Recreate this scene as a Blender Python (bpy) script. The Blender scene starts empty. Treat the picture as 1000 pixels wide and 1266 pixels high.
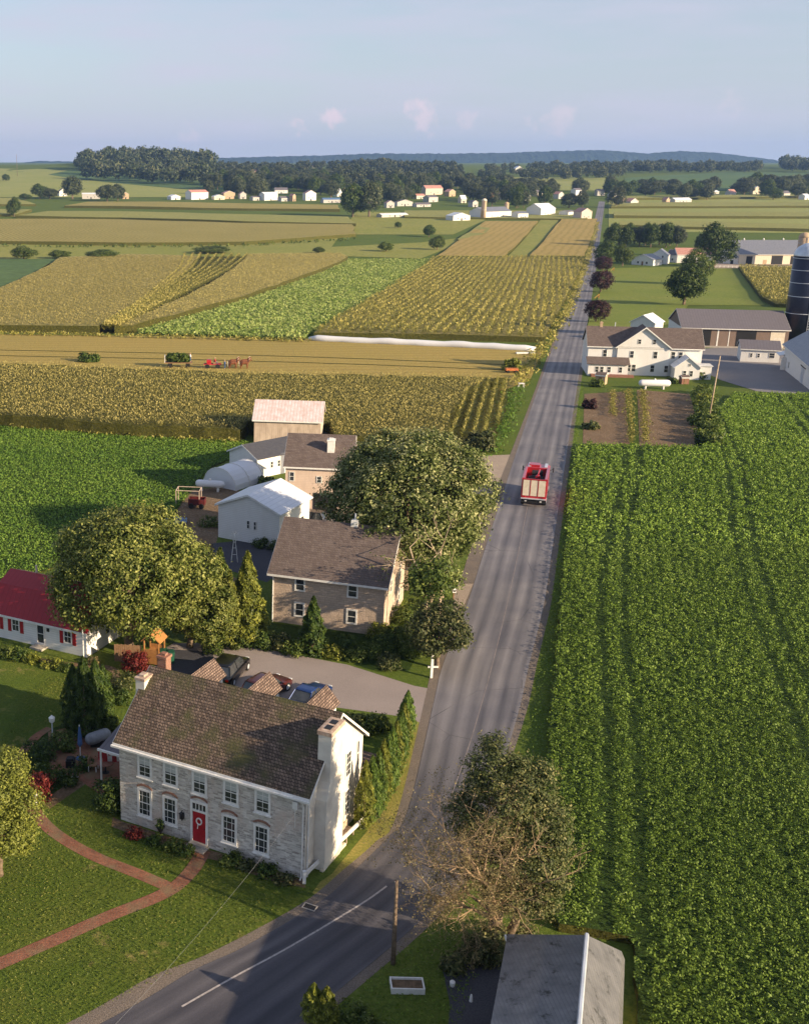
import bpy, math, random
import numpy as np
from mathutils import Vector, Matrix
from mathutils.geometry import delaunay_2d_cdt
R = math.radians
SC = bpy.context.scene
COL = SC.collection
# ------------------------------------------------------------------ camera
F, CX, CY, CAMH = 1400., 260., 633., 38.
PIT = math.atan(433 / 1400.)
cp, sp = math.cos(PIT), math.sin(PIT)
cam = bpy.data.cameras.new('camera'); camo = bpy.data.objects.new('camera', cam); COL.objects.link(camo)
cam.sensor_fit = 'VERTICAL'; cam.sensor_height = 24; cam.lens = F / 1266 * 24
cam.shift_x = (500 - CX) / 1266; cam.clip_end = 40000; cam.clip_start = .5
camo.location = (0, 0, CAMH); camo.rotation_euler = (math.pi / 2 - PIT, 0, 0)
SC.camera = camo
# ------------------------------------------------------------------ sky, sun, exposure
SUN_EL, SUN_AZ = 18.5, 123.0          # azimuth clockwise from +Y (direction towards the sun)
w = bpy.data.worlds.new('World'); SC.world = w; w.use_nodes = True
nt = w.node_tree; nt.nodes.clear(); N = nt.nodes.new; LK = nt.links.new
sky = N('ShaderNodeTexSky'); sky.sky_type = 'NISHITA'; sky.sun_disc = False
sky.sun_elevation = R(SUN_EL); sky.sun_rotation = R(SUN_AZ)
sky.altitude = 100; sky.air_density = 1.0; sky.dust_density = 1.2; sky.ozone_density = 1.6
bg = N('ShaderNodeBackground'); bg.inputs[1].default_value = .078; out = N('ShaderNodeOutputWorld')
tc = N('ShaderNodeTexCoord'); sx = N('ShaderNodeSeparateXYZ'); LK(tc.outputs['Generated'], sx.inputs[0])
# thin evening haze veil towards the horizon and small pink cumulus
ramp = N('ShaderNodeValToRGB'); LK(sx.outputs[2], ramp.inputs[0])
ramp.color_ramp.elements[0].position = 0.0; ramp.color_ramp.elements[0].color = (.85, .85, .85, 1)
ramp.color_ramp.elements[1].position = .16; ramp.color_ramp.elements[1].color = (.25, .25, .25, 1)
veil = N('ShaderNodeMix'); veil.data_type = 'RGBA'; LK(ramp.outputs[0], veil.inputs[0])
LK(sky.outputs[0], veil.inputs[6]); veil.inputs[7].default_value = (3.85, 4.2, 5.25, 1)
mp = N('ShaderNodeMapping'); mp.inputs[3].default_value = (5, 5, 30); LK(tc.outputs['Generated'], mp.inputs[0])
nz = N('ShaderNodeTexNoise'); nz.inputs['Scale'].default_value = 1.3; nz.inputs['Detail'].default_value = 5; LK(mp.outputs[0], nz.inputs[0])
r2 = N('ShaderNodeValToRGB'); LK(nz.outputs[0], r2.inputs[0])
r2.color_ramp.elements[0].position = .4; r2.color_ramp.elements[0].color = (0, 0, 0, 1)
r2.color_ramp.elements[1].position = .8; r2.color_ramp.elements[1].color = (.8, .8, .8, 1)
m2 = N('ShaderNodeMix'); m2.data_type = 'RGBA'; LK(r2.outputs[0], m2.inputs[0]); LK(veil.outputs[2], m2.inputs[6])
m2.inputs[7].default_value = (4.2, 4.15, 5.1, 1)
# cumulus puffs: a few soft cells placed on the dome by direction
last = m2.outputs[2]
for (px, py, rad, st) in ((410, 146, .012, .85), (368, 152, .009, .5), (516, 134, .012, .7), (527, 148, .013, .65), (576, 147, .011, .35), (692, 146, .015, .45), (656, 150, .008, .3), (238, 168, .012, .3), (900, 130, .012, .2)):
    u, v = (px - CX) / F, (CY - py) / F
    d = Vector((u, cp + v * sp, -sp + v * cp)).normalized()
    nn = N('ShaderNodeVectorMath'); nn.operation = 'ADD'; LK(tc.outputs['Generated'], nn.inputs[0])
    n3 = N('ShaderNodeTexNoise'); n3.inputs['Scale'].default_value = 95; n3.inputs['Detail'].default_value = 4; LK(tc.outputs['Generated'], n3.inputs[0])
    sc_ = N('ShaderNodeVectorMath'); sc_.operation = 'SCALE'; sc_.inputs[3].default_value = .03
    sb = N('ShaderNodeVectorMath'); sb.operation = 'SUBTRACT'; sb.inputs[1].default_value = (.5, .5, .5); LK(n3.outputs[1], sb.inputs[0]); LK(sb.outputs[0], sc_.inputs[0])
    LK(sc_.outputs[0], nn.inputs[1])
    ds = N('ShaderNodeVectorMath'); ds.operation = 'DISTANCE'; LK(nn.outputs[0], ds.inputs[0]); ds.inputs[1].default_value = d
    mr = N('ShaderNodeMapRange'); LK(ds.outputs['Value'], mr.inputs[0]); mr.inputs[1].default_value = rad; mr.inputs[2].default_value = rad * .15
    mr.inputs[3].default_value = 0; mr.inputs[4].default_value = st; mr.interpolation_type = 'SMOOTHSTEP'
    mx = N('ShaderNodeMix'); mx.data_type = 'RGBA'; LK(mr.outputs[0], mx.inputs[0]); LK(last, mx.inputs[6]); mx.inputs[7].default_value = (5.6, 4.7, 5.2, 1); last = mx.outputs[2]
LK(last, bg.inputs[0]); LK(bg.outputs[0], out.inputs[0])
sun = bpy.data.lights.new('sun', 'SUN'); sun.energy = 5; sun.angle = R(.6); sun.color = (1, .79, .53)
suno = bpy.data.objects.new('sun', sun); COL.objects.link(suno)
az = R(SUN_AZ); el = R(SUN_EL)
SD = Vector((math.sin(az) * math.cos(el), math.cos(az) * math.cos(el), math.sin(el)))
suno.rotation_euler = SD.to_track_quat('Z', 'Y').to_euler(); suno.location = SD * 200
SC.view_settings.view_transform = 'Standard'; SC.view_settings.look = 'None'
SC.view_settings.exposure = 1.0; SC.view_settings.gamma = 1
SC.cycles.max_bounces = 6; SC.cycles.diffuse_bounces = 2; SC.cycles.transmission_bounces = 3; SC.cycles.volume_bounces = 1
# ------------------------------------------------------------------ terrain
PRY = np.array([-500, 170, 280, 400, 600, 800, 1000, 1400, 2000, 3000, 6000, 30000.])
PRZ = np.array([0, 0, -3, -9, -15, -14, -10, -4, 10, 28, 30, 30.])
def T(x, y):
    x = np.asarray(x, float); y = np.asarray(y, float); s = 0
    for d in (-.08, -.04, 0, .04, .08): s = s + np.interp(y * (1 + d), PRY, PRZ)
    s = s / 5
    def bump(cx, cy, rx, ry, h): return h * np.exp(-((x - cx) / rx) ** 2 - ((y - cy) / ry) ** 2)
    s = s + bump(-560, 2500, 420, 500, 8) + bump(-170, 2450, 190, 330, 17) + bump(500, 2500, 260, 300, 4)
    return s
def Tz(x, y): return float(T(x, y))
_g = {}
def G(px, py, h=0.):
    """ground point seen at a photo pixel (h: height above the terrain)"""
    k = (px, py, h)
    if k in _g: return _g[k]
    u = (px - CX) / F; v = (CY - py) / F
    d = (u, cp + v * sp, -sp + v * cp)
    ts = 10 * 1.01 ** np.arange(900)
    below = CAMH + d[2] * ts < T(d[0] * ts, d[1] * ts) + h
    i = int(np.argmax(below)) if below.any() else 899
    lo, hi = ts[max(i - 1, 0)], ts[i]
    for _ in range(22):
        m = (lo + hi) / 2
        if CAMH + d[2] * m < Tz(d[0] * m, d[1] * m) + h: hi = m
        else: lo = m
    _g[k] = (d[0] * hi, d[1] * hi); return _g[k]
def ground(px, py):
    x, y = G(px, py); return (x, y, Tz(x, y))
# ------------------------------------------------------------------ bookkeeping
def tag(o, label=None, cat=None, group=None, kind=None):
    if label: o['label'] = label
    if cat: o['category'] = cat
    if group: o['group'] = group
    if kind: o['kind'] = kind
    return o
def thing(name, label, cat, loc=(0, 0, 0), rz=0., group=None):
    o = bpy.data.objects.new(name, None); COL.objects.link(o); o.location = loc; o.rotation_euler = (0, 0, rz)
    o.empty_display_size = .3
    return tag(o, label, cat, group)
def copy_tree(o, parent=None):
    c = o.copy(); COL.objects.link(c)
    if parent: c.parent = parent
    for ch in list(o.children): copy_tree(ch, c)
    return c
def link(name, me, mats, parent=None):
    if not isinstance(mats, (list, tuple)): mats = [mats]
    for m in mats: me.materials.append(m)
    o = bpy.data.objects.new(name, me); COL.objects.link(o)
    if parent: o.parent = parent
    return o
class MB:
    def __init__(s): s.v = []; s.f = []; s.m = []
    def add(s, vs, fs, m=0):
        b = len(s.v); s.v += [tuple(p) for p in vs]
        for f in fs: s.f.append(tuple(b + i for i in f)); s.m.append(m)
        return s
    def box(s, x0, x1, y0, y1, z0, z1, m=0):
        return s.add([(x0, y0, z0), (x1, y0, z0), (x1, y1, z0), (x0, y1, z0), (x0, y0, z1), (x1, y0, z1), (x1, y1, z1), (x0, y1, z1)],
                     [(0, 3, 2, 1), (4, 5, 6, 7), (0, 1, 5, 4), (1, 2, 6, 5), (2, 3, 7, 6), (3, 0, 4, 7)], m)
    def ext(s, pts, vec, m=0):
        n = len(pts); q = [tuple(p[i] + vec[i] for i in range(3)) for p in pts]
        return s.add(list(pts) + q, [tuple(range(n))[::-1], tuple(range(n, 2 * n))] + [(i, (i + 1) % n, n + (i + 1) % n, n + i) for i in range(n)], m)
    def tube(s, pts, rad, n=6, m=0, caps=True):
        if not isinstance(rad, (list, tuple)): rad = [rad] * len(pts)
        P = [Vector(p) for p in pts]; rings = []
        for i, p in enumerate(P):
            t = (P[min(i + 1, len(P) - 1)] - P[max(i - 1, 0)]).normalized()
            a = t.cross(Vector((0, 0, 1)) if abs(t.z) < .9 else Vector((1, 0, 0))).normalized(); b = t.cross(a)
            rings += [p + (a * math.cos(2 * math.pi * k / n) + b * math.sin(2 * math.pi * k / n)) * rad[i] for k in range(n)]
        fs = []
        for i in range(len(P) - 1):
            for k in range(n): fs.append((i * n + k, i * n + (k + 1) % n, (i + 1) * n + (k + 1) % n, (i + 1) * n + k))
        if caps: fs += [tuple(range(n))[::-1], tuple(range((len(P) - 1) * n, len(P) * n))]
        return s.add(rings, fs, m)
    def lathe(s, prof, n=16, c=(0, 0, 0), m=0):
        vs = []; fs = []
        for r, z in prof: vs += [(c[0] + r * math.cos(2 * math.pi * k / n), c[1] + r * math.sin(2 * math.pi * k / n), c[2] + z) for k in range(n)]
        for i in range(len(prof) - 1):
            for k in range(n): fs.append((i * n + k, i * n + (k + 1) % n, (i + 1) * n + (k + 1) % n, (i + 1) * n + k))
        fs += [tuple(range(n))[::-1], tuple(range((len(prof) - 1) * n, len(prof) * n))]
        return s.add(vs, fs, m)
    def build(s, name, mats, parent=None, smooth=False, bevel=0):
        me = bpy.data.meshes.new(name); me.from_pydata(s.v, [], s.f)
        me.polygons.foreach_set('material_index', s.m)
        if smooth: me.shade_smooth()
        me.update(); o = link(name, me, mats, parent)
        if bevel:
            b = o.modifiers.new('bevel', 'BEVEL'); b.width = bevel; b.segments = 2; b.limit_method = 'ANGLE'
        return o
def quads(name, Q, tint, mat, parent=None):
    """one mesh out of an (n,4,3) array of quads with a per-face tint"""
    n = len(Q); me = bpy.data.meshes.new(name)
    me.vertices.add(n * 4); me.loops.add(n * 4); me.polygons.add(n)
    me.vertices.foreach_set('co', np.ascontiguousarray(Q, dtype=np.float32).ravel())
    me.loops.foreach_set('vertex_index', np.arange(n * 4, dtype=np.int32))
    me.polygons.foreach_set('loop_start', np.arange(0, n * 4, 4, dtype=np.int32))
    try: me.polygons.foreach_set('loop_total', np.full(n, 4, dtype=np.int32))
    except Exception: pass
    me.update(calc_edges=True)
    a = me.attributes.new('tint', 'FLOAT', 'FACE'); a.data.foreach_set('value', np.asarray(tint, dtype=np.float32))
    return link(name, me, mat, parent)
# ------------------------------------------------------------------ materials
def newmat(name):
    m = bpy.data.materials.new(name); m.use_nodes = True; n = m.node_tree; return m, n, n.nodes['Principled BSDF'], n.nodes['Material Output']
def nd(n, t, **k):
    o = n.nodes.new('ShaderNode' + t)
    for a, b in k.items(): setattr(o, a, b)
    return o
def mixc(n, fac, a, b, mode='MIX'):
    m = nd(n, 'Mix', data_type='RGBA', blend_type=mode)
    for i, v in ((0, fac), (6, a), (7, b)):
        if hasattr(v, 'links') or hasattr(v, 'is_linked'): n.links.new(v, m.inputs[i])
        elif i == 0: m.inputs[0].default_value = v
        else: m.inputs[i].default_value = (*v[:3], 1)
    return m.outputs[2]
def noise(n, vec, scale, detail=4, lo=.35, hi=.65, rough=.6):
    t = nd(n, 'TexNoise'); t.inputs['Scale'].default_value = scale; t.inputs['Detail'].default_value = detail; t.inputs['Roughness'].default_value = rough
    if vec is not None: n.links.new(vec, t.inputs[0])
    m = nd(n, 'MapRange'); m.inputs[1].default_value = lo; m.inputs[2].default_value = hi; n.links.new(t.outputs[0], m.inputs[0])
    return m.outputs[0]
def mapping(n, vec, scale=(1, 1, 1), rot=(0, 0, 0), loc=(0, 0, 0)):
    m = nd(n, 'Mapping'); m.inputs[1].default_value = loc; m.inputs[2].default_value = rot; m.inputs[3].default_value = scale; n.links.new(vec, m.inputs[0]); return m.outputs[0]
def bump(n, b, h, s=.3, d=.05):
    o = nd(n, 'Bump'); o.inputs['Strength'].default_value = s; o.inputs['Distance'].default_value = d; n.links.new(h, o.inputs['Height']); n.links.new(o.outputs[0], b.inputs['Normal'])
def obj_co(n): return nd(n, 'TexCoord').outputs['Object']
def plain(name, col, rough=.6, col2=None, scale=3., metal=0., detail=5, b=0., lo=.35, hi=.65, spec=.3):
    m, n, p, o = newmat(name); v = obj_co(n)
    c2 = col2 or tuple(c * .72 for c in col)
    f = noise(n, v, scale, detail, lo, hi); c = mixc(n, f, col, c2)
    n.links.new(c, p.inputs['Base Color']); p.inputs['Roughness'].default_value = rough; p.inputs['Metallic'].default_value = metal
    p.inputs['Specular IOR Level'].default_value = spec
    if b: bump(n, p, f, b)
    return m
def wall_vec(n):
    v = obj_co(n); s = nd(n, 'SeparateXYZ'); n.links.new(v, s.inputs[0])
    a = nd(n, 'Math', operation='ADD'); n.links.new(s.outputs[0], a.inputs[0]); n.links.new(s.outputs[1], a.inputs[1])
    c = nd(n, 'CombineXYZ'); n.links.new(a.outputs[0], c.inputs[0]); n.links.new(s.outputs[2], c.inputs[1]); return c.outputs[0], v
def brickmat(name, c1, c2, mortar, bw, bh, ms=.012, dist=.0, stain=None, b=.4, rough=.85, zk=1., vary=.5, specks=None, flat=False):
    m, n, p, o = newmat(name); wv, v = wall_vec(n)
    if flat: wv = mapping(n, v, (1, 1, 1), (0, 0, R(30)))
    if zk != 1: wv = mapping(n, wv, (1, zk, 1))
    if dist:
        t = nd(n, 'TexNoise'); t.inputs['Scale'].default_value = 2.2; t.inputs['Detail'].default_value = 3; n.links.new(v, t.inputs[0])
        q = nd(n, 'VectorMath', operation='SCALE'); q.inputs[3].default_value = dist; n.links.new(t.outputs[1], q.inputs[0])
        a = nd(n, 'VectorMath', operation='ADD'); n.links.new(wv, a.inputs[0]); n.links.new(q.outputs[0], a.inputs[1]); wv = a.outputs[0]
    t = nd(n, 'TexBrick'); n.links.new(wv, t.inputs[0]); t.inputs['Scale'].default_value = 1; t.inputs['Brick Width'].default_value = bw; t.inputs['Row Height'].default_value = bh
    t.inputs['Mortar Size'].default_value = ms; t.inputs['Mortar Smooth'].default_value = .3; t.inputs['Bias'].default_value = 0
    t.offset = .5; t.squash = 1.3; t.squash_frequency = 3
    t.inputs['Color1'].default_value = (*c1, 1); t.inputs['Color2'].default_value = (*c2, 1); t.inputs['Mortar'].default_value = (*mortar, 1)
    c = t.outputs[0]
    f = noise(n, v, 1.4, 6, .3, .7); c = mixc(n, f, c, mixc(n, vary, c, (.45, .42, .4), 'MULTIPLY'))
    if stain: f2 = noise(n, mapping(n, v, (.5, .5, .3)), 1.2, 6, .48, .66); c = mixc(n, f2, c, stain)
    if specks: c = mixc(n, noise(n, v, 5., 5, .66, .72, .8), c, specks)
    n.links.new(c, p.inputs['Base Color']); p.inputs['Roughness'].default_value = rough; p.inputs['Specular IOR Level'].default_value = .2
    inv = nd(n, 'Math', operation='SUBTRACT'); inv.inputs[0].default_value = 1; n.links.new(t.outputs[1], inv.inputs[1])
    f3 = noise(n, v, 9, 4); ad = nd(n, 'Math', operation='ADD'); n.links.new(inv.outputs[0], ad.inputs[0]); n.links.new(f3, ad.inputs[1])
    bump(n, p, ad.outputs[0], b, .03); return m
def bandmat(name, col, col2, period, axis='z', rough=.6, dirt=None, b=.4, metal=0., spec=.3, moss=None):
    """boards, ribs or laps: bands across one local axis"""
    m, n, p, o = newmat(name); wv, v = wall_vec(n); s = nd(n, 'SeparateXYZ'); n.links.new(v if axis != 'w' else wv, s.inputs[0])
    k = {'x': 0, 'y': 1, 'z': 2, 'w': 0}[axis]
    d = nd(n, 'Math', operation='DIVIDE'); n.links.new(s.outputs[k], d.inputs[0]); d.inputs[1].default_value = period
    fr = nd(n, 'Math', operation='FRACT'); n.links.new(d.outputs[0], fr.inputs[0])
    st = nd(n, 'Math', operation='LESS_THAN'); n.links.new(fr.outputs[0], st.inputs[0]); st.inputs[1].default_value = .14
    c = mixc(n, st.outputs[0], col, col2)
    f = noise(n, mapping(n, v, (.7, .7, .25)), 2.2, 6, .35, .75); c = mixc(n, f, c, dirt or tuple(x * .78 for x in col))
    n.links.new(c, p.inputs['Base Color']); p.inputs['Roughness'].default_value = rough; p.inputs['Metallic'].default_value = metal; p.inputs['Specular IOR Level'].default_value = spec
    if moss: c = mixc(n, noise(n, mapping(n, v, (.5, .5, .5)), 2.6, 7, .55, .66, .75), c, moss); n.links.new(c, p.inputs['Base Color'])
    bump(n, p, fr.outputs[0], b, .02); return m
def leafmat(name, dark, mid, light, trans=.25, rough=.55):
    m, n, p, o = newmat(name)
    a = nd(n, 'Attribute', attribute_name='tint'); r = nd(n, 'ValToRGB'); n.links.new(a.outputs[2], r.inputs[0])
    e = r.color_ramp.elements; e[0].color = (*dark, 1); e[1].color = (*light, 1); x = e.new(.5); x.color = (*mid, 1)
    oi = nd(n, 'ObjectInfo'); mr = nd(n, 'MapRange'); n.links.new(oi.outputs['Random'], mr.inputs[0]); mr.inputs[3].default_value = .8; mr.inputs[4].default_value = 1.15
    vm = nd(n, 'VectorMath', operation='SCALE'); n.links.new(r.outputs[0], vm.inputs[0]); n.links.new(mr.outputs[0], vm.inputs[3])
    n.links.new(vm.outputs[0], p.inputs['Base Color']); p.inputs['Roughness'].default_value = rough; p.inputs['Specular IOR Level'].default_value = .25
    t = nd(n, 'BsdfTranslucent'); n.links.new(vm.outputs[0], t.inputs[0]); ms = nd(n, 'MixShader'); ms.inputs[0].default_value = trans
    n.links.new(p.outputs[0], ms.inputs[1]); n.links.new(t.outputs[0], ms.inputs[2]); n.links.new(ms.outputs[0], o.inputs[0]); return m
def groundmat(name, c1, c2, c3, s1=.25, s2=2.5, b=.5, stripes=None, bd=.06, worn=None):
    """c1/c2 large patches, c3 fine flecks; stripes = (angle, period, colour, strength)"""
    m, n, p, o = newmat(name); v = obj_co(n)
    f = noise(n, v, s1, 5, .35, .65); c = mixc(n, f, c1, c2)
    f2 = noise(n, v, s2, 6, .42, .62, .75)
    if stripes:
        ang, per, col, k = stripes
        q = mapping(n, v, (1, 1, 1), (0, 0, ang)); s = nd(n, 'SeparateXYZ'); n.links.new(q, s.inputs[0])
        wob = noise(n, v, .05, 2, .0, 1.); wm = nd(n, 'Math', operation='MULTIPLY_ADD'); n.links.new(wob, wm.inputs[0]); wm.inputs[1].default_value = per * 1.2; n.links.new(s.outputs[0], wm.inputs[2])
        d = nd(n, 'Math', operation='MULTIPLY'); n.links.new(wm.outputs[0], d.inputs[0]); d.inputs[1].default_value = 2 * math.pi / per
        sn = nd(n, 'Math', operation='SINE'); n.links.new(d.outputs[0], sn.inputs[0]); mr = nd(n, 'MapRange'); n.links.new(sn.outputs[0], mr.inputs[0]); mr.inputs[1].default_value = -.2; mr.inputs[2].default_value = 1; mr.inputs[4].default_value = k
        c = mixc(n, mr.outputs[0], c, col)
    c = mixc(n, f2, c, c3)
    if worn: c = mixc(n, noise(n, v, .28, 5, .62, .7, .65), c, worn)
    n.links.new(c, p.inputs['Base Color']); p.inputs['Roughness'].default_value = .9; p.inputs['Specular IOR Level'].default_value = .1
    bump(n, p, f2, b, bd); return m
M = {}
M['grass'] = groundmat('grass', (.09, .135, .02), (.13, .16, .03), (.065, .1, .015), .12, 3.5)
M['lawn'] = groundmat('lawn', (.085, .135, .018), (.15, .17, .032), (.065, .1, .015), .2, 5., .8, (R(35), 1.1, (.085, .13, .02), .35), worn=(.3, .24, .09))
M['meadow'] = groundmat('meadow', (.22, .235, .05), (.29, .27, .075), (.17, .19, .045), .012, .35)
M['meadow_pale'] = groundmat('meadow_pale', (.25, .27, .075), (.31, .3, .1), (.2, .23, .065), .01, .3)
M['farcrop'] = groundmat('farcrop', (.08, .14, .05), (.11, .17, .06), (.07, .11, .04), .01, .2)
M['golden'] = groundmat('golden', (.36, .27, .09), (.42, .31, .11), (.3, .23, .075), .03, 1.4, .6, (.35, 5., (.22, .18, .05), .6), .2)
M['stubble'] = groundmat('stubble', (.4, .29, .085), (.35, .27, .08), (.3, .24, .07), .03, 1.8, .5, (R(88), 4., (.28, .19, .055), .6), .1)
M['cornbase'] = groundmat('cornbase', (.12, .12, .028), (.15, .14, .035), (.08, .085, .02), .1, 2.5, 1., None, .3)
M['cornfar'] = groundmat('cornfar', (.36, .3, .1), (.42, .345, .13), (.28, .255, .085), .02, .8, .9, (R(-20), 3.2, (.15, .15, .04), .7), .5)
M['cornfar2'] = groundmat('cornfar2', (.31, .3, .1), (.27, .27, .09), (.23, .24, .075), .01, .3, .9, None, .5)
M['cropbase'] = groundmat('cropbase', (.055, .1, .018), (.065, .115, .02), (.04, .07, .014), .3, 4, 1., None, .2)
M['soil'] = groundmat('soil', (.2, .13, .08), (.28, .2, .13), (.12, .085, .05), .3, 4, .8)
M['gravel'] = groundmat('gravel', (.34, .27, .21), (.27, .215, .17), (.4, .33, .27), .6, 12, .5)
M['shoulder'] = groundmat('shoulder', (.2, .17, .15), (.26, .21, .17), (.12, .1, .08), .8, 14, .5)
M['verge'] = groundmat('verge', (.34, .27, .08), (.24, .22, .05), (.17, .18, .04), .5, 6, .5)
M['paving'] = groundmat('paving', (.29, .245, .225), (.235, .2, .185), (.33, .28, .26), .25, 16, .3)
M['darkpaving'] = groundmat('darkpaving', (.07, .07, .085), (.09, .09, .1), (.05, .05, .06), .3, 12, .3)
M['yard'] = groundmat('yard', (.22, .21, .215), (.27, .25, .25), (.17, .165, .17), .1, 8, .3)
M['leafA'] = leafmat('maple_leaf', (.035, .06, .01), (.115, .14, .024), (.36, .36, .1))
M['leafB'] = leafmat('linden_leaf', (.045, .07, .016), (.15, .19, .045), (.62, .6, .28))  # palest stop paints cream sun highlights onto the leaves
M['leafC'] = leafmat('bronze_leaf', (.03, .042, .013), (.075, .095, .03), (.22, .2, .075))
M['leafD'] = leafmat('shrub_leaf', (.03, .055, .01), (.08, .12, .02), (.2, .23, .05))
M['leafY'] = leafmat('yellowgreen_leaf', (.06, .08, .012), (.16, .18, .025), (.36, .36, .06))
M['leafE'] = leafmat('evergreen_leaf', (.02, .045, .01), (.05, .085, .014), (.13, .17, .03))
M['leafH'] = leafmat('hedge_leaf', (.035, .07, .012), (.09, .15, .02), (.19, .25, .045))
M['leafW'] = leafmat('willow_leaf', (.05, .065, .012), (.12, .14, .022), (.26, .27, .05))
M['lawn_blade'] = leafmat('lawn_blade', (.05, .09, .012), (.11, .16, .02), (.24, .24, .05))
M['leafP'] = leafmat('purple_leaf', (.025, .01, .012), (.05, .02, .022), (.11, .05, .045))
M['leafR'] = leafmat('red_leaf', (.06, .008, .008), (.13, .015, .015), (.24, .05, .03))
M['leafO'] = leafmat('dry_leaf', (.09, .075, .03), (.17, .14, .06), (.3, .25, .12))
M['leafF'] = leafmat('far_leaf', (.03, .048, .025), (.065, .088, .04), (.15, .15, .07))
M['crop'] = leafmat('crop_leaf', (.075, .125, .016), (.15, .235, .03), (.245, .345, .055), .32)
M['alfalfa'] = leafmat('alfalfa_leaf', (.06, .13, .016), (.12, .225, .03), (.22, .33, .05), .3)
M['corn'] = leafmat('corn_leaf', (.17, .16, .04), (.33, .285, .08), (.48, .4, .15), .35)
M['corn_row'] = leafmat('corn_row_leaf', (.11, .12, .022), (.25, .235, .05), (.44, .37, .11), .3)
M['tobacco'] = leafmat('tobacco_leaf', (.09, .14, .025), (.18, .25, .05), (.38, .42, .14), .3)
M['bark'] = plain('bark', (.22, .16, .11), .9, (.11, .08, .055), 6, b=.5)
M['palebark'] = plain('pale_bark', (.5, .4, .29), .8, (.3, .22, .15), 5, b=.3)
M['deadbark'] = plain('dead_bark', (.44, .31, .19), .85, (.26, .18, .11), 4, b=.3)
M['white'] = plain('white_paint', (.78, .77, .75), .5, (.66, .64, .6), 2.5)
M['cream'] = plain('cream_paint', (.7, .62, .5), .6, (.6, .52, .4), 2.5)
M['glass'] = plain('window_glass', (.02, .025, .03), .08, (.05, .055, .06), 1.5, spec=.8)
M['blind'] = plain('window_blind', (.5, .52, .5), .6, (.4, .42, .4), 4)
M['red'] = plain('red_paint', (.42, .02, .03), .4, (.3, .015, .02), 3)
M['black'] = plain('black_iron', (.02, .02, .022), .5)
M['wood'] = plain('wood', (.27, .16, .09), .8, (.19, .11, .06), 5)
M['oldwood'] = bandmat('weathered_boards', (.42, .33, .26), (.2, .14, .1), .28, 'w', .9, (.62, .5, .4))
M['stone'] = brickmat('stone_wall', (.92, .87, .8), (.42, .37, .33), (.8, .75, .68), .36, .13, .02, .22, (.66, .54, .46), 1., vary=.45)
M['plaster'] = plain('plaster', (.74, .69, .6), .85, (.6, .54, .46), 1.2, b=.15)
M['block'] = brickmat('block_wall', (.6, .47, .37), (.48, .38, .3), (.38, .3, .24), .42, .2, .015, 0, None, .4, vary=.25)
M['brick'] = brickmat('red_brick', (.33, .15, .1), (.25, .11, .075), (.35, .28, .22), .22, .075, .01, 0, None, .4)
M['brickpath'] = brickmat('brick_paving', (.33, .13, .075), (.22, .085, .05), (.2, .13, .09), .24, .12, .018, .05, (.2, .14, .08), .4, flat=True)
M['shingle'] = brickmat('wood_shingle', (.24, .175, .135), (.1, .075, .06), (.035, .027, .022), .19, .17, .02, .06, (.08, .078, .035), .9, zk=1.5, specks=(.5, .44, .38))
M['shinglepink'] = brickmat('pinkish_shingle', (.36, .26, .21), (.17, .12, .1), (.07, .05, .04), .2, .16, .03, .06, None, .9, zk=1.5, specks=(.6, .5, .44))
M['asphalt_roof'] = brickmat('asphalt_shingle', (.17, .135, .12), (.13, .1, .09), (.08, .06, .055), .3, .2, .012, 0, None, .4, zk=1.5, vary=.4)
M['greyroof'] = bandmat('grey_ribbed_roof', (.2, .21, .25), (.12, .125, .15), .3, 'x', .45, (.26, .27, .3), .5, .3)
M['bigribs'] = bandmat('old_metal_roof', (.22, .215, .215), (.14, .14, .145), .16, 'x', .4, (.12, .12, .125), .5, .35, moss=(.05, .05, .045))
M['navyroof'] = plain('dark_shingle', (.05, .052, .065), .7, (.07, .07, .08), 3)
M['whiteroof'] = bandmat('white_metal_roof', (.72, .74, .78), (.55, .57, .6), .5, 'x', .35, (.62, .64, .68), .3)
M['rustroof'] = bandmat('rusty_metal_roof', (.66, .6, .6), (.42, .3, .28), .45, 'x', .5, (.5, .36, .32), .4)
M['redroof'] = bandmat('red_metal_roof', (.3, .022, .03), (.22, .014, .02), .45, 'x', .4, (.28, .018, .025), .4)
M['purpleroof'] = bandmat('slate_roof', (.15, .135, .15), (.1, .09, .1), .6, 'x', .6, (.12, .11, .12), .3)
M['siding'] = bandmat('white_siding', (.76, .75, .73), (.5, .5, .5), .2, 'z', .6, (.68, .66, .63), .4)
M['pinksiding'] = bandmat('pinkish_siding', (.68, .53, .43), (.5, .38, .3), .2, 'z', .6, None, .4)
M['brownsiding'] = bandmat('brown_siding', (.21, .15, .12), (.13, .09, .075), .3, 'w', .7, None, .4)
M['navy'] = plain('navy_enamel', (.008, .011, .03), .35, (.014, .018, .04), 1.5, spec=.4)
M['silver'] = plain('silver_steel', (.62, .66, .72), .35, (.5, .54, .6), 1., .3)
M['concrete'] = plain('concrete', (.42, .38, .33), .85, (.32, .29, .25), 1.5, b=.2)
M['tan'] = plain('tan_stone', (.5, .36, .23), .85, (.38, .27, .18), 2)
M['plastic'] = plain('white_plastic', (.66, .67, .7), .4, (.66, .66, .68), .8, b=.1)
M['tyre'] = plain('tyre', (.018, .018, .018), .8)
M['horse'] = plain('chestnut_coat', (.2, .07, .03), .6, (.13, .045, .02), 3)
M['hay'] = plain('tobacco_bundle', (.13, .14, .05), .9, (.07, .075, .03), 3, b=.5)
M['skin'] = plain('skin', (.5, .3, .2), .6)
M['whitecloth'] = plain('white_cloth', (.75, .73, .7), .8)
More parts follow.
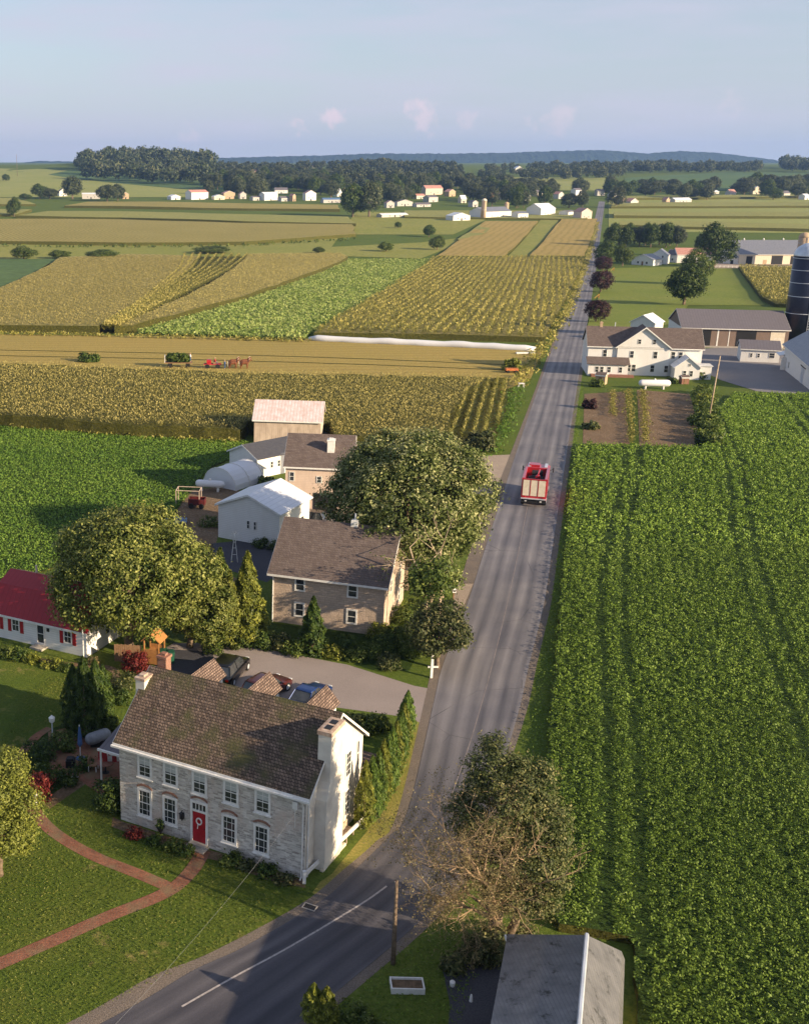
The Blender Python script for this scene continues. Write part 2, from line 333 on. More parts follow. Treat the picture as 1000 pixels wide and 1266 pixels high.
M['bluecloth'] = plain('blue_cloth', (.06, .12, .28), .8)
M['redcloth'] = plain('red_cloth', (.4, .04, .04), .8)
M['greytarp'] = plain('grey_tarp', (.24, .25, .27), .6, (.17, .18, .2), 3)
M['bluetarp'] = plain('blue_tarp', (.1, .18, .32), .5)
M['binG'] = plain('green_plastic', (.02, .1, .06), .5)
M['capstone'] = plain('brick_cap', (.5, .4, .32), .85, (.34, .23, .17), 4)
M['terra'] = plain('terracotta', (.5, .16, .05), .7)
# ------------------------------------------------------------------ sheets, fields and roads
def wpoly(px): return [G(*p) for p in px]
def dens(poly, step, jit=0., rng=None):
    o = []
    for i, a in enumerate(poly):
        b = poly[(i + 1) % len(poly)]; L = math.dist(a, b); st = step(a) if callable(step) else step; k = max(1, min(60, int(L / st)))
        for j in range(k):
            t = j / k; p = (a[0] + (b[0] - a[0]) * t, a[1] + (b[1] - a[1]) * t)
            if jit and j: p = (p[0] + rng.uniform(-jit, jit), p[1] + rng.uniform(-jit, jit))
            o.append(p)
    return o
def inside(P, poly):
    P = np.asarray(P); x, y = P[:, 0], P[:, 1]; r = np.zeros(len(P), bool); n = len(poly)
    for i in range(n):
        x1, y1 = poly[i]; x2, y2 = poly[(i + 1) % n]
        if y1 == y2: continue
        c = ((y1 > y) != (y2 > y)) & (x < (x2 - x1) * (y - y1) / (y2 - y1) + x1); r ^= c
    return r
def sheet(name, poly, off, mat, h=0., jit=0., kind='structure', label=None, cat=None, step=None, seed=1, rag=0., group=None):
    """a draped sheet over the terrain (h > 0: a crop slab with real sides)"""
    rng = random.Random(seed); xs = [p[0] for p in poly]; ys = [p[1] for p in poly]
    ym = max(1., sum(ys) / len(ys)); st = step or max(1.2, ym * .035)
    out = dens(poly, st, jit, rng); n = len(out); pts = list(out)
    gx = np.arange(min(xs), max(xs), st); gy = np.arange(min(ys), max(ys), st)
    while len(gx) * len(gy) > 16000: st *= 1.3; gx = np.arange(min(xs), max(xs), st); gy = np.arange(min(ys), max(ys), st)
    g = np.array([(x, y) for x in gx for y in gy])
    if len(g): g = g[inside(g, out)]; pts += [tuple(q) for q in g]
    vs, _, fs, _, _, _ = delaunay_2d_cdt([Vector(p) for p in pts], [], [list(range(n))], 1, 1e-4)
    X = np.array([v[0] for v in vs]); Y = np.array([v[1] for v in vs]); Z = T(X, Y) + off + h
    if rag: Z = Z + np.array([rng.uniform(-rag, rag) for _ in X])
    V = [(a, b, c) for a, b, c in zip(X, Y, Z)]; Fs = [tuple(f) for f in fs]
    nside = 0
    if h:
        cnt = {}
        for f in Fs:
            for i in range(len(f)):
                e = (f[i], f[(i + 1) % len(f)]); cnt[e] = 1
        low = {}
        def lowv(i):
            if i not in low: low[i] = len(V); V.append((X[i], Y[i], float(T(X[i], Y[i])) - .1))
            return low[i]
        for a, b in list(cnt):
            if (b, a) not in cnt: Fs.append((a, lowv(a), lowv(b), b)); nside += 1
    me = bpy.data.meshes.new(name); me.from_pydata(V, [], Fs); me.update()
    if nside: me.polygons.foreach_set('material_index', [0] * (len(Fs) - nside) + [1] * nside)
    return tag(link(name, me, [mat, M['cornbase']] if nside else mat), label, cat, group, kind)  # slab sides take dark stalk green, with their shade painted into the colour
def ribbon(name, Lp, Rp, off, mat, sub=6, kind='structure'):
    def cr(P):
        o = []
        for i in range(len(P) - 1):
            p0, p1, p2, p3 = P[max(i - 1, 0)], P[i], P[i + 1], P[min(i + 2, len(P) - 1)]
            for j in range(sub):
                t = j / sub
                o.append(tuple(.5 * (2 * p1[k] + (p2[k] - p0[k]) * t + (2 * p0[k] - 5 * p1[k] + 4 * p2[k] - p3[k]) * t * t + (3 * p1[k] - p0[k] - 3 * p2[k] + p3[k]) * t ** 3) for k in (0, 1)))
        o.append(P[-1]); return o
    A, B = cr(Lp), cr(Rp); V = []; U = []; s = 0; W = 6; pm = None
    for a, b in zip(A, B):
        m = ((a[0] + b[0]) / 2, (a[1] + b[1]) / 2)
        if pm: s += math.dist(m, pm)
        pm = m
        for k in range(W + 1):
            t = k / W; x, y = a[0] + (b[0] - a[0]) * t, a[1] + (b[1] - a[1]) * t
            V.append((x, y, Tz(x, y) + off + .00004 * y)); U.append((t, s))
    Fs = [(i * (W + 1) + k, i * (W + 1) + k + 1, (i + 1) * (W + 1) + k + 1, (i + 1) * (W + 1) + k) for i in range(len(A) - 1) for k in range(W)]
    me = bpy.data.meshes.new(name); me.from_pydata(V, [], Fs); uv = me.uv_layers.new(name='uv')
    for l in me.loops: uv.data[l.index].uv = U[l.vertex_index]
    me.update(); return tag(link(name, me, mat), kind=kind)
def line_ribbon(name, px, wid, off, mat):
    P = wpoly(px); A = []; B = []
    for i, p in enumerate(P):
        a, b = P[max(i - 1, 0)], P[min(i + 1, len(P) - 1)]; d = Vector((b[0] - a[0], b[1] - a[1])).normalized()
        ww = wid[i] if isinstance(wid, (list, tuple)) else wid
        A.append((p[0] - d.y * ww / 2, p[1] + d.x * ww / 2)); B.append((p[0] + d.y * ww / 2, p[1] - d.x * ww / 2))
    return ribbon(name, A, B, off, mat)
def vnoise(x, y, s, seed=0):
    r = np.random.RandomState(seed); o = 0
    for k in range(5):
        a = r.rand() * 6.28; f = (1 + .7 * k) / s; o = o + np.sin((x * np.cos(a) + y * np.sin(a)) * f * 3 + r.rand() * 6 + 1.3 * np.sin(x * f * .9 + r.rand() * 6)) / (1 + .5 * k)
    return o / 3
def diamonds(rs, C, Nn, size, asp=.55, flat=.7, up=None):
    n = len(C); nn = Nn + flat * rs.normal(size=(n, 3)); nn /= np.linalg.norm(nn, axis=1)[:, None] + 1e-9
    r = rs.normal(size=(n, 3)) if up is None else np.tile(up, (n, 1)) + .35 * rs.normal(size=(n, 3))
    t = r - nn * (r * nn).sum(1)[:, None]; t /= np.linalg.norm(t, axis=1)[:, None] + 1e-9; b = np.cross(nn, t)
    s = (size * (.6 + .8 * rs.rand(n)))[:, None]
    return np.stack([C + t * s, C + b * s * asp, C - t * s, C - b * s * asp], 1)
def rows(poly, ang, rowsp, plsp, rs, jr=.08, jp=.3):
    """plant positions on rows that run along direction ang"""
    u = np.array([math.sin(ang), math.cos(ang)]); v = np.array([math.cos(ang), -math.sin(ang)]); P = np.array(poly)
    a, b = P @ u, P @ v; A, B = np.meshgrid(np.arange(a.min(), a.max(), plsp), np.arange(b.min(), b.max(), rowsp))
    A = A.ravel() + rs.uniform(-jp, jp, A.size) * plsp; B = B.ravel() + rs.normal(0, jr, B.size); Q = A[:, None] * u + B[:, None] * v
    return Q[inside(Q, poly)]
def crop_plants(name, Q, z0, z1, rad, leaves, size, mat, seed, label, cat, up=.8, tintf=None, asp=.5, group=None):
    rs = np.random.RandomState(seed); n = len(Q); pz = T(Q[:, 0], Q[:, 1]); pt = rs.rand(n) * .5 + .25
    if tintf is not None: pt = pt + tintf(Q)
    hs = 1 + .35 * rs.normal(size=n) * .5
    C = np.repeat(np.c_[Q, pz], leaves, 0); o = rs.normal(0, 1, (n * leaves, 3)) * [rad, rad, 0]; C = C + o
    f = rs.rand(n * leaves) ** .6; C[:, 2] += z0 + (z1 - z0) * f * np.repeat(hs, leaves)
    Nn = np.c_[o[:, :2] / (rad + 1e-6) * .5, np.full(len(C), up)]
    q = diamonds(rs, C, Nn, np.full(len(C), size), asp); t = np.repeat(pt, leaves) + rs.uniform(-.22, .22, len(C)) + .15 * (f - .6)
    return tag(quads(name, q, np.clip(t, 0, 1), mat), label, cat, group, 'stuff')
def corn_plants(name, Q, h, mat, seed, label, leaves=5, size=.45, tassel=.34, group=None, nar=1.):
    rs = np.random.RandomState(seed); n = len(Q); pz = T(Q[:, 0], Q[:, 1]); hh = h * (1 + .07 * rs.normal(size=n))
    big = vnoise(Q[:, 0], Q[:, 1], 30, seed) * .16 + vnoise(Q[:, 0], Q[:, 1], 7, seed + 1) * .1
    C = np.repeat(np.c_[Q, pz], leaves, 0); a = rs.rand(n * leaves) * 6.28; rr = .28 + .12 * rs.rand(n * leaves)
    f = np.tile(np.linspace(.45, .97, leaves), n); C[:, 0] += np.cos(a) * rr; C[:, 1] += np.sin(a) * rr; C[:, 2] += np.repeat(hh, leaves) * f
    d = np.c_[np.cos(a), np.sin(a), .5 * np.ones(len(a))]; d /= np.linalg.norm(d, axis=1)[:, None]
    b = np.cross(d, [0, 0, 1.]); b /= np.linalg.norm(b, axis=1)[:, None]; s = (size * (.7 + .6 * rs.rand(len(a))))[:, None]
    q1 = np.stack([C - d * s, C + b * s * .22, C + d * s, C - b * s * .22], 1)
    t1 = np.repeat(.2 + .35 * rs.rand(n) + big, leaves) + rs.uniform(-.15, .15, len(a)) + .3 * (f - .8)
    C2 = np.c_[Q + rs.normal(0, .08, (n, 2)), pz + hh + .12]; k = rs.rand(n) < .85; C2 = C2[k]
    q2 = diamonds(rs, C2, rs.normal(size=(len(C2), 3)) * [1, 1, .3], np.full(len(C2), tassel * .5), .5, .2, (0, 0, 1.)); t2 = .78 + .2 * rs.rand(len(C2)) + big[k]
    tt = np.concatenate([t1, t2]); tt = .5 + (tt - .5) * nar
    return tag(quads(name, np.concatenate([q1, q2]), np.clip(tt, 0, 1), mat), label, 'crop field', group, 'stuff')
# ------------------------------------------------------------------ trees and plants
def crown_q(rs, lobes, nclump, per, crad, size, shell=.8, upb=.15, droop=0.):
    L = np.array(lobes, float); ar = (L[:, 3] * L[:, 4] * L[:, 5]) ** (2 / 3.); k = rs.choice(len(L), nclump, p=ar / ar.sum()); l = L[k]
    d = rs.normal(size=(nclump, 3)); d[:, 2] += upb; d /= np.linalg.norm(d, axis=1)[:, None]
    r = shell + (1.02 - shell) * rs.rand(nclump) ** .7; C = l[:, :3] + d * l[:, 3:6] * r[:, None]
    keep = np.ones(nclump, bool)
    for j in range(len(L)):
        e = (((C - L[j, :3]) / L[j, 3:6]) ** 2).sum(1); keep &= ~((e < .5) & (k != j))
    C = C[keep]; d = d[keep]; n = len(C); sc = (.6 + .8 * rs.rand(n))
    ct = .18 + .5 * rs.rand(n)
    c = np.repeat(C, per, 0) + rs.normal(size=(n * per, 3)) * (crad * .78 * np.repeat(sc, per))[:, None] * [1, 1, .75]
    off = (c - np.repeat(C, per, 0)) / crad; Nn = np.repeat(d, per, 0) * .7 + off * .5 + [0, 0, .35]
    q = diamonds(rs, c, Nn, np.full(len(c), size), .5, .55); t = np.repeat(ct, per) * .9 + rs.uniform(-.14, .14, len(c)) + .14 * np.clip(off[:, 2], -1, 1) + .2 * np.clip((off * np.repeat(d, per, 0)).sum(1), -1, 1.5)  # clump tint paints light in: paler at outer top, darker at base
    return q, np.clip(t, 0, 1)
def mklobes(rs, r, rz, zc, n, sub=.45, cone=0.):
    lb = [(0, 0, zc, r * .74, r * .74, rz * .8)]
    for i in range(n):
        ph = math.acos(1 - 1.75 * (i + .5) / n); a = i * 2.4 + rs.uniform(-.3, .3); k = .62 + .12 * rs.rand(); s = r * sub * (.75 + .5 * rs.rand())
        zz = math.cos(ph); tap = 1 - cone * max(0, (zz + 1) / 2)
        lb.append((math.sin(ph) * math.cos(a) * r * k * tap, math.sin(ph) * math.sin(a) * r * k * tap, zc + zz * rz * k, s * tap, s * tap, s * .8))
    return lb
def limbs(mb, rs, h0, r0, tips, trunk_top, n=7):
    mb.tube([(0, 0, -.2), (0, 0, h0 * .5), (rs.uniform(-.1, .1), rs.uniform(-.1, .1), h0), (0, 0, trunk_top)], [r0 * 1.35, r0, r0 * .85, r0 * .3], 9)
    for tx, ty, tz in tips:
        z = h0 * (.75 + .5 * rs.rand()); m = (tx * .4 + rs.uniform(-.3, .3), ty * .4 + rs.uniform(-.3, .3), z + (tz - z) * .55)
        mb.tube([(0, 0, z), m, (tx * .8, ty * .8, z + (tz - z) * .9)], [r0 * .5, r0 * .32, r0 * .1], 6)
def tree(name, label, cat, xyz, h, r, mat, seed, crown_base=.25, nl=14, dens_=1., size=.2, crad=.38, per=16, bark='bark', group=None, cone=0., trunk_r=None, leans=None, shell=.8, upb=.2, sub=.45):
    rs = np.random.RandomState(seed); t = thing(name, label, cat, xyz, 0, group)
    zb = h * crown_base; rz = (h - zb) / 2; zc = zb + rz; lb = mklobes(rs, r, rz, zc, nl, sub, cone)
    area = 4 * math.pi * ((r * r * rz) ** (2 / 3.)); n = int(area * 7. * dens_ / (crad / .38) ** 2)
    q, tt = crown_q(rs, lb, n, per, crad, size, shell, upb)
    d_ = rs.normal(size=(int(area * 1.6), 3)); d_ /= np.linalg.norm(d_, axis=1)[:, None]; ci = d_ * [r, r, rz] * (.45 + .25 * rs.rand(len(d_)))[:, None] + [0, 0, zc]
    qi = diamonds(rs, ci, d_, np.full(len(ci), size * 2.2), .7, .5); q = np.concatenate([q, qi]); tt = np.concatenate([tt, rs.rand(len(ci)) * .25])  # inner fill leaves tinted dark, crown shade put into their colour
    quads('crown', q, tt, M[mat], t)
    mb = MB(); limbs(mb, rs, zb * .9, trunk_r or r * .055 + .06, [l[:3] for l in lb[1:]], zb + rz)
    mb.build('trunk', M[bark], t, True); return t
def conifer_q(rs, h, r, z0, n, size, shape='cone'):
    f = rs.rand(n) ** (.75 if shape == 'cone' else 1.); a = rs.rand(n) * 6.283
    prof = (1 - f) ** .85 if shape == 'cone' else np.sin(np.clip(f * 1.02 + .12, 0, 1) * math.pi) ** .45
    lob = 1 + .16 * np.sin(a * 5 + 3 * np.sin(f * 9)) + .12 * np.sin(f * 34 + a * 2)
    prof = prof if shape == 'cone' else np.minimum(1, (1 - f) * 2.0) ** .75 * np.minimum(1, f * 5 + .55)
    rr = r * prof * lob * (.72 + .32 * rs.rand(n)); C = np.c_[np.cos(a) * rr, np.sin(a) * rr, z0 + f * (h - z0)]
    Nn = np.c_[np.cos(a), np.sin(a), .3 + 0 * a]
    q = diamonds(rs, C, Nn, np.full(n, size), .42, .5, (0, 0, 1.)) if shape != 'cone' else diamonds(rs, C, Nn, np.full(n, size), .45, .6)
    return q, np.clip(.3 + .25 * (lob - 1) * 5 + rs.uniform(-.2, .25, n), 0, 1)
def conifer(name, label, cat, xyz, h, r, mat, seed, n=3000, size=.14, shape='cone', group=None, z0=.1):
    rs = np.random.RandomState(seed); t = thing(name, label, cat, xyz, 0, group); q, tt = conifer_q(rs, h, r, z0, n, size, shape)
    quads('crown', q, tt, M[mat], t); MB().tube([(0, 0, -.1), (0, 0, h * .75)], [r * .13 + .03, .03], 7).build('trunk', M['bark'], t, True); return t
def shrub(name, label, xyz, r, h, mat, seed, dens_=1., size=.1, group=None, cat='shrub'):
    rs = np.random.RandomState(seed); lb = mklobes(rs, r, h * .55, h * .45, 6, .5)
    n = max(14, int(26 * dens_ * (r + h) ** 1.3)); q, tt = crown_q(rs, lb, n, 12, .16 * (.6 + r * .4), size, .6)
    q[:, :, 2] = np.maximum(q[:, :, 2], .01)
    o = quads(name, q, tt, M[mat]); o.location = xyz; return tag(o, label, cat, group)
def branching(mb, rs, p, d, L, r, depth, tips, droop=0.):
    """one crooked limb that forks"""
    pts = [Vector(p)]; rad = [r]; k = 4
    for i in range(k):
        d = (d + Vector(rs.normal(0, .2, 3)) + Vector((0, 0, droop))).normalized(); pts.append(pts[-1] + d * L / k); rad.append(r * (1 - .5 * (i + 1) / k))
        if depth and i > 0:
            for _ in range(1 + int(rs.rand() < .6)):
                s = (d + Vector(rs.normal(0, .75, 3))).normalized(); branching(mb, rs, pts[-1], s, L * (.5 + .2 * rs.rand()), rad[-1] * .6, depth - 1, tips, droop)
    mb.tube(pts, rad, 5 if r > .03 else 3, caps=False); tips.append(tuple(pts[-1])); tips.append(tuple(pts[-2]))
# ------------------------------------------------------------------ buildings
def wmap(face, L, D):
    return {'F': lambda a, d, z: (a, -d, z), 'R': lambda a, d, z: (L + d, a, z), 'L': lambda a, d, z: (-d, a, z), 'B': lambda a, d, z: (a, D + d, z)}[face]
def fbox(mb, P, a0, a1, d0, d1, z0, z1, m=0):
    v = [P(a, d, z) for z in (z0, z1) for a, d in ((a0, d0), (a1, d0), (a1, d1), (a0, d1))]
    mb.add(v, [(0, 1, 2, 3), (7, 6, 5, 4), (4, 5, 1, 0), (5, 6, 2, 1), (6, 7, 3, 2), (7, 4, 0, 3)], m)
def window(root, face, L, D, a, z, ww, hh, mat='white', cols=0, rws=1, fr=.09, blind=0., name='window', glass='glass', sill=False):
    """casing standing proud of the wall, pane set back inside it"""
    P = wmap(face, L, D); x0, x1, z0, z1 = a - ww / 2, a + ww / 2, z, z + hh; m = MB()
    fbox(m, P, x0, x0 + fr, -.01, .055, z0, z1); fbox(m, P, x1 - fr, x1, -.01, .055, z0, z1)
    fbox(m, P, x0 + fr, x1 - fr, -.01, .055, z1 - fr, z1); fbox(m, P, x0 + fr, x1 - fr, -.01, .055, z0, z0 + fr)
    for i in range(1, rws + 1): zz = z0 + (z1 - z0) * i / (rws + 1); fbox(m, P, x0 + fr, x1 - fr, -.01, .04 if i == (rws + 1) // 2 else .032, zz - (.025 if i == (rws + 1) // 2 else .012), zz + (.025 if i == (rws + 1) // 2 else .012))
    for i in range(1, cols + 1): aa = x0 + (x1 - x0) * i / (cols + 1); fbox(m, P, aa - .012, aa + .012, -.01, .03, z0 + fr, z1 - fr)
    if sill: fbox(m, P, x0 - .06, x1 + .06, -.01, .12, z0 - .07, z0 - .002)
    o = m.build(name, M[mat], root)
    g = MB(); fbox(g, P, x0 + fr * .9, x1 - fr * .9, -.005, .018, z0 + fr * .9, z1 - fr * .9); g.build('pane', M[glass], o)
    if blind: b = MB(); fbox(b, P, x0 + fr, x1 - fr, .018, .022, z1 - fr - (hh - 2 * fr) * blind, z1 - fr); b.build('blind', M['blind'], o)
    return o
def panel(root, name, face, L, D, a, z, ww, hh, mat, d=.05, label=None):
    P = wmap(face, L, D); m = MB(); fbox(m, P, a - ww / 2, a + ww / 2, -.01, d, z, z + hh); o = m.build(name, M[mat], root)
    if label: o['label'] = label
    return o
def gable(root, L, D, h, r, wall, roof, ov=.35, ovg=.3, trim='white', rt=.1, x0=0, y0=0, z0=0, ridge_at=.5, names=('wall', 'roof'), fasc=True):
    """gabled block with its ridge along local x"""
    yr = y0 + D * ridge_at; X0, X1 = x0, x0 + L
    w_ = MB(); w_.ext([(X0, y0, z0), (X0, y0 + D, z0), (X0, y0 + D, h), (X0, yr, r), (X0, y0, h)], (L, 0, 0)); wo = w_.build(names[0], M[wall], root)
    s1 = (r - h) / (yr - y0); s2 = (r - h) / (y0 + D - yr); m = MB(); e = .015
    for sg, yy, s in ((-1, y0 - ov, s1), (1, y0 + D + ov, s2)):
        ze = h - ov * s + e; zr = r + e
        m.ext([(X0 - ovg, yy, ze), (X0 - ovg, yr, zr), (X0 - ovg, yr, zr + rt), (X0 - ovg, yy, ze + rt)], (L + 2 * ovg, 0, 0))
    ro = m.build(names[1], M[roof], root)
    if fasc:
        f = MB()
        for sg, yy, s in ((-1, y0 - ov, s1), (1, y0 + D + ov, s2)):
            ze = h - ov * s + e; ya, yb = (yy - .03, yy - .004) if sg < 0 else (yy + .004, yy + .03)
            f.box(X0 - ovg, X1 + ovg, ya, yb, ze - .1, ze + rt * .8)
            for xx in (X0 - ovg - .03, X1 + ovg + .004):
                f.ext([(xx, yy, ze - .08), (xx, yr, r + e - .08), (xx, yr, r + e + rt * .85), (xx, yy, ze + rt * .85)], (.026, 0, 0))
        f.build('fascia', M[trim], root)
    return wo, ro
def site(px, py, px2, py2):
    """local frame of a building from the two ground corners of its front"""
    a, b = G(px, py), G(px2, py2); return (a[0], a[1], Tz(*a)), math.atan2(b[1] - a[1], b[0] - a[0]), math.dist(a, b)
def chimney(root, x, y, z0, z1, sx, sy, mat='brick', cap=None, name='chimney'):
    m = MB().box(x - sx / 2, x + sx / 2, y - sy / 2, y + sy / 2, z0, z1); o = m.build(name, M[mat], root)
    c = MB().box(x - sx / 2 - .06, x + sx / 2 + .06, y - sy / 2 - .06, y + sy / 2 + .06, z1, z1 + .16); c.box(x - sx * .28, x + sx * .28, y - sy * .28, y + sy * .28, z1 + .16, z1 + .3)
    c.build('chimney_cap', M[cap or mat], o); return o
# ================================================================== GROUND
def make_ground():
    ys = [-120, -60, -20, 0, 20, 40, 60, 80, 100, 120, 140]; y = 140.
    while y < 14000: y *= 1.012 if y < 4000 else 1.05; ys.append(y)
    us = np.linspace(-1.6, 1.8, 60); V = []; Fs = []
    for yy in ys:
        w_ = max(yy, 0) * .75 + 260
        for u in us: x = u * w_; V.append((x, yy, Tz(x, yy)))
    n = len(us)
    for i in range(len(ys) - 1):
        for k in range(n - 1): Fs.append((i * n + k, i * n + k + 1, (i + 1) * n + k + 1, (i + 1) * n + k))
    me = bpy.data.meshes.new('ground'); me.from_pydata(V, [], Fs); me.update(); tag(link('ground', me, M['grass']), kind='structure')
make_ground()
def roadmat(name='asphalt', dark=(.082, .08, .094), light=(.285, .265, .268)):
    m, n, p, o = newmat(name); uv = nd(n, 'TexCoord').outputs['UV']; s = nd(n, 'SeparateXYZ'); n.links.new(uv, s.inputs[0])
    ob = obj_co(n)
    wv = noise(n, mapping(n, uv, (0, .02, 0)), 1., 2, 0., 1.); ad = nd(n, 'Math', operation='MULTIPLY_ADD'); n.links.new(wv, ad.inputs[0]); ad.inputs[1].default_value = .025; n.links.new(s.outputs[0], ad.inputs[2])
    r = nd(n, 'ValToRGB'); n.links.new(ad.outputs[0], r.inputs[0]); e = r.color_ramp.elements; r.color_ramp.interpolation = 'LINEAR'
    e[0].position = 0; e[0].color = (.9,) * 3 + (1,); e[1].position = 1; e[1].color = (.85,) * 3 + (1,)
    for q, c in ((.08, .3), (.2, 1.), (.3, .0), (.39, .95), (.49, .2), (.55, .45), (.61, .0), (.71, 1.), (.8, .0), (.9, .6), (.96, .2)): x = e.new(q); x.color = (c, c, c, 1)
    f = noise(n, mapping(n, uv, (7, .06, 1)), 1.6, 5, .3, .7); mm = mixc(n, .35, r.outputs[0], f)
    c = mixc(n, mm, dark, light)
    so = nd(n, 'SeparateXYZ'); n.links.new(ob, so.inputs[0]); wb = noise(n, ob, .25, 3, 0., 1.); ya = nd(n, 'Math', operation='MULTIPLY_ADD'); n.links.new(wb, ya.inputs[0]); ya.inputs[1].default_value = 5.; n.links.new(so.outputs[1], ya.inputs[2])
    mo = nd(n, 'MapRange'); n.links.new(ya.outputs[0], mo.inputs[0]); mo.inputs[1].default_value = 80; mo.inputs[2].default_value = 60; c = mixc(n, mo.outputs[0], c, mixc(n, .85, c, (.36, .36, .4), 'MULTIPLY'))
    f2 = noise(n, ob, .09, 3, .42, .58); c = mixc(n, f2, c, mixc(n, .5, c, (.5, .52, .62), 'MULTIPLY'))
    f3 = noise(n, ob, 14, 5, .3, .7); c = mixc(n, f3, c, mixc(n, .35, c, (.3, .3, .3), 'MULTIPLY'))
    cr = nd(n, 'TexVoronoi', feature='DISTANCE_TO_EDGE'); cr.inputs['Scale'].default_value = .12; n.links.new(ob, cr.inputs[0])
    lt = nd(n, 'Math', operation='LESS_THAN'); n.links.new(cr.outputs[0], lt.inputs[0]); lt.inputs[1].default_value = .0025
    mk = nd(n, 'Math', operation='MULTIPLY'); n.links.new(lt.outputs[0], mk.inputs[0]); n.links.new(noise(n, ob, .12, 2, .5, .6), mk.inputs[1]); c = mixc(n, mk.outputs[0], c, (.05, .045, .045))
    n.links.new(c, p.inputs['Base Color']); p.inputs['Roughness'].default_value = .75; bump(n, p, f3, .25, .02); return m
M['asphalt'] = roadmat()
RK = .3375
pairs = [((-60, 1360), (240, 1375)), ((148, 1254), (400, 1240)), ((240, 1200), (487, 1168)), ((304, 1170), (530, 1128)), ((400, 1112), (572, 1075)), ((445, 1070), (597, 1030)),
         ((480, 1035), (612, 985)), ((505, 1000), (622, 945))]
LE = [G(*a) for a, b in pairs]; RE = [G(*b) for a, b in pairs]
LE += [(16.6, 76.), (18.4, 82.)]; RE += [(22.6, 74.8), (25.2, 82.)]
for y in (95, 110, 140, 180, 230, 300, 380, 470, 560, 660, 760, 870, 1000, 1150, 1330):
    LE.append((28.2 + RK * (y - 110), y)); RE.append((28.2 + RK * (y - 110) + 6.9, y))
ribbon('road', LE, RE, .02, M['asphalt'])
# gravel shoulder on the outer edge of the bend, then along the straight
SH = [(a[0] + (a[0] - b[0]) * k / 7, a[1] + (a[1] - b[1]) * k / 7) for a, b, k in zip(LE, RE, [1.1, 1.3, 1.4, 1.3, 1.1, .9, .8, .8, .8, .8, 1.1, 1.5, .9, .5, .5, .5, .5, .5, .5])]
ribbon('gravel_shoulder', SH, [(a[0] + .3 * (b[0] - a[0]) / 7, a[1] + .3 * (b[1] - a[1]) / 7) for a, b in zip(LE, RE)][:len(SH)], .008, M['shoulder'])
SH2 = [(b[0] + (b[0] - a[0]) * .09, b[1] + (b[1] - a[1]) * .09) for a, b in zip(LE, RE)]
ribbon('road_edge', RE[:16], SH2[:16], .006, M['shoulder'])
M['roadline'] = plain('worn_line_paint', (.42, .38, .36), .7, (.2, .18, .17), 5, lo=.4, hi=.8)
line_ribbon('centre_line', [(225, 1245), (290, 1208), (360, 1170), (445, 1119), (478, 1096)], .11, .026, M['roadline'])
M['fadedline'] = plain('faded_line_paint', (.17, .145, .14), .7, (.3, .25, .23), 1.2)
line_ribbon('faded_centre_line', [(552, 1000), (585, 905), (614, 800), (636, 705), (652, 625), (668, 545)], .05, .026, M['fadedline'])
M['lawn_far'] = groundmat('lawn_far', (.17, .21, .035), (.22, .23, .05), (.13, .17, .03), .03, .8)
# driveways and yards
def S(name, px, off, mat, **k): return sheet(name, wpoly(px), off, M[mat], **k)
S('driveway', [(188, 812), (215, 795), (255, 795), (330, 803), (430, 822), (512, 848), (540, 853), (552, 856), (538, 905), (516, 892), (490, 885), (440, 878), (380, 870), (300, 858), (205, 850)], .010, 'paving', step=2.)
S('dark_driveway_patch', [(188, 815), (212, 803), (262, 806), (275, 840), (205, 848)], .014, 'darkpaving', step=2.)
S('farm_lane', [(585, 566), (606, 563), (634, 562), (640, 590), (618, 603), (606, 640), (596, 668), (588, 655), (596, 612), (560, 606), (490, 615), (430, 625), (372, 650), (350, 640), (395, 612), (470, 600), (520, 580)], .010, 'gravel', step=3.)
S('barn_apron', [(372, 633), (430, 628), (470, 640), (440, 665), (372, 655)], .013, 'paving', step=2.)
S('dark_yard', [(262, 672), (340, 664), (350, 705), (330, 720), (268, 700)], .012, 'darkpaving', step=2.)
S('verge', [(386, 1104), (420, 1068), (452, 1030), (474, 1000), (492, 962), (502, 930), (508, 888), (534, 893), (529, 930), (521, 965), (506, 1002), (483, 1035), (447, 1070), (400, 1113)], .009, 'verge', step=1., jit=.12)
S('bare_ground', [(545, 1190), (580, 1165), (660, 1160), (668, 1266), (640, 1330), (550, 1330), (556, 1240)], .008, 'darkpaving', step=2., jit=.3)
S('patio', [(60, 905), (105, 895), (150, 905), (152, 960), (128, 985), (95, 962), (62, 950)], .010, 'brickpath', step=1.5)
# brick paths
def path(px, wid, off): return line_ribbon('brick_path', px, [w_ * .82 for w_ in wid] if isinstance(wid, list) else wid * .82, off, M['brickpath'])
path([(252, 1052), (236, 1078), (205, 1104), (130, 1135), (60, 1166), (-10, 1196), (-80, 1226)], 1.05, .018)
path([(212, 1098), (170, 1080), (120, 1060), (80, 1038), (55, 1018), (35, 990), (22, 960), (26, 935), (44, 912), (62, 900)], [1., 1., 1., 1., 1., .95, .9, .85, .8, .7], .014)
S('dirt_path', [(50, 992), (95, 962), (108, 968), (62, 1000)], .006, 'soil', step=1.)
line_ribbon('dirt_path', [(30, 812), (60, 818), (95, 822), (135, 826), (145, 838), (130, 855)], .7, .01, M['soil'])
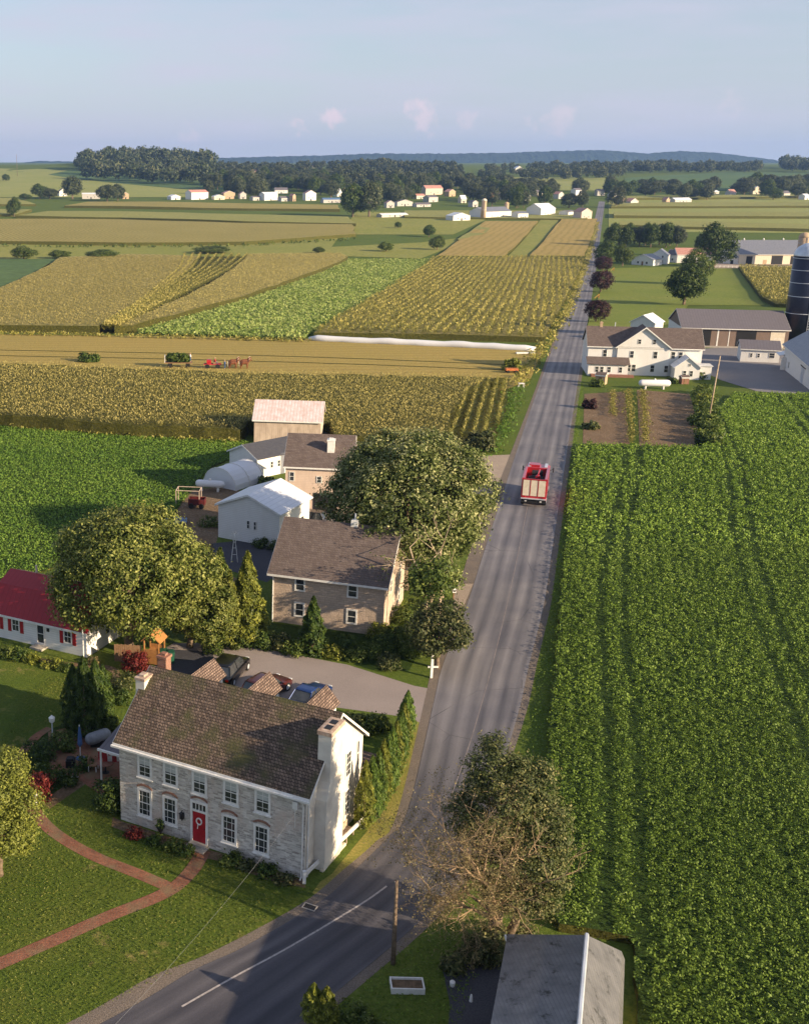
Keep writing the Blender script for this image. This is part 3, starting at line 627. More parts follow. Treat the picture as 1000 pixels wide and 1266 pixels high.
# lawns
S('lawn', [(-160, 880), (-60, 800), (30, 808), (100, 822), (150, 835), (140, 900), (150, 1018), (376, 1092), (395, 1105), (300, 1160), (170, 1225), (60, 1280), (-200, 1420)], .003, 'lawn', step=4.)
S('garden_bed', [(56, 905), (100, 888), (135, 905), (110, 965), (60, 985), (28, 975), (32, 940)], .005, 'cropbase', step=1.5, jit=.15)
S('garden_bed', [(140, 1010), (152, 1016), (376, 1088), (378, 1098), (330, 1088), (268, 1064), (215, 1050), (180, 1036), (138, 1022)], .007, 'soil', step=1., jit=.08)
S('garden_bed', [(255, 790), (300, 765), (336, 770), (473, 787), (500, 770), (520, 800), (505, 830), (450, 822), (330, 798)], .006, 'cropbase', step=2., jit=.1)
S('verge', [(588, 666), (600, 668), (592, 705), (575, 745), (566, 760), (558, 745), (575, 700)], .012, 'gravel', step=1.5)
S('rough_ground', [(200, 640), (240, 605), (300, 600), (272, 640), (268, 700), (300, 720), (250, 740), (215, 690)], .005, 'soil', step=3., jit=.4)
# right-hand farmyard
S('yard', [(862, 432), (905, 428), (960, 432), (1100, 440), (1130, 490), (1000, 489), (935, 484), (890, 470), (862, 456)], .05, 'yard', step=6.)
S('garden_plot', [(722, 487), (772, 484), (778, 549), (720, 550)], .02, 'soil', step=4.)
S('garden_plot', [(787, 482), (852, 487), (868, 553), (790, 553)], .02, 'soil', step=4.)
S('right_lawn', [(752, 332), (910, 328), (945, 378), (850, 378), (835, 400), (722, 420), (728, 395)], .12, 'lawn_far')
S('rear_yard', [(868, 318), (1100, 320), (1100, 332), (860, 332)], .14, 'gravel')
# ================================================================== CROPS
ROAD_ANG = math.atan(RK)
NEAR = [(708, 553), (868, 557), (873, 538), (890, 508), (906, 490), (1060, 489), (1400, 1266), (1400, 1500), (790, 1500), (786, 1290), (781, 1168), (690, 1152), (655, 1100), (668, 1000), (676, 935), (688, 790), (702, 640)]
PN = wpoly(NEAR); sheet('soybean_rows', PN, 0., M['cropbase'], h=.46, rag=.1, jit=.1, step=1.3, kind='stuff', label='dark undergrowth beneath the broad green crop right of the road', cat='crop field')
rs = np.random.RandomState(3)
def thin(Q, y0, d0, y1, d1):
    k = np.interp(Q[:, 1], [y0, y1], [d0, d1]); return Q[rs.rand(len(Q)) < k]
def visible(Q, pad=60):
    dz = -CAMH + T(Q[:, 0], Q[:, 1]); dep = Q[:, 1] * cp - dz * sp; up = Q[:, 1] * sp + dz * cp
    px = CX + F * Q[:, 0] / dep; py = CY - F * up / dep; return Q[(px > -pad) & (px < 1000 + pad) & (py < 1266 + pad * 2)]
def trks(Q):
    b = Q[:, 0] * math.cos(ROAD_ANG) - Q[:, 1] * math.sin(ROAD_ANG) + 1.4 * np.sin(Q[:, 1] / 42.) + .5 * np.sin(Q[:, 1] / 13.)
    r = np.ones(len(Q), bool)
    for c, p in ((4.5, 12.5), (6.3, 12.5)):
        d = np.abs((b - c + p / 2) % p - p / 2); r &= ~((d < .3) & (rs.rand(len(Q)) < .93))
    return r
def cropfield(lo, hi, rsp, psp, leaves, size, rad, seed, label):
    P = [p for p in PN]; Q = visible(rows(P, ROAD_ANG + .01, rsp, psp, rs, .165, .45)); Q = Q[(Q[:, 1] >= lo) & (Q[:, 1] < hi)]; Q = Q[trks(Q)]
    v = vnoise(Q[:, 0], Q[:, 1], 3.2, 5) + .6 * vnoise(Q[:, 0], Q[:, 1], 1.3, 9); Q = Q[(v > -.7) | (rs.rand(len(Q)) < .35)]
    tf = lambda q: .2 * vnoise(q[:, 0], q[:, 1], 26, 7) + .13 * vnoise(q[:, 0], q[:, 1], 5, 8) + .05
    crop_plants('soybean_crop', Q, .28, .82, rad, leaves, size, M['crop'], seed, label, 'crop field', .9, tf, .6)
cropfield(30, 74, .62, .22, 17, .068, .135, 11, 'tall leafy green crop at the lower right, nearest the grey shed')
cropfield(74, 110, .68, .3, 15, .085, .15, 12, 'leafy green crop beside the road opposite the driveway')
cropfield(110, 240, .85, .42, 13, .125, .21, 13, 'far end of the leafy green crop below the vegetable garden')
LF = [(-160, 523), (0, 524), (150, 535), (300, 546), (318, 553), (300, 562), (262, 578), (236, 604), (214, 640), (180, 655), (100, 690), (0, 726), (-200, 790)]
PL = wpoly(LF); sheet('alfalfa_field', PL, .01, M['cropbase'], h=.12, rag=.04, jit=.1, step=2., kind='stuff', label='dark base of the low green field left of the barns', cat='crop field')
Q = visible(rows(PL, R(80), .55, .38, rs, .16, .5))
tf = lambda q: .22 * vnoise(q[:, 0], q[:, 1], 11, 17) + .12
crop_plants('alfalfa_crop', Q, .12, .38, .24, 9, .095, M['alfalfa'], 21, 'low bright green field left of the white barns', 'crop field', .9, tf, .6)
# standing corn below the stubble strip
CF = [(-160, 517), (0, 528), (150, 540), (296, 547), (306, 538), (408, 538), (414, 556), (548, 562), (556, 528), (578, 496), (600, 484), (625, 480), (300, 474), (0, 461), (-160, 457)]
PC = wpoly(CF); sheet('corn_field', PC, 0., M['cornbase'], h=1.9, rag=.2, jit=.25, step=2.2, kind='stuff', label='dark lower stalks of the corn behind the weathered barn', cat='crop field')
Q = visible(rows(PC, R(86), .7, .36, rs, .09, .3)); corn_plants('corn_crop', Q, 2.35, M['corn'], 31, 'tall yellow-tasselled corn behind the weathered barn', 5, .28, .26, nar=.62)
CR = [(556, 528), (552, 556), (600, 556), (612, 548), (638, 476), (604, 474), (578, 492)]
PR2 = wpoly([(552, 530), (550, 552), (604, 552), (612, 545), (636, 480), (600, 480), (575, 495)])
Q = rows(PR2, ROAD_ANG - .05, 1.5, .42, rs, .06, .2); corn_plants('corn_rows', Q, 2.1, M['corn_row'], 32, 'separate green corn rows at the corner by the road', 6, .42)
S('corn_row_soil', [(552, 530), (550, 552), (604, 552), (612, 545), (636, 480), (600, 480), (575, 495)], .03, 'cornbase', step=4)
# stubble strip with the harvest team
S('stubble_field', [(-160, 408), (0, 413), (350, 418), (500, 423), (672, 432), (655, 470), (625, 482), (300, 476), (0, 463), (-160, 459)], .05, 'stubble', step=6.)
for k, px in enumerate(([(-100, 430), (0, 433), (250, 438), (450, 444), (640, 452)], [(-100, 437), (0, 440), (200, 444), (420, 450), (630, 458)])):
    line_ribbon('cut_row', px, .9, .07, M['cornbase'])
P = wpoly([(60, 415), (350, 419), (640, 430), (640, 433), (350, 423), (60, 419)])
# ---- mid fields
def slab(px, mat, h, label, cat='crop field', jit=.5, kind='stuff', rag=.15, seed=1, name='corn_field'):
    return sheet(name, wpoly(px), 0., M[mat], h=h, jit=jit, rag=rag, kind=kind, label=label, cat=cat, seed=seed)
slab([(-160, 400), (0, 411), (122, 413), (150, 395), (230, 340), (245, 320), (160, 318), (75, 322), (0, 362), (-160, 420)][:9] + [(-160, 372)], 'cornfar', 1.9, 'tan ripe corn at the left beyond the stubble strip')
Q = visible(rows(wpoly([(-100, 400), (0, 410), (122, 412), (150, 395), (230, 340), (245, 322), (160, 320), (75, 324), (0, 364), (-100, 380)]), R(75), 1.1, .8, rs, .1, .4)); corn_plants('corn_crop', Q, 2.1, M['corn'], 41, 'tan corn tassels at the left beyond the stubble strip', 3, .4, .4, nar=.6)
PK = wpoly([(126, 412), (140, 412), (262, 352), (305, 318), (250, 318), (228, 344), (150, 396)])
sheet('corn_rows', PK, 0., M['cornbase'], h=.4, kind='stuff', label='dark furrows between the curving corn rows', cat='crop field')
LC = [(229, 318), (222, 336), (190, 366), (128, 412)]; RC = [(306, 318), (276, 341), (216, 374), (146, 413)]; Q = []
for k in range(9):
    C_ = [G(a[0] + (b[0] - a[0]) * k / 8, a[1] + (b[1] - a[1]) * k / 8) for a, b in zip(LC, RC)]
    for i in range(3):
        p0, p1, p2, p3 = C_[max(i - 1, 0)], C_[i], C_[i + 1], C_[min(i + 2, 3)]; n_ = max(2, int(math.dist(p1, p2) / .55))
        for j in range(n_): t = j / n_; Q.append([.5 * (2 * p1[c] + (p2[c] - p0[c]) * t + (2 * p0[c] - 5 * p1[c] + 4 * p2[c] - p3[c]) * t * t + (3 * p1[c] - p0[c] - 3 * p2[c] + p3[c]) * t ** 3) + rs.normal(0, .35) for c in (0, 1)])
corn_plants('corn_rows', np.array(Q), 2.3, M['corn_row'], 42, 'curving green and gold corn rows left of the tobacco', 6, .5, .5)
slab([(142, 413), (165, 412), (430, 322), (420, 317), (308, 318), (264, 354)], 'cornfar', 2., 'strip of golden corn along the left edge of the tobacco')
Q = rows(wpoly([(142, 413), (165, 412), (430, 322), (420, 317), (308, 318), (264, 354)]), R(40), 1.2, .8, rs, .1, .4); corn_plants('corn_crop', Q, 2.2, M['corn'], 43, 'golden tassels of the corn strip left of the tobacco', 3, .4, .4, nar=.6)
PT = wpoly([(168, 414), (376, 421), (392, 408), (535, 322), (432, 322)])
S('tobacco_soil', [(168, 414), (376, 421), (392, 408), (535, 322), (432, 322)], .06, 'cropbase')
Q = rows(PT, R(40), 1.5, 1.0, rs, .12, .2); crop_plants('tobacco_crop', Q, .15, 1.1, .34, 9, .34, M['tobacco'], 44, 'bright green tobacco field beyond the long white tube', 'crop field', .8, lambda q: .1 * vnoise(q[:, 0], q[:, 1], 20, 3) + .1, .6)
PW = wpoly([(388, 417), (540, 420), (672, 424), (692, 385), (722, 322), (690, 320), (536, 321), (470, 366)])
sheet('corn_field', PW, 0., M['cornfar'], h=1.3, kind='stuff', label='dark lower stalks of the striped corn left of the road', cat='crop field', rag=.15)
Q = rows(PW, ROAD_ANG - .04, 2.5, .7, rs, .42, .4); corn_plants('corn_crop', Q, 2.2, M['corn_row'], 45, 'striped green and gold corn field left of the road', 5, .6, .6, nar=.8)
# ---- far golden blocks by the road
slab([(540, 319), (624, 319), (665, 275), (600, 275), (566, 300)], 'golden', 1.2, 'golden field left of the narrow green strip')
slab([(565, 298), (598, 276), (612, 276), (600, 290), (572, 300)], 'cornfar2', 1.2, 'narrow green crop beside the golden field')
S('green_strip', [(626, 319), (652, 319), (692, 272), (668, 272)], .3, 'meadow')
slab([(654, 319), (722, 319), (738, 272), (694, 272)], 'golden', 1.2, 'golden field between the green strip and the road')
slab([(500, 270), (725, 273), (732, 262), (500, 262)], 'cornfar2', 1.5, 'pale crop in front of the far white farm')
# ---- left far strips: alternating corn and hay
S('meadow', [(-200, 405), (-200, 300), (0, 302), (150, 302), (430, 290), (560, 290), (600, 272), (560, 262), (440, 262), (400, 318), (300, 318), (160, 316), (80, 320), (0, 360)], .10, 'meadow')
S('hayfield', [(-200, 330), (0, 330), (90, 322), (200, 316), (420, 317), (520, 320), (590, 292), (520, 300), (400, 306), (200, 306), (0, 308), (-200, 308)], .16, 'meadow')
slab([(-200, 376), (0, 361), (60, 328), (90, 322), (0, 322), (-200, 324)], 'farcrop', .8, 'dark green crop at the far left edge', name='soybean_field')
far = [  # (px polygon, material, height, label)
    ([(-300, 300), (0, 302), (150, 304), (300, 303), (440, 293), (435, 281), (300, 279), (150, 274), (0, 274), (-300, 272)], 'cornfar', 2.2, 'broad tan corn strip nearest the row of bushes'),
    ([(20, 270), (150, 272), (300, 277), (440, 280), (430, 271), (300, 268), (150, 264), (60, 264)], 'cornfar2', 2.4, 'second corn strip up the left slope'),
    ([(80, 257), (200, 259), (420, 262), (418, 256), (200, 252), (110, 252)], 'cornfar', 2.4, 'third corn strip, just below the far white farms'),
    ([(-200, 256), (45, 255), (20, 247), (-200, 247)], 'cornfar2', 2.4, 'short corn strip on the far left slope'),
    ([(-200, 268), (20, 268), (40, 262), (-200, 261)], 'cornfar2', 2.4, 'corn strip by the lone tree on the far left'),
    ([(765, 282), (860, 284), (1100, 289), (1100, 283), (900, 278), (765, 277)], 'cornfar2', 2.4, 'lowest of the tan corn strips right of the road'),
    ([(758, 270), (1100, 271), (1100, 265), (758, 265)], 'cornfar2', 2.4, 'second of the tan corn strips right of the road'),
    ([(755, 258), (1100, 257), (1100, 252), (755, 253)], 'cornfar2', 2.4, 'third of the tan corn strips right of the road'),
    ([(754, 248), (1100, 244), (1100, 241), (754, 245)], 'cornfar2', 2.4, 'uppermost of the tan corn strips right of the road')]
for px, mt, h, lab in far: slab(px, mt, h, lab, rag=.3, jit=1.2)
S('hayfield', [(752, 286), (1150, 290), (1150, 238), (752, 244)], .14, 'meadow_pale')
S('far_field', [(772, 236), (1100, 236), (1100, 215), (900, 213), (772, 220)], .4, 'farcrop')
S('far_field', [(590, 235), (748, 236), (748, 220), (600, 219)], .4, 'meadow_pale')
S('far_field', [(380, 232), (440, 234), (440, 222), (392, 224)], .4, 'meadow')
S('far_meadow', [(-200, 244), (250, 244), (250, 222), (120, 214), (0, 208), (-200, 206)], .3, 'meadow_pale')
S('far_field', [(60, 216), (100, 222), (300, 240), (250, 224), (130, 212), (90, 210)], .5, 'farcrop')
# right side small corn patch behind the brown barn
PQ = wpoly([(912, 332), (990, 334), (1010, 382), (958, 380), (942, 372)])
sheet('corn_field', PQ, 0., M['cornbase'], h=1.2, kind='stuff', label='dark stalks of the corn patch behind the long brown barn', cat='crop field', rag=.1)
Q = rows(PQ, R(8), 2.6, .9, rs, .15, .3); corn_plants('corn_rows', Q, 2.3, M['corn_row'], 46, 'corn patch behind the long brown barn by the silo', 4, .7, .7)

# ragged weedy margins where the fields meet
def margin(px, wid, ht, sz, mt, lab, sd, sp=.35):
    rs = np.random.RandomState(sd); W_ = wpoly(px); P = []
    for a, b in zip(W_, W_[1:]):
        n = int(math.dist(a, b) / sp)
        for i in range(n): t = i / n; P.append((a[0] + (b[0] - a[0]) * t + rs.normal(0, wid), a[1] + (b[1] - a[1]) * t + rs.normal(0, wid)))
    Q = np.array(P); Q = Q[vnoise(Q[:, 0], Q[:, 1], 9, sd) > -.5]
    crop_plants('field_margin', Q, 0, ht, .35, 6, sz, M[mt], sd, lab, 'weeds', .5, None, .4)
margin([(0, 414), (120, 416), (380, 423)], .8, .9, .35, 'corn_row', 'weedy strip along the near edge of the tan corn and tobacco', 301)
margin([(690, 320), (540, 320), (470, 364), (388, 415)], .7, 1.2, .4, 'tobacco', 'leafy margin between tobacco and striped corn', 302, .6)
margin([(640, 478), (672, 430), (700, 385), (724, 325), (738, 275)], 1.0, .9, .35, 'corn_row', 'rough grass margin between the corn and the road', 303, .5)
margin([(636, 482), (625, 520), (612, 556), (585, 563)], .9, .5, .2, 'alfalfa', 'grassy margin beside the separate corn rows', 304, .25)
margin([(0, 527), (150, 539), (300, 549)], .5, .6, .22, 'corn_row', 'weeds along the front edge of the near corn', 305, .3)
margin([(0, 305), (150, 306), (300, 305), (440, 296)], 3., 1.6, .8, 'leafD', 'rough hedge line below the broad tan corn strip', 306, 1.6)
margin([(722, 552), (800, 556), (868, 556)], .4, .7, .2, 'crop', 'weedy edge between garden and leafy green crop', 307, .3)

# short mown grass on the front lawn, kept off the paths, beds and walls
LWN = wpoly([(-40, 1000), (30, 860), (60, 840), (100, 830), (150, 850), (130, 900), (60, 905), (30, 960), (60, 995), (120, 970), (138, 1022), (215, 1052), (268, 1068), (376, 1094), (385, 1104), (300, 1158), (170, 1223), (90, 1262), (-40, 1330)])
Q = visible(rows(LWN, R(35), .21, .2, rs, .05, .5), 20)
for px_, w_ in (([(252, 1052), (236, 1078), (205, 1104), (130, 1135), (60, 1166), (-10, 1196), (-80, 1226)], .62), ([(212, 1098), (170, 1080), (120, 1060), (80, 1038), (55, 1018), (35, 990), (22, 960), (26, 935), (44, 912), (62, 900)], .6), ([(50, 992), (80, 975), (105, 962)], .5)):
    W_ = wpoly(px_)
    for a, b in zip(W_, W_[1:]):
        d = np.array(b) - a; t = np.clip(((Q - a) @ d) / (d @ d), 0, 1); Q = Q[np.linalg.norm(Q - (np.array(a) + t[:, None] * d), axis=1) > w_]
crop_plants('mown_grass', Q, 0, .1, .1, 3, .06, M['lawn_blade'], 401, 'short mown grass of the lawn before the stone farmhouse', 'grass', .75, lambda q: .25 * vnoise(q[:, 0], q[:, 1], 5, 14) + .15 * vnoise(q[:, 0], q[:, 1], 1.2, 15) + .1, .3)
def HT(px, pb, pt):
    """height of a vertical thing whose foot is at pixel row pb and whose top is at row pt"""
    x, y = G(px, pb); t0 = Tz(x, y); lo, hi = 0., 80.
    for _ in range(30):
        m = (lo + hi) / 2; dz = t0 + m - CAMH; dep = y * cp - dz * sp; up = y * sp + dz * cp
        if CY - F * up / dep > pt: lo = m
        else: hi = m
    return lo
# ================================================================== STONE FARMHOUSE
loc, rz, L = site(150, 1013, 376, 1087); D = 8.
hs = thing('stone_farmhouse', 'long two storey white stone farmhouse with mossy shingle roof and red front door', 'house', loc, rz)
EV, RG = 5.3, 8.4
gable(hs, L, D, EV, RG, 'stone', 'shingle', .22, .3)
MB().box(L, L + .03, -.02, D - .002, 0, EV).ext([(L, -.02, EV), (L, D - .002, EV), (L, D / 2, RG - .05)], (.03, 0, 0)).build('gable_plaster', M['plaster'], hs)
for a in (1.8, 3.57, 5.5, 7.54, 9.54): window(hs, 'F', L, D, a, 3.35, 1.0, 1.5, cols=1, rws=3, fr=.14, blind=.42, sill=True)
for i, a in enumerate((1.75, 3.5, 7.45, 9.5)):
    window(hs, 'F', L, D, a, .75, 1.0, 1.85, cols=2, rws=3, fr=.14, sill=True)
def arch(a, z, wd):
    P = wmap('F', L, D); m = MB(); n = 7; R_ = wd * .9
    for k in range(n):
        t0, t1 = -.62 + 1.24 * k / n, -.62 + 1.24 * (k + 1) / n
        pts = [P(a + R_ * math.sin(t), 0, z - R_ * math.cos(.62) + r_ * math.cos(t)) for t, r_ in ((t0, R_), (t1, R_), (t1, R_ + .14), (t0, R_ + .14))]
        pts = [(p[0], -.06, p[2]) for p in pts]; m.ext(pts, (0, .05, 0))
    m.build('brick_arch', M['brick'], hs)
for a in (1.75, 3.5, 7.45, 9.5): arch(a, 2.63, 1.)
arch(5.48, 2.93, 1.05)
dr = panel(hs, 'door', 'F', L, D, 5.48, .22, .86, 1.95, 'red', .03)
fr = MB(); P = wmap('F', L, D)
for a0, a1, z0, z1 in ((4.9, 5.04, .15, 2.9), (5.92, 6.06, .15, 2.9), (5.04, 5.92, 2.74, 2.9), (5.04, 5.92, 2.2, 2.32)): fbox(fr, P, a0, a1, -.01, .08, z0, z1)
for k in (1, 2, 3): fbox(fr, P, 5.04 + .22 * k - .02, 5.04 + .22 * k + .02, -.01, .06, 2.32, 2.74)
fr.build('door_frame', M['white'], hs)
panel(hs, 'transom_pane', 'F', L, D, 5.48, 2.32, .88, .42, 'glass', .02)
wr = MB()
for k in range(18):
    a0, a1 = k * .349, (k + 1) * .349; wr.tube([(5.48 + .17 * math.cos(a0), -.06, 1.6 + .2 * math.sin(a0)), (5.48 + .17 * math.cos(a1), -.06, 1.6 + .2 * math.sin(a1))], .045, 5)
wr.tube([(5.42, -.07, 1.4), (5.38, -.07, 1.1)], .03, 4); wr.build('wreath', M['white'], dr)
MB().tube([(5.82, -.06, 1.2), (5.86, -.1, 1.2)], .03, 6).build('door_handle', M['black'], dr)
MB().box(4.85, 6.15, -.75, -.002, -.05, .1).box(4.95, 6.05, -.4, -.002, .1, .22).build('door_step', M['concrete'], hs)
l_ = MB().box(4.28, 4.5, -.25, -.05, 1.5, 1.85); l_.ext([(4.24, -.29, 1.85), (4.54, -.29, 1.85), (4.39, -.15, 2.05)], (0, .01, 0)); l_.tube([(4.39, -.01, 1.95), (4.39, -.15, 2.05)], .02, 5); l_.tube([(4.39, -.15, 1.5), (4.39, -.15, 1.38)], .04, 5)
l_.build('wall_lantern', M['black'], hs)
gt = MB().box(-.35, L + .35, -.38, -.26, EV - .3, EV - .18); gt.build('gutter', M['white'], hs)
MB().tube([(L - .12, -.32, EV - .3), (L - .12, -.1, EV - .8), (L - .12, -.09, .2), (L - .12, -.3, .05)], .05, 6).build('downspout', M['white'], hs)
MB().box(L - .75, L - .45, -.16, -.005, 4.3, 4.75).tube([(L - .6, -.1, 4.3), (L - .6, -.06, 3.1)], .02, 5).build('electric_meter', M['white'], hs)
MB().tube([(L + .1, .15, .1), (L + .1, .15, 4.6)], .045, 6).build('downspout', M['white'], hs)
# big exterior stack on the gable
ch = MB(); ch.box(L + .03, L + .68, 1.2, 3.7, -.02, 4.4); ch.ext([(L + .03, 1.2, 4.4), (L + .03, 3.7, 4.4), (L + .03, 3.35, 5.4), (L + .03, 1.6, 5.4)], (.65, 0, 0)); ch.box(L - .1, L + .67, 1.6, 3.3, 5.4, 8.2)
ch.build('stone_chimney', M['plaster'], hs)
cc = MB().box(L - .15, L + .72, 1.53, 3.37, 8.2, 8.45); cc.box(L - .05, L + .62, 1.65, 3.25, 8.45, 8.47); cc.build('chimney_cap', M['capstone'], hs)
MB().box(L + .1, L + .48, 1.85, 2.35, 8.47, 8.49).box(L + .1, L + .48, 2.55, 3.05, 8.47, 8.49).build('flue_opening', M['black'], hs)
chimney(hs, -.2, 3.1, 5., 8.05, .62, .85, 'plaster', 'capstone'); chimney(hs, .35, 4.6, 7., 8.95, .6, .6, 'brick')
window(hs, 'R', L + .03, D, 5.75, 3.5, .8, 1.7, cols=1, rws=3, fr=.09); window(hs, 'R', L + .03, D, 5.75, .9, .8, 1.8, cols=1, rws=3, fr=.09)
window(hs, 'R', L + .03, D, 7.2, 3.5, .35, 1.7, fr=.05); window(hs, 'R', L + .03, D, 4.6, 6.3, .4, .7, fr=.06, rws=0)
for a in (2.3, 6.2, 10.0):                                   # three rear dormers
    d_ = MB(); d_.ext([(a - .72, 4.5, 6.6), (a + .72, 4.5, 6.6), (a + .72, 4.5, 7.35), (a, 4.5, 8.1), (a - .72, 4.5, 7.35)], (0, 2.7, 0)); do = d_.build('dormer', M['white'], hs)
    r_ = MB()
    for s in (-1, 1): r_.ext([(a, 4.05, 8.15), (a + s * .9, 4.05, 7.2), (a + s * .9, 4.05, 7.29), (a, 4.05, 8.24)], (0, 3.3, 0))
    r_.build('dormer_roof', M['shinglepink'], do)
# lean-to porch with tiled roof at the back right, lower wing at the left
pr = MB(); pr.ext([(L - 1.2, D + .001, 3.4), (L - 1.2, D + 2.6, 2.5), (L - 1.2, D + 2.6, 2.6), (L - 1.2, D + .001, 3.5)], (2., 0, 0)); pr.build('porch_roof', M['shinglepink'], hs)
MB().box(L - 1., L + .5, D + .002, D + 2.3, 0, 2.5).build('porch', M['siding'], hs)
po = MB().ext([(-3.2, 2.4, 2.7), (-3.2, 6.6, 3.7), (-3.2, 6.6, 3.8), (-3.2, 2.4, 2.8)], (3.19, 0, 0)); po.build('side_porch_roof', M['purpleroof'], hs)
MB().box(-3.25, -.05, 2.28, 2.39, 2.66, 2.8).build('porch_gutter', M['white'], hs)
MB().tube([(-3.1, 2.45, 2.7), (-3.1, 2.45, 0)], .06, 6).build('porch_post', M['white'], hs); MB().tube([(-3.1, 6.4, 3.6), (-3.1, 6.4, 0)], .06, 6).build('porch_post', M['white'], hs)
# overhead service wire
x0, y0 = loc[0] + math.cos(rz) * (L - .1), loc[1] + math.sin(rz) * (L - .1)
xe, ye = G(60, 1350, 7.); m = MB(); pts = []
for k in range(25):
    t = k / 24; pts.append((x0 + (xe - x0) * t, y0 + (ye - y0) * t, 4.9 + 2.1 * t - 2.6 * t * (1 - t)))
m.tube(pts, .004, 4); tag(m.build('overhead_wire', M['greytarp']), 'thin sagging wire running from the stone farmhouse corner across the lawn', 'wire')
# ================================================================== BLOCK HOUSE
loc, rz, L = site(336, 768, 473, 787); D = 9.
hb = thing('block_house', 'tan block two storey house with brown roof and four white front windows', 'house', loc, rz)
gable(hb, L, D, 4.75, 8.05, 'block', 'asphalt_roof', .45, .35)
for a in (2.45, 7.0):
    window(hb, 'F', L, D, a, 3.1, .95, 1.25, rws=1, fr=.14, blind=0); window(hb, 'F', L, D, a, .75, .95, 1.35, rws=1, fr=.14)
window(hb, 'R', L, D, 6.6, 3., .8, 1.2, rws=1); window(hb, 'R', L, D, 6.6, .8, .8, 1.2, rws=1); window(hb, 'R', L, D, 2.6, 3., .8, 1.2, rws=1)
MB().box(L - .9, L + .06, -.08, -.002, 0, .25).build('white_footing', M['white'], hb)
ch = MB().box(5.7, 6.3, 4.2, 4.8, 7.8, 8.5); ch.build('roof_vent', M['white'], hb); MB().tube([(6, 4.5, 8.5), (6, 4.5, 9.1)], .08, 8).build('vent_pipe', M['silver'], hb)
MB().tube([(.1, -.12, 4.4), (.1, -.12, 0)], .05, 6).build('downspout', M['white'], hb)
# ================================================================== BARNYARD
def house(name, label, cat, px, D, h, r, wall, roof, wins=(), doors=(), ov=.3, ovg=.25, ridge_at=.5, trim='white', cross=False):
    loc, rz, L = site(*px)
    if cross:   # gable end faces the camera: ridge runs away from it
        t = thing(name, label, cat, loc, rz); root = bpy.data.objects.new('x', None)
        W = L; w_ = MB(); w_.ext([(0, 0, 0), (W, 0, 0), (W, 0, h), (W * ridge_at, 0, r), (0, 0, h)], (0, D, 0)); w_.build('wall', M[wall], t)
        m = MB(); xr = W * ridge_at
        for xe_, s in ((-ov, (r - h) / xr), (W + ov, (r - h) / (W - xr))):
            ze = h - ov * s + .015; m.ext([(xe_, -ovg, ze), (xr, -ovg, r + .015), (xr, -ovg, r + .13), (xe_, -ovg, ze + .12)], (0, D + 2 * ovg, 0))
        m.build('roof', M[roof], t)
        f = MB()
        for xe_, s in ((-ov, (r - h) / xr), (W + ov, (r - h) / (W - xr))):
            ze = h - ov * s; f.ext([(xe_, -ovg - .03, ze - .08), (xr, -ovg - .03, r - .08), (xr, -ovg - .03, r + .12), (xe_, -ovg - .03, ze + .11)], (0, .026, 0))
        f.build('fascia', M[trim], t); bpy.data.objects.remove(root)
    else:
        t = thing(name, label, cat, loc, rz); gable(t, L, D, h, r, wall, roof, ov, ovg, trim, ridge_at=ridge_at)
    for f_, a, z, ww, hh in wins: window(t, f_, L, D, a * L if f_ in 'FB' else a * D, z, ww, hh, rws=1, fr=.07)
    for f_, a, z, ww, hh, mt in doors: panel(t, 'door', f_, L, D, a * L if f_ in 'FB' else a * D, z, ww, hh, mt, .04)
    return t, L
t, Lw = house('white_barn', 'white sided gable building with white metal roof behind the tan block house', 'barn', (270, 664, 345, 678), 7., 3.7, 5.15, 'siding', 'whiteroof', [('F', .5, 1.5, .38, .95), ('F', .61, 1.5, .38, .95), ('R', .3, 1.2, .8, .9), ('R', .75, 1.2, .8, .9)], [('R', .5, .02, 1., 2.1, 'white')], cross=True)
t, _ = house('pink_house', 'pinkish two storey building with brown roof half hidden by the tall tree', 'house', (352, 632, 432, 636), 9., 5.4, 8., 'pinksiding', 'asphalt_roof', [('F', .1, 3.6, .6, 1.1), ('F', .52, 3.5, .6, .8), ('F', .24, 1.4, .3, .9), ('F', .3, 1.4, .3, .9), ('F', .18, 1.4, .3, .9)], [('F', .6, .02, 2.4, 2.3, 'black')])
chimney(t, 4.9, 2.3, 6., 7.9, .8, .9, 'white')
t, _ = house('weathered_barn', 'weathered grey board barn with rusty white metal roof by the corn', 'barn', (314, 549, 396, 552), 7., 3.6, 5.6, 'oldwood', 'rustroof', [], [('R', .5, .02, 2., 2.4, 'cream')])
t, _ = house('dark_roof_shed', 'low white shed with dark roof behind the round greenhouse', 'shed', (284, 581, 318, 592), 8., 2.6, 3.8, 'siding', 'navyroof', [('R', .3, 1., .5, .9), ('R', .45, 1., .5, .9)], cross=True)
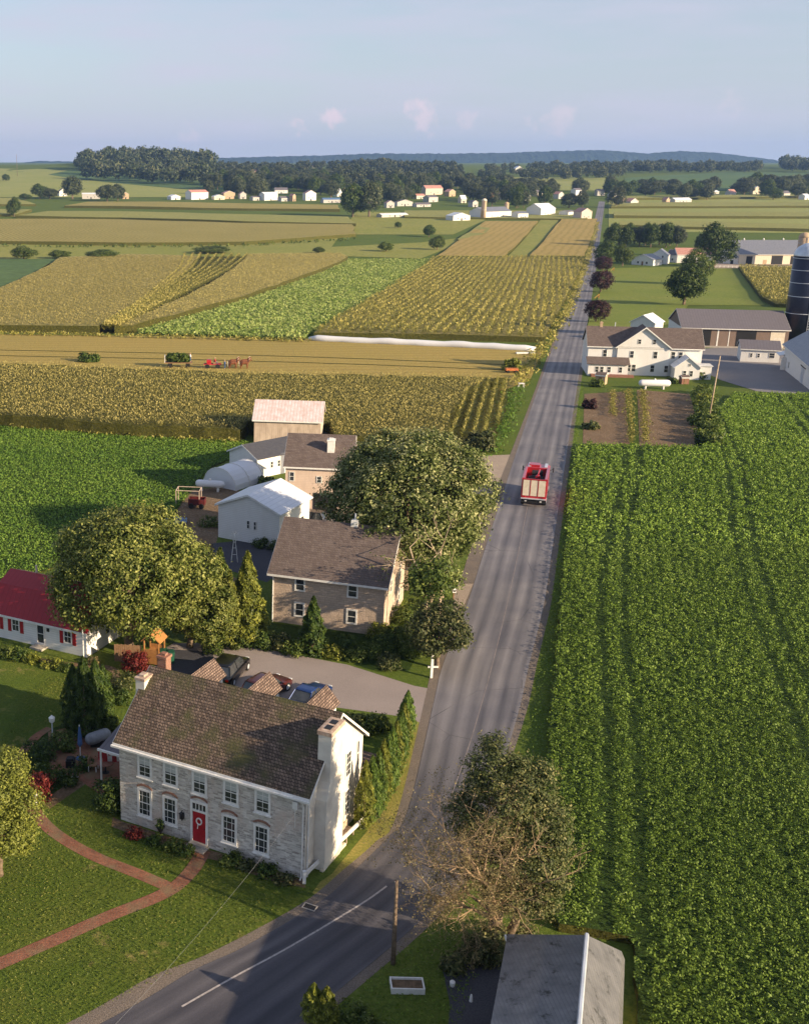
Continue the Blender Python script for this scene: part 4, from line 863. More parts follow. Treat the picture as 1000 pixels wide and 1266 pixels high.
# greenhouse with a rounded skin
loc, rz, L = site(252, 598, 292, 607)
t = thing('round_greenhouse', 'round topped white greenhouse next to the long white tank', 'greenhouse', loc, rz)
n = 12; R1 = L / 2; m = MB(); prof = [(R1 - R1 * math.cos(math.pi * k / n), 0, R1 * .95 * math.sin(math.pi * k / n)) for k in range(n + 1)]
m.ext(prof, (0, 5.5, 0)); m.build('cover', M['plastic'], t, False)
f = MB()
for yy in (0, 2.75, 5.5): f.tube([(R1 - (R1 + .04) * math.cos(math.pi * k / n), yy, (R1 * .95 + .04) * math.sin(math.pi * k / n)) for k in range(n + 1)], .05, 5)
f.build('frame', M['white'], t)
def capsule(mb, c, d, L_, r, n=14):
    prof = [(0, -L_ / 2), (r * .5, -L_ / 2 + r * .1), (r * .85, -L_ / 2 + r * .4), (r, -L_ / 2 + r * .9), (r, L_ / 2 - r * .9), (r * .85, L_ / 2 - r * .4), (r * .5, L_ / 2 - r * .1), (.01, L_ / 2)]
    c = Vector(c); d = Vector(d).normalized(); mb.tube([c + d * z for _, z in prof], [max(rr, .01) for rr, _ in prof], n)
def tank(px, py, L_, r, ang, label):
    x, y, z = ground(px, py); t = thing('propane_tank', label, 'tank', (x, y, z), ang)
    m = MB(); capsule(m, (0, 0, r + .45), (1, 0, 0), L_, r); m.build('vessel', M['plastic'], t, True)
    for s in (-1, 1): MB().box(s * L_ * .28 - .12, s * L_ * .28 + .12, -r * .6, r * .6, 0, .75).build('leg', M['white'], t)
    MB().lathe([(.16, 0), (.16, .2), (.05, .26)], 10, (0, 0, 2 * r + .42)).build('valve_cover', M['white'], t); return t
tank(260, 607, 3.6, .45, R(-12), 'long white propane tank on legs left of the round greenhouse')
tank(808, 481, 5.6, .62, R(-3), 'long white propane tank in front of the white farmhouse')
M['darkred'] = plain('dark_red_paint', (.1, .015, .015), .6)
for i, (px, py, w_, d_, h_, mt, lab, nm) in enumerate(((244, 627, 1.9, 1.2, 1.1, 'red', 'dark red farm cart beside the grey metal frame', 'farm_cart'),)):
    x, y, z = ground(px, py); t = thing(nm, lab, 'cart', (x, y, z), R(-8)); m = MB()
    m.box(-w_ / 2, w_ / 2, -d_ / 2, d_ / 2, .4, .5); m.box(-w_ / 2, w_ / 2, -d_ / 2, -d_ / 2 + .06, .5, h_); m.box(-w_ / 2, w_ / 2, d_ / 2 - .06, d_ / 2, .5, h_); m.box(-w_ / 2, -w_ / 2 + .06, -d_ / 2 + .06, d_ / 2 - .06, .5, h_); m.box(w_ / 2 - .06, w_ / 2, -d_ / 2 + .06, d_ / 2 - .06, .5, h_); m.build('bed', M['darkred'], t)
    for sx_ in (-.6, .6):
        for sy in (-1, 1): MB().tube([(sx_, sy * (d_ / 2 + .02), .3), (sx_, sy * (d_ / 2 + .16), .3)], .3, 12).build('wheel', M['tyre'], t)
x, y, z = ground(232, 624); t = thing('pipe_gantry', 'open metal pipe frame standing over the dark red cart', 'gantry', (x, y, z), R(-8)); m = MB()
for a, b in ((-1.2, -.8), (1.5, -.8), (1.5, .9), (-1.2, .9)): m.tube([(a, b, 0), (a, b, 1.9)], .045, 5)
m.tube([(-1.2, -.8, 1.9), (1.5, -.8, 1.9)], .045, 5).tube([(-1.2, .9, 1.9), (1.5, .9, 1.9)], .045, 5).tube([(-1.2, -.8, 1.9), (-1.2, .9, 1.9)], .045, 5).tube([(1.5, -.8, 1.9), (1.5, .9, 1.9)], .045, 5); m.build('pipe', M['oldwood'], t)
x, y, z = ground(218, 645); m = MB(); rs = np.random.RandomState(5)
n = 9; V = [(i * .3 - 1.2, j * .22 - .8, .12 + .35 * math.exp(-((i - 4) / 2.6) ** 2 - ((j - 4) / 2.6) ** 2) + rs.uniform(0, .06)) for i in range(n) for j in range(n)]
m.add(V, [(i * n + j, (i + 1) * n + j, (i + 1) * n + j + 1, i * n + j + 1) for i in range(n - 1) for j in range(n - 1)]); m.box(-1.1, 1.1, -.7, .8, 0, .14)
o = m.build('blue_tarp', M['bluetarp']); o.location = (x, y, z); tag(o, 'crumpled blue tarp on rough ground left of the white barn', 'tarp')
# grey bin enclosure beside the shed
loc, rz, L = site(331, 588, 352, 585); t = thing('metal_shed', 'small grey metal shed with dark clutter against the pinkish building', 'shed', loc, rz); m = MB().box(0, L, 0, 3.2, 0, 2.6); m.build('wall', M['greyroof'], t)
MB().box(-.1, L + .1, -.1, 3.3, 2.6, 2.7).build('roof', M['greytarp'], t); panel(t, 'door', 'F', L, 3.2, L * .5, .02, .9, 2., 'silver')
rs = np.random.RandomState(8)
for i in range(4):
    x, y, z = ground(336 + i * 5, 562 - 2 * (i % 2)); o = MB().lathe([(.5, 0), (.62, .1), (.6, .5), (.35, .62), (.0 + .02, .66)], 10).build('covered_pile', M['greytarp']); o.location = (x, y, 2.7 if i < 3 else z); o.scale = (1, 1, .8 + .2 * i)
    if i == 3: tag(o, 'rightmost grey covered heap beside the small metal shed', 'pile', 'grey heaps by the metal shed')
    else: bpy.data.objects.remove(o)
# lattice garden windmill
x, y, z = ground(290, 694); t = thing('garden_windmill', 'small pale ornamental windmill standing in front of the white barn', 'windmill', (x, y, z)); m = MB()
for a in range(4): m.tube([(.45 * math.cos(a * 1.571 + .78), .45 * math.sin(a * 1.571 + .78), 0), (.06 * math.cos(a * 1.571 + .78), .06 * math.sin(a * 1.571 + .78), 2.6)], .025, 4)
for zz in (.7, 1.4, 2.): m.box(-.3 + .1 * zz, .3 - .1 * zz, -.02, .02, zz, zz + .03)
m.build('tower', M['white'], t); m = MB()
for a in range(10): m.ext([(.08 * math.cos(a * .628), -.14, 2.7 + .08 * math.sin(a * .628)), (.5 * math.cos(a * .628 - .12), -.14, 2.7 + .5 * math.sin(a * .628 - .12)), (.5 * math.cos(a * .628 + .12), -.14, 2.7 + .5 * math.sin(a * .628 + .12))], (0, .015, 0))
m.tube([(0, -.14, 2.7), (0, .6, 2.7)], .02, 4); m.build('vane', M['white'], t)
# ================================================================== RED ROOF COTTAGE (gambrel)
loc, rz, L = site(-6, 786, 108, 813); D = 6.
t = thing('red_roof_cottage', 'small white cottage with red gambrel roof and red shutters', 'cottage', loc, rz)
h_, m1, rr = 2.35, 4.2, 4.9
MB().ext([(0, 0, 0), (0, D, 0), (0, D, h_), (0, D - 1.3, m1), (0, D / 2, rr), (0, 1.3, m1), (0, 0, h_)], (L, 0, 0)).build('wall', M['siding'], t)
m = MB(); pr = [(-.3, h_ - .25), (1.3, m1 + .02), (D / 2, rr + .02), (D - 1.3, m1 + .02), (D + .3, h_ - .25)]
for (a, b), (c, d) in zip(pr, pr[1:]): m.ext([(-.3, a, b), (-.3, c, d), (-.3, c, d + .1), (-.3, a, b + .1)], (L + .6, 0, 0))
m.build('roof', M['redroof'], t)
MB().box(-.3, L + .3, -.36, -.303, h_ - .3, h_ - .12).build('fascia', M['white'], t)
k_ = L / 114.
for px in (6, 22, 86):
    a = (px + 6) * k_
    if px == 6: a = .2
    window(t, 'F', L, D, a, .85, .8, 1.2, cols=1, rws=1)
    for s in (-1, 1): panel(t, 'shutter', 'F', L, D, a + s * .62, .8, .32, 1.3, 'red', .05)
window(t, 'F', L, D, 59 * k_, .3, .8, 1.75, cols=0, rws=1, name='glazed_door'); MB().box(59 * k_ - .6, 59 * k_ + .6, -.8, -.002, 0, .18).build('door_step', M['concrete'], t)
panel(t, 'wall_ornament', 'F', L, D, 59 * k_ + .75, 1.5, .25, .3, 'black')
window(t, 'R', L, D, 3., 2.9, .6, .8, rws=1); window(t, 'R', L, D, 3., .9, .7, 1., rws=1)
for a in (.24, .5): MB().tube([(L * a, D / 2 + .2, rr - .1), (L * a, D / 2 + .2, rr + .75)], .09, 8).build('vent_pipe', M['cream'], t)
x, y, z = ground(104, 822); t = thing('flagpole', 'thin white pole standing in front of the red roofed cottage', 'pole', (x, y, z)); MB().tube([(0, 0, 0), (0, 0, 3.6)], [.06, .05], 8).build('pole', M['white'], t); MB().lathe([(.03, 0), (.08, .06), (.02, .14)], 8, (0, 0, 3.6)).build('finial', M['white'], t)
# timber privacy fence, playhouse, bins
def at(px, py, rzz=0.): x, y, z = ground(px, py); return (x, y, z)
loc, rz, L = site(142, 818, 176, 820); t = thing('board_fence', 'short brown board fence between the cottage and the orange playhouse', 'fence', loc, rz)
m = MB(); k = 0; a = 0.
while a < L - .15: m.box(a, a + .15, 0, .03, .05, 1.5 + .03 * (k % 2)); a += .17; k += 1
m.build('board_panel', M['wood'], t); MB().box(0, L, .031, .09, .3, .4).box(0, L, .031, .09, 1.2, 1.3).build('rail', M['wood'], t)
M['orangewood'] = plain('orange_wood', (.42, .2, .07), .7, (.32, .15, .05), 4)
loc, rz, L = site(178, 821, 197, 824); t = thing('playhouse', 'small orange wooden playhouse beside the board fence', 'playhouse', loc, rz)
for a_, b_ in ((0, 0), (L - .1, 0), (0, 1.2), (L - .1, 1.2)): MB().box(a_, a_ + .1, b_, b_ + .1, 0, 2.).build('post', M['orangewood'], t)
MB().box(.1, L - .1, .02, .06, .1, 1.3).box(.1, L - .1, 1.24, 1.28, .1, 1.3).box(.1, L - .1, .06, 1.24, .9, .96).build('deck', M['orangewood'], t)
m = MB()
for s in (-1, 1): m.ext([(L / 2, -.15, 2.7), (L / 2 + s * (L / 2 + .15), -.15, 1.95), (L / 2 + s * (L / 2 + .15), -.15, 2.02), (L / 2, -.15, 2.77)], (0, 1.6, 0))
m.build('roof', M['orangewood'], t)
for i, (px, py) in enumerate(((203, 818), (211, 820))):
    t = thing('wheelie_bin', ('left', 'right')[i] + ' one of two dark green bins at the driveway end', 'bin', at(px, py), R(10), 'green bins at the driveway end'); MB().ext([(-.25, -.3, .08), (.25, -.3, .08), (.3, -.36, 1.), (-.3, -.36, 1.)], (0, .6, 0)).build('bin_body', M['binG'], t, bevel=.02); MB().box(-.32, .32, -.4, .3, 1.002, 1.07).build('lid', M['binG'], t, bevel=.02)
    for s in (-1, 1): MB().tube([(s * .2, .3, .1), (s * .27, .3, .1)], .1, 10).build('wheel', M['tyre'], t)
# ================================================================== GREY SHED, LOWER RIGHT
x0, y0 = G(612, 1262); hh = 3.4
t = thing('ribbed_roof_shed', 'large shed with old grey ribbed metal roof at the bottom right', 'shed', (0, 0, 0))
def hp(px, py, z): return Vector((*G(px, py, z), z))
A, B = hp(627, 1155, 4.1), hp(725, 1156, 5.0); C_, Dd = hp(768, 1176, 3.0), hp(772, 1186, 2.6)
ax = (hp(607, 1262, 4.1) - A).normalized() * 12.5
m = MB(); z_ = Vector((0, 0, .09))
for p, q in ((A, B), (B, C_), (C_, Dd)):
    m.ext([tuple(p), tuple(q), tuple(q - z_), tuple(p - z_)], tuple(ax))
M['bigribs'].name = 'old_metal_roof'
m.build('roof', M['bigribs'], t)
rc = MB().tube([tuple(B + Vector((0, 0, .03))), tuple(B + ax + Vector((0, 0, .03)))], .1, 6); rc.build('ridge_cap', M['silver'], t)
zz = Vector((0, 0, .14)); w_ = MB(); i_ = Vector((.15, 0, 0))
w_.ext([tuple(A + i_ - zz), tuple(B - zz), tuple(C_ - i_ - zz), (Dd.x - .2, Dd.y, 0), (A.x + .15, A.y, 0)], tuple(ax * .99)); w_.build('wall', M['oldwood'], t)
MB().box(A.x - .1, A.x - .02, A.y - 12.4, A.y + .1, A.z - .25, A.z - .1).build('gutter', M['white'], t)
# ================================================================== WHITE FARMHOUSE AND FARMYARD (right, middle distance)
loc, rz, L = site(724, 462, 864, 466); D = 8.5
wf = thing('white_farmhouse', 'large white farmhouse with brown roof and a steep front gable by the garden', 'house', loc, rz)
gable(wf, L, D, 5.6, 8.6, 'siding', 'asphalt_roof', .4, .3)
def fpx(px): return (px - 724) / 140. * L
g0, g1 = fpx(760), fpx(824); gc = (g0 + g1) / 2
m = MB().ext([(g0, -.35, 0), (g1, -.35, 0), (g1, -.35, 5.6), (gc, -.35, 9.2), (g0, -.35, 5.6)], (0, D / 2, 0)); m.build('front_gable', M['siding'], wf)
m = MB()
for s in (-1, 1):
    e = gc + s * ((g1 - g0) / 2 + .4); ze = 5.6 - .4 * 3.6 / ((g1 - g0) / 2); m.ext([(gc, -.75, 9.22), (e, -.75, ze), (e, -.75, ze + .12), (gc, -.75, 9.34)], (0, D / 2 + .8, 0))
m.build('front_gable_roof', M['asphalt_roof'], wf)
m = MB()
for s in (-1, 1):
    e = gc + s * ((g1 - g0) / 2 + .4); ze = 5.6 - .4 * 3.6 / ((g1 - g0) / 2); m.ext([(gc, -.79, 9.1), (e, -.79, ze - .12), (e, -.79, ze + .13), (gc, -.79, 9.36)], (0, .035, 0))
m.build('gable_trim', M['white'], wf)
class _W: pass
for px, z, fo in ((745, 3.4, 0), (778, 3.4, 1), (807, 3.4, 1), (829, 3.4, 0), (838, 3.4, 0), (776, .8, 1), (782, .8, 1), (805, .8, 1), (822, .8, 1), (786, 6.1, 1), (804, 6.1, 1)):
    dd = bpy.data.objects.new('tmp', None); o = window(wf, 'F', L, D, fpx(px), z, .62 if z > 6 else .75, .9 if z > 6 else 1.35, fr=.05); bpy.data.objects.remove(dd)
    if fo: o.location.y -= .35
MB().box(0, fpx(773), -2.4, -.36, 0, 2.4).build('enclosed_porch', M['siding'], wf)
MB().ext([(-.3, -2.8, 2.35), (-.3, -.36, 3.35), (-.3, -.36, 3.46), (-.3, -2.8, 2.46)], (fpx(773) + .6, 0, 0)).build('porch_roof', M['asphalt_roof'], wf)
for px in (735, 741, 750, 764): o = window(wf, 'F', L, D, fpx(px), .8, .65, 1.1, fr=.05); o.location.y -= 2.4
MB().box(.5, fpx(773) + 1, -4., -2.42, 0, .5).build('deck', M['brick'], wf)
e0, e1 = fpx(828), fpx(858); ec = (e0 + e1) / 2
MB().ext([(e0, -4, 0), (e1, -4, 0), (e1, -4, 2.5), (ec, -4, 4.3), (e0, -4, 2.5)], (0, 3.64, 0)).build('front_wing', M['siding'], wf)
m = MB()
for s in (-1, 1):
    e = ec + s * ((e1 - e0) / 2 + .3); m.ext([(ec, -4.3, 4.32), (e, -4.3, 2.3), (e, -4.3, 2.4), (ec, -4.3, 4.42)], (0, 3.9, 0))
m.build('wing_roof', M['whiteroof'], wf)
for px, z in ((840, .8), (848, .8), (845, 2.7)): o = window(wf, 'F', L, D, fpx(px), z, .45 if z > 2 else .6, .5 if z > 2 else 1.1, fr=.05); o.location.y -= 4
MB().box(e1 + .01, e1 + 2.2, -3.2, -.4, 0, 2.7).box(e1 - .1, e1 + 2.4, -3.4, -.38, 2.705, 2.8).build('side_wing', M['siding'], wf)
chimney(wf, 2.5, D / 2, 8., 9.3, .5, .5, 'tan'); 
for x in (L * .25,): MB().tube([(x, 5, 8), (x, 5, 9.4)], .08, 8).build('vent_pipe', M['silver'], wf)
t, _ = house('blue_roof_shed', 'little shed with pale blue and white roof behind the white farmhouse', 'shed', (778, 410, 808, 412), 6., 2.6, 4.4, 'siding', 'whiteroof', cross=True)
t, _ = house('small_garden_shed', 'small tan garden shed at the left end of the farmhouse deck', 'shed', (735, 475, 747, 476), 1.8, 1.7, 2.1, 'tan', 'asphalt_roof', [], [('F', .5, .02, .6, 1.4, 'wood')], .1, .1)
t, _ = house('red_garden_hut', 'low red brown hut beside the farmhouse wing steps', 'shed', (842, 475, 851, 475), 1.4, 1.2, 1.5, 'brick', 'asphalt_roof', [], [('F', .5, .02, .5, .9, 'wood')], .08, .08)
# long brown barn
t, Lb = house('brown_barn', 'long low brown barn with slate grey roof and dark openings', 'barn', (840, 428, 972, 431), 15., 4.4, 7.6, 'brownsiding', 'purpleroof', [], [('F', .21, .02, 3.2, 3.8, 'black'), ('F', .61, .02, 4.2, 3.9, 'black'), ('F', .9, .02, 3., 3.8, 'cream'), ('F', .345, .02, .3, 4.2, 'white'), ('F', .45, .02, .18, 4.2, 'white')], ov=.5)
window(t, 'F', Lb, 15, .9 * Lb, 1.2, 1.4, 1.1); MB().box(-.12, -.02, .1, 14.9, 0, 4.3).build('gable_cladding', M['siding'], t)
MB().box(0, Lb, -1.2, -.05, 0, .3).build('concrete_apron', M['concrete'], t)
t, _ = house('white_milkhouse', 'low white milk house with slate roof in the paved farmyard', 'shed', (914, 447, 962, 449), 6.5, 2.7, 4., 'siding', 'purpleroof', [('F', .27, 1., .55, .9), ('F', .46, 1., .55, .9), ('F', .8, 1., 1.1, 1.1)], [], .3, ridge_at=.6)
# big grey roofed barn at right frame edge
loc, rz, L = site(966, 455, 1006, 487); t = thing('white_dairy_barn', 'tall white barn with grey roof at the right edge of the farmyard', 'barn', loc, rz)
gable(t, L, 12., 5., 9., 'siding', 'greyroof', .5, .4); window(t, 'F', L, 12, L * .2, 1., 1., 1.3); panel(t, 'door', 'F', L, 12, L * .62, .02, 2.4, 3.4, 'silver'); panel(t, 'door_rail', 'F', L, 12, L * .62, 3.45, 4.6, .18, 'black', .08)
MB().ext([(-2.6, -1., 2.6), (1.2, -1., 2.6), (1.2, 1., 3.1), (-2.6, 1., 3.1)], (0, 0, .1)).build('awning', M['whiteroof'], t)
MB().box(L * .1, L * .1 + .1, -.9, -.02, 0, 2.6).build('awning_post', M['white'], t)
# silos
def silo(px, py, r, h, mat, dome, bands, label, name='silo'):
    x, y, z = ground(px, py); t = thing(name, label, 'silo', (x, y, z)); n = 32
    MB().lathe([(r, -.2), (r, h)], n).build('drum', M[mat], t, True)
    MB().lathe([(r + .06, h - .08), (r + .06, h + .1), (r * .96, h + r * .28), (r * .8, h + r * .52), (r * .5, h + r * .72), (r * .2, h + r * .8), (.02, h + r * .82)], n).build('dome', M[dome], t, True)
    for k in bands: MB().lathe([(r + .02, 0), (r + .07, .03), (r + .07, .13), (r + .02, .16)], n, (0, 0, h * k)).build('band', M['silver'], t)
    m = MB()
    for k in range(int(h / .6)): m.box(-.25, .25, -r - .18, -r - .14, .4 + k * .6, .45 + k * .6)
    m.box(-.28, -.24, -r - .2, -r - .02, .2, h).box(.24, .28, -r - .2, -r - .02, .2, h); m.build('ladder', M['silver'], t); return t
hs_ = HT(982, 426, 316)
silo(985, 426, 3.5, hs_, 'navy', 'silver', (.36, .55, .7, .84, .97), 'tall dark navy silo with pale dome at the right edge', 'blue_silo')
silo(999, 330, 2.2, HT(999, 330, 270), 'silver', 'silver', (.3, .6, .9), 'slim grey silo half cut by the right frame edge')
silo(989, 330, 2.9, HT(989, 330, 293), 'tan', 'tan', (.4, .8), 'short brown silo in front of the slim grey one')
# bank barn group behind
def hs2(px, pe, pb): return HT(px, pb, pe)
t, Lk = house('bank_barn', 'big grey roofed barn with white walls and dark bays behind the corn patch', 'barn', (912, 327, 1010, 327), 22., 5.6, 12., 'cream', 'greyroof', [], [('F', .13, .02, 3.2, 4.3, 'black'), ('F', .33, .02, 2., 2.4, 'tan'), ('F', .48, .02, 6., 4.6, 'black'), ('F', .72, .02, 6., 4.4, 'black')], .6)
for a in (.15, .4, .65): MB().lathe([(.35, 0), (.5, .5), (.2, .9), (.02, 1.1)], 10, (Lk * a, 11, 12.1)).build('roof_vent', M['white'], t)
t, _ = house('lean_to_barn', 'lower pale grey lean-to adjoining the big grey roofed barn on its left', 'barn', (893, 326, 911, 327), 14., 3.6, 6.5, 'siding', 'greyroof', [], [('F', .6, .02, 1.5, 2.2, 'black')])
t, _ = house('porch_house', 'white bungalow with a front gable left of the red roofed farmhouse row', 'house', (780, 327, 803, 329), 9., 3.2, 5.6, 'siding', 'greyroof', [('F', .3, .8, 1.2, 1.2), ('F', .7, .8, 1.2, 1.2)], [('F', .5, .02, 1., 2., 'wood')], cross=True); t.rotation_euler.z += R(12)
t, _ = house('tall_gable_house', 'taller white gabled house in the middle of the farm row', 'house', (803, 326, 823, 327), 9., 4.6, 7.6, 'siding', 'greyroof', [('F', .3, .8, .9, 1.3), ('F', .7, .8, .9, 1.3), ('F', .3, 3.3, .9, 1.2), ('F', .7, 3.3, .9, 1.2)], cross=True); t.rotation_euler.z += R(12)
t, _ = house('grey_roof_annex', 'grey roofed annex between the gabled house and the red roof', 'house', (823, 324, 836, 325), 8., 4., 6.6, 'siding', 'purpleroof', [('F', .5, 1., 1., 1.2)]); t.rotation_euler.z += R(12)
M['rustred'] = bandmat('faded_red_roof', (.42, .19, .15), (.3, .13, .1), .5, 'x', .5, (.5, .3, .25), .3)
t, _ = house('red_roof_farmhouse', 'long white building with faded red roof in the farm row', 'house', (836, 325, 880, 326), 10., 4.5, 7.6, 'siding', 'rustred', [('F', .2, 1., .9, 1.2), ('F', .45, 1., .9, 1.2), ('F', .75, 1., .9, 1.2)]); t.rotation_euler.z += R(12)
HOUSES = []
MORE = ((455, 463, 258, 'small white cottage at the left edge of the central woods', 'siding'), (478, 488, 257, 'second white cottage below the central woods', 'siding'), (570, 577, 251, 'cream cottage between the pink mansion and the road farm', 'cream'), (584, 592, 256, 'little white cottage just above the pale small barn', 'siding'),
        (613, 620, 247, 'white cottage right of the orange brick house', 'siding'), (648, 656, 248, 'white cottage above the broad white roofed barn', 'siding'), (664, 672, 243, 'cream house uphill of the broad white roofed barn', 'cream'), (690, 700, 246, 'white house behind the pink roadside barn', 'siding'), (757, 764, 246, 'white cottage right of the road end', 'siding'),
        (766, 774, 250, 'tan cottage beside the white gabled house on the right', 'tan'), (902, 912, 243, 'white house between two far right tree groups', 'siding'), (930, 940, 240, 'cream house in the far right trees', 'cream'), (968, 978, 244, 'white farmhouse among the trees near the right edge', 'siding'), (297, 305, 246, 'white cottage between tan gabled house and grey roofed house', 'siding'),
        (417, 424, 243, 'white cottage left of the two dark meadow trees', 'siding'), (432, 440, 240, 'tan cottage behind the two dark meadow trees', 'tan'))
# roadside barns in the distance: (x0, x1, base, eave, ridge, depth, wall, roof, label, name, cross)
far = [(598, 645, 271, 262, 255, 18, 'siding', 'greyroof', 'far white barn with grey roof beside the two tan silos', 'far_barn', 0),
       (640, 655, 271, 264, 261, 10, 'siding', 'greyroof', 'low annex at the right end of the far white barn', 'far_barn', 0),
       (560, 584, 273, 267, 262, 12, 'siding', 'whiteroof', 'small pale barn left of the far white barn', 'far_barn', 1),
       (668, 697, 268, 258, 250, 16, 'siding', 'whiteroof', 'far barn with broad white roof near the road', 'far_barn', 0),
       (702, 718, 268, 262, 260, 10, 'siding', 'purpleroof', 'low dark roofed annex next to the pink roadside barn', 'far_barn', 0),
       (718, 733, 272, 262, 256, 12, 'pinksiding', 'rustred', 'small pink gabled barn right beside the road', 'far_barn', 1),
       (472, 512, 269, 266, 264, 8, 'siding', 'whiteroof', 'long low white shed in the far meadow', 'far_shed', 0),
       (237, 263, 247, 238, 234, 12, 'siding', 'rustred', 'white barn with reddish roof under the left woods', 'far_barn', 0),
       (212, 225, 247, 243, 240, 10, 'siding', 'whiteroof', 'small white domed barn under the left woods', 'far_barn', 1),
       (265, 279, 247, 243, 240, 9, 'cream', 'whiteroof', 'low pale shed right of the reddish roofed barn', 'far_shed', 1),
       (277, 292, 246, 239, 235, 9, 'tan', 'rustred', 'tan gabled house at the village edge', 'village_house', 1),
       (102, 124, 246, 240, 238, 8, 'siding', 'whiteroof', 'white shed beside the round trees on the left slope', 'far_shed', 0),
       (152, 160, 246, 240, 237, 8, 'tan', 'rustred', 'tiny tan house right of the round trees', 'village_house', 1),
       (74, 84, 243, 237, 232, 8, 'siding', 'purpleroof', 'white gabled house among the far left trees', 'village_house', 1),
       (313, 326, 248, 244, 242, 8, 'siding', 'purpleroof', 'small grey roofed white house in the village', 'village_house', 0),
       (327, 348, 248, 240, 237, 10, 'siding', 'whiteroof', 'bright white farm building in the village centre', 'far_barn', 0),
       (340, 356, 239, 235, 231, 9, 'siding', 'purpleroof', 'grey roofed white house above the bright white one', 'village_house', 0),
       (348, 360, 249, 245, 242, 8, 'siding', 'purpleroof', 'low dark roofed house right of the bright white building', 'village_house', 0),
       (362, 367, 249, 242, 239, 6, 'tan', 'rustred', 'narrow tan house in the village', 'village_house', 1),
       (378, 392, 248, 239, 234, 9, 'siding', 'rustred', 'white gabled house with pinkish roof at the village end', 'village_house', 1),
       (400, 423, 251, 247, 244, 9, 'siding', 'bluetarp', 'long shed with blue roof at the village end', 'far_shed', 0),
       (308, 322, 216, 212, 209, 9, 'pinksiding', 'rustred', 'pinkish house high in the village woods', 'village_house', 0),
       (371, 393, 209, 206, 203, 9, 'siding', 'purpleroof', 'white house on the ridge above the village', 'village_house', 0),
       (526, 550, 241, 233, 228, 12, 'pinksiding', 'rustred', 'large pink mansion below the central woods', 'village_house', 0),
       (530, 545, 250, 244, 241, 10, 'siding', 'purpleroof', 'grey house just below the pink mansion', 'village_house', 0),
       (515, 527, 246, 242, 239, 8, 'cream', 'rustred', 'cream house left of the pink mansion', 'village_house', 0),
       (491, 512, 255, 250, 246, 9, 'siding', 'purpleroof', 'white house with grey roof at the left of the pink mansion', 'village_house', 1),
       (515, 535, 256, 253, 250, 9, 'siding', 'purpleroof', 'low grey roofed house below the pink mansion', 'village_house', 0),
       (555, 567, 243, 237, 233, 8, 'tan', 'rustred', 'tan house right of the pink mansion', 'village_house', 1),
       (605, 612, 244, 238, 234, 7, 'terra', 'rustred', 'orange brick house above the far white barn', 'village_house', 1),
       (636, 648, 213, 209, 204, 9, 'siding', 'whiteroof', 'white gabled house on the ridge right of centre', 'village_house', 1),
       (711, 722, 243, 235, 232, 8, 'siding', 'purpleroof', 'white house just left of the road at the village', 'village_house', 0),
       (738, 748, 242, 236, 233, 8, 'siding', 'purpleroof', 'white house at the far end of the road', 'village_house', 0),
       (779, 793, 254, 249, 244, 9, 'siding', 'rustred', 'white gabled house behind the right corn strips', 'village_house', 1),
       (823, 829, 252, 247, 243, 6, 'tan', 'rustred', 'tiny tan house behind the right corn strips', 'village_house', 1),
       (834, 862, 251, 247, 244, 9, 'siding', 'whiteroof', 'long white shed behind the right corn strips', 'far_shed', 0),
       (880, 892, 240, 237, 235, 8, 'siding', 'whiteroof', 'small white shed among the far right trees', 'far_shed', 0),
       (994, 1004, 247, 242, 239, 8, 'siding', 'whiteroof', 'white shed cut by the right frame edge', 'far_shed', 0)]
far += [(a, b, c, c - 5 - k % 2, c - 9 - k % 3, 8, w_, ('purpleroof', 'rustred', 'whiteroof')[k % 3], lab, 'village_house', k % 2) for k, (a, b, c, lab, w_) in enumerate(MORE)]
M['dullwhite'] = bandmat('grey_white_siding', (.52, .5, .47), (.36, .35, .34), .3, 'z', .7, None, .3)
far = [(*f_[:6], 'dullwhite' if f_[6] == 'siding' and i_ % 3 != 1 and 'barn' not in f_[9] else f_[6], *f_[7:]) for i_, f_ in enumerate(far)]
for x0, x1, pb, pe, pr_, dp, wl, rf, lab, nm, cr in far:
    h = max(2.2, HT(x0, pb, pe)); k = abs(pe - pr_) / max(1, abs(pb - pe)); r = h + max(1.2, h * k * .75)
    b_ = [('F', .3, h * .3, 1.1, 1.2), ('F', .7, h * .3, 1.1, 1.2)]
    hb_, _l = house(nm, lab, 'barn' if 'barn' in nm else 'shed' if 'shed' in nm else 'house', (x0, pb, x1, pb), dp, h, r, wl, rf, b_, [('F', .5, .02, 1.4, 2., 'black')], cross=bool(cr)); hb_.rotation_euler.z += R(6 + (x0 * 37) % 34); HOUSES.append((x0, x1, pb))
silo(597, 271, 2.2, HT(597, 271, 248), 'tan', 'cream', (.5,), 'left one of the two tan silos at the far white barn')
silo(625, 268, 2.0, HT(625, 268, 252), 'tan', 'tan', (.5,), 'tan silo rising behind the roof of the far white barn')
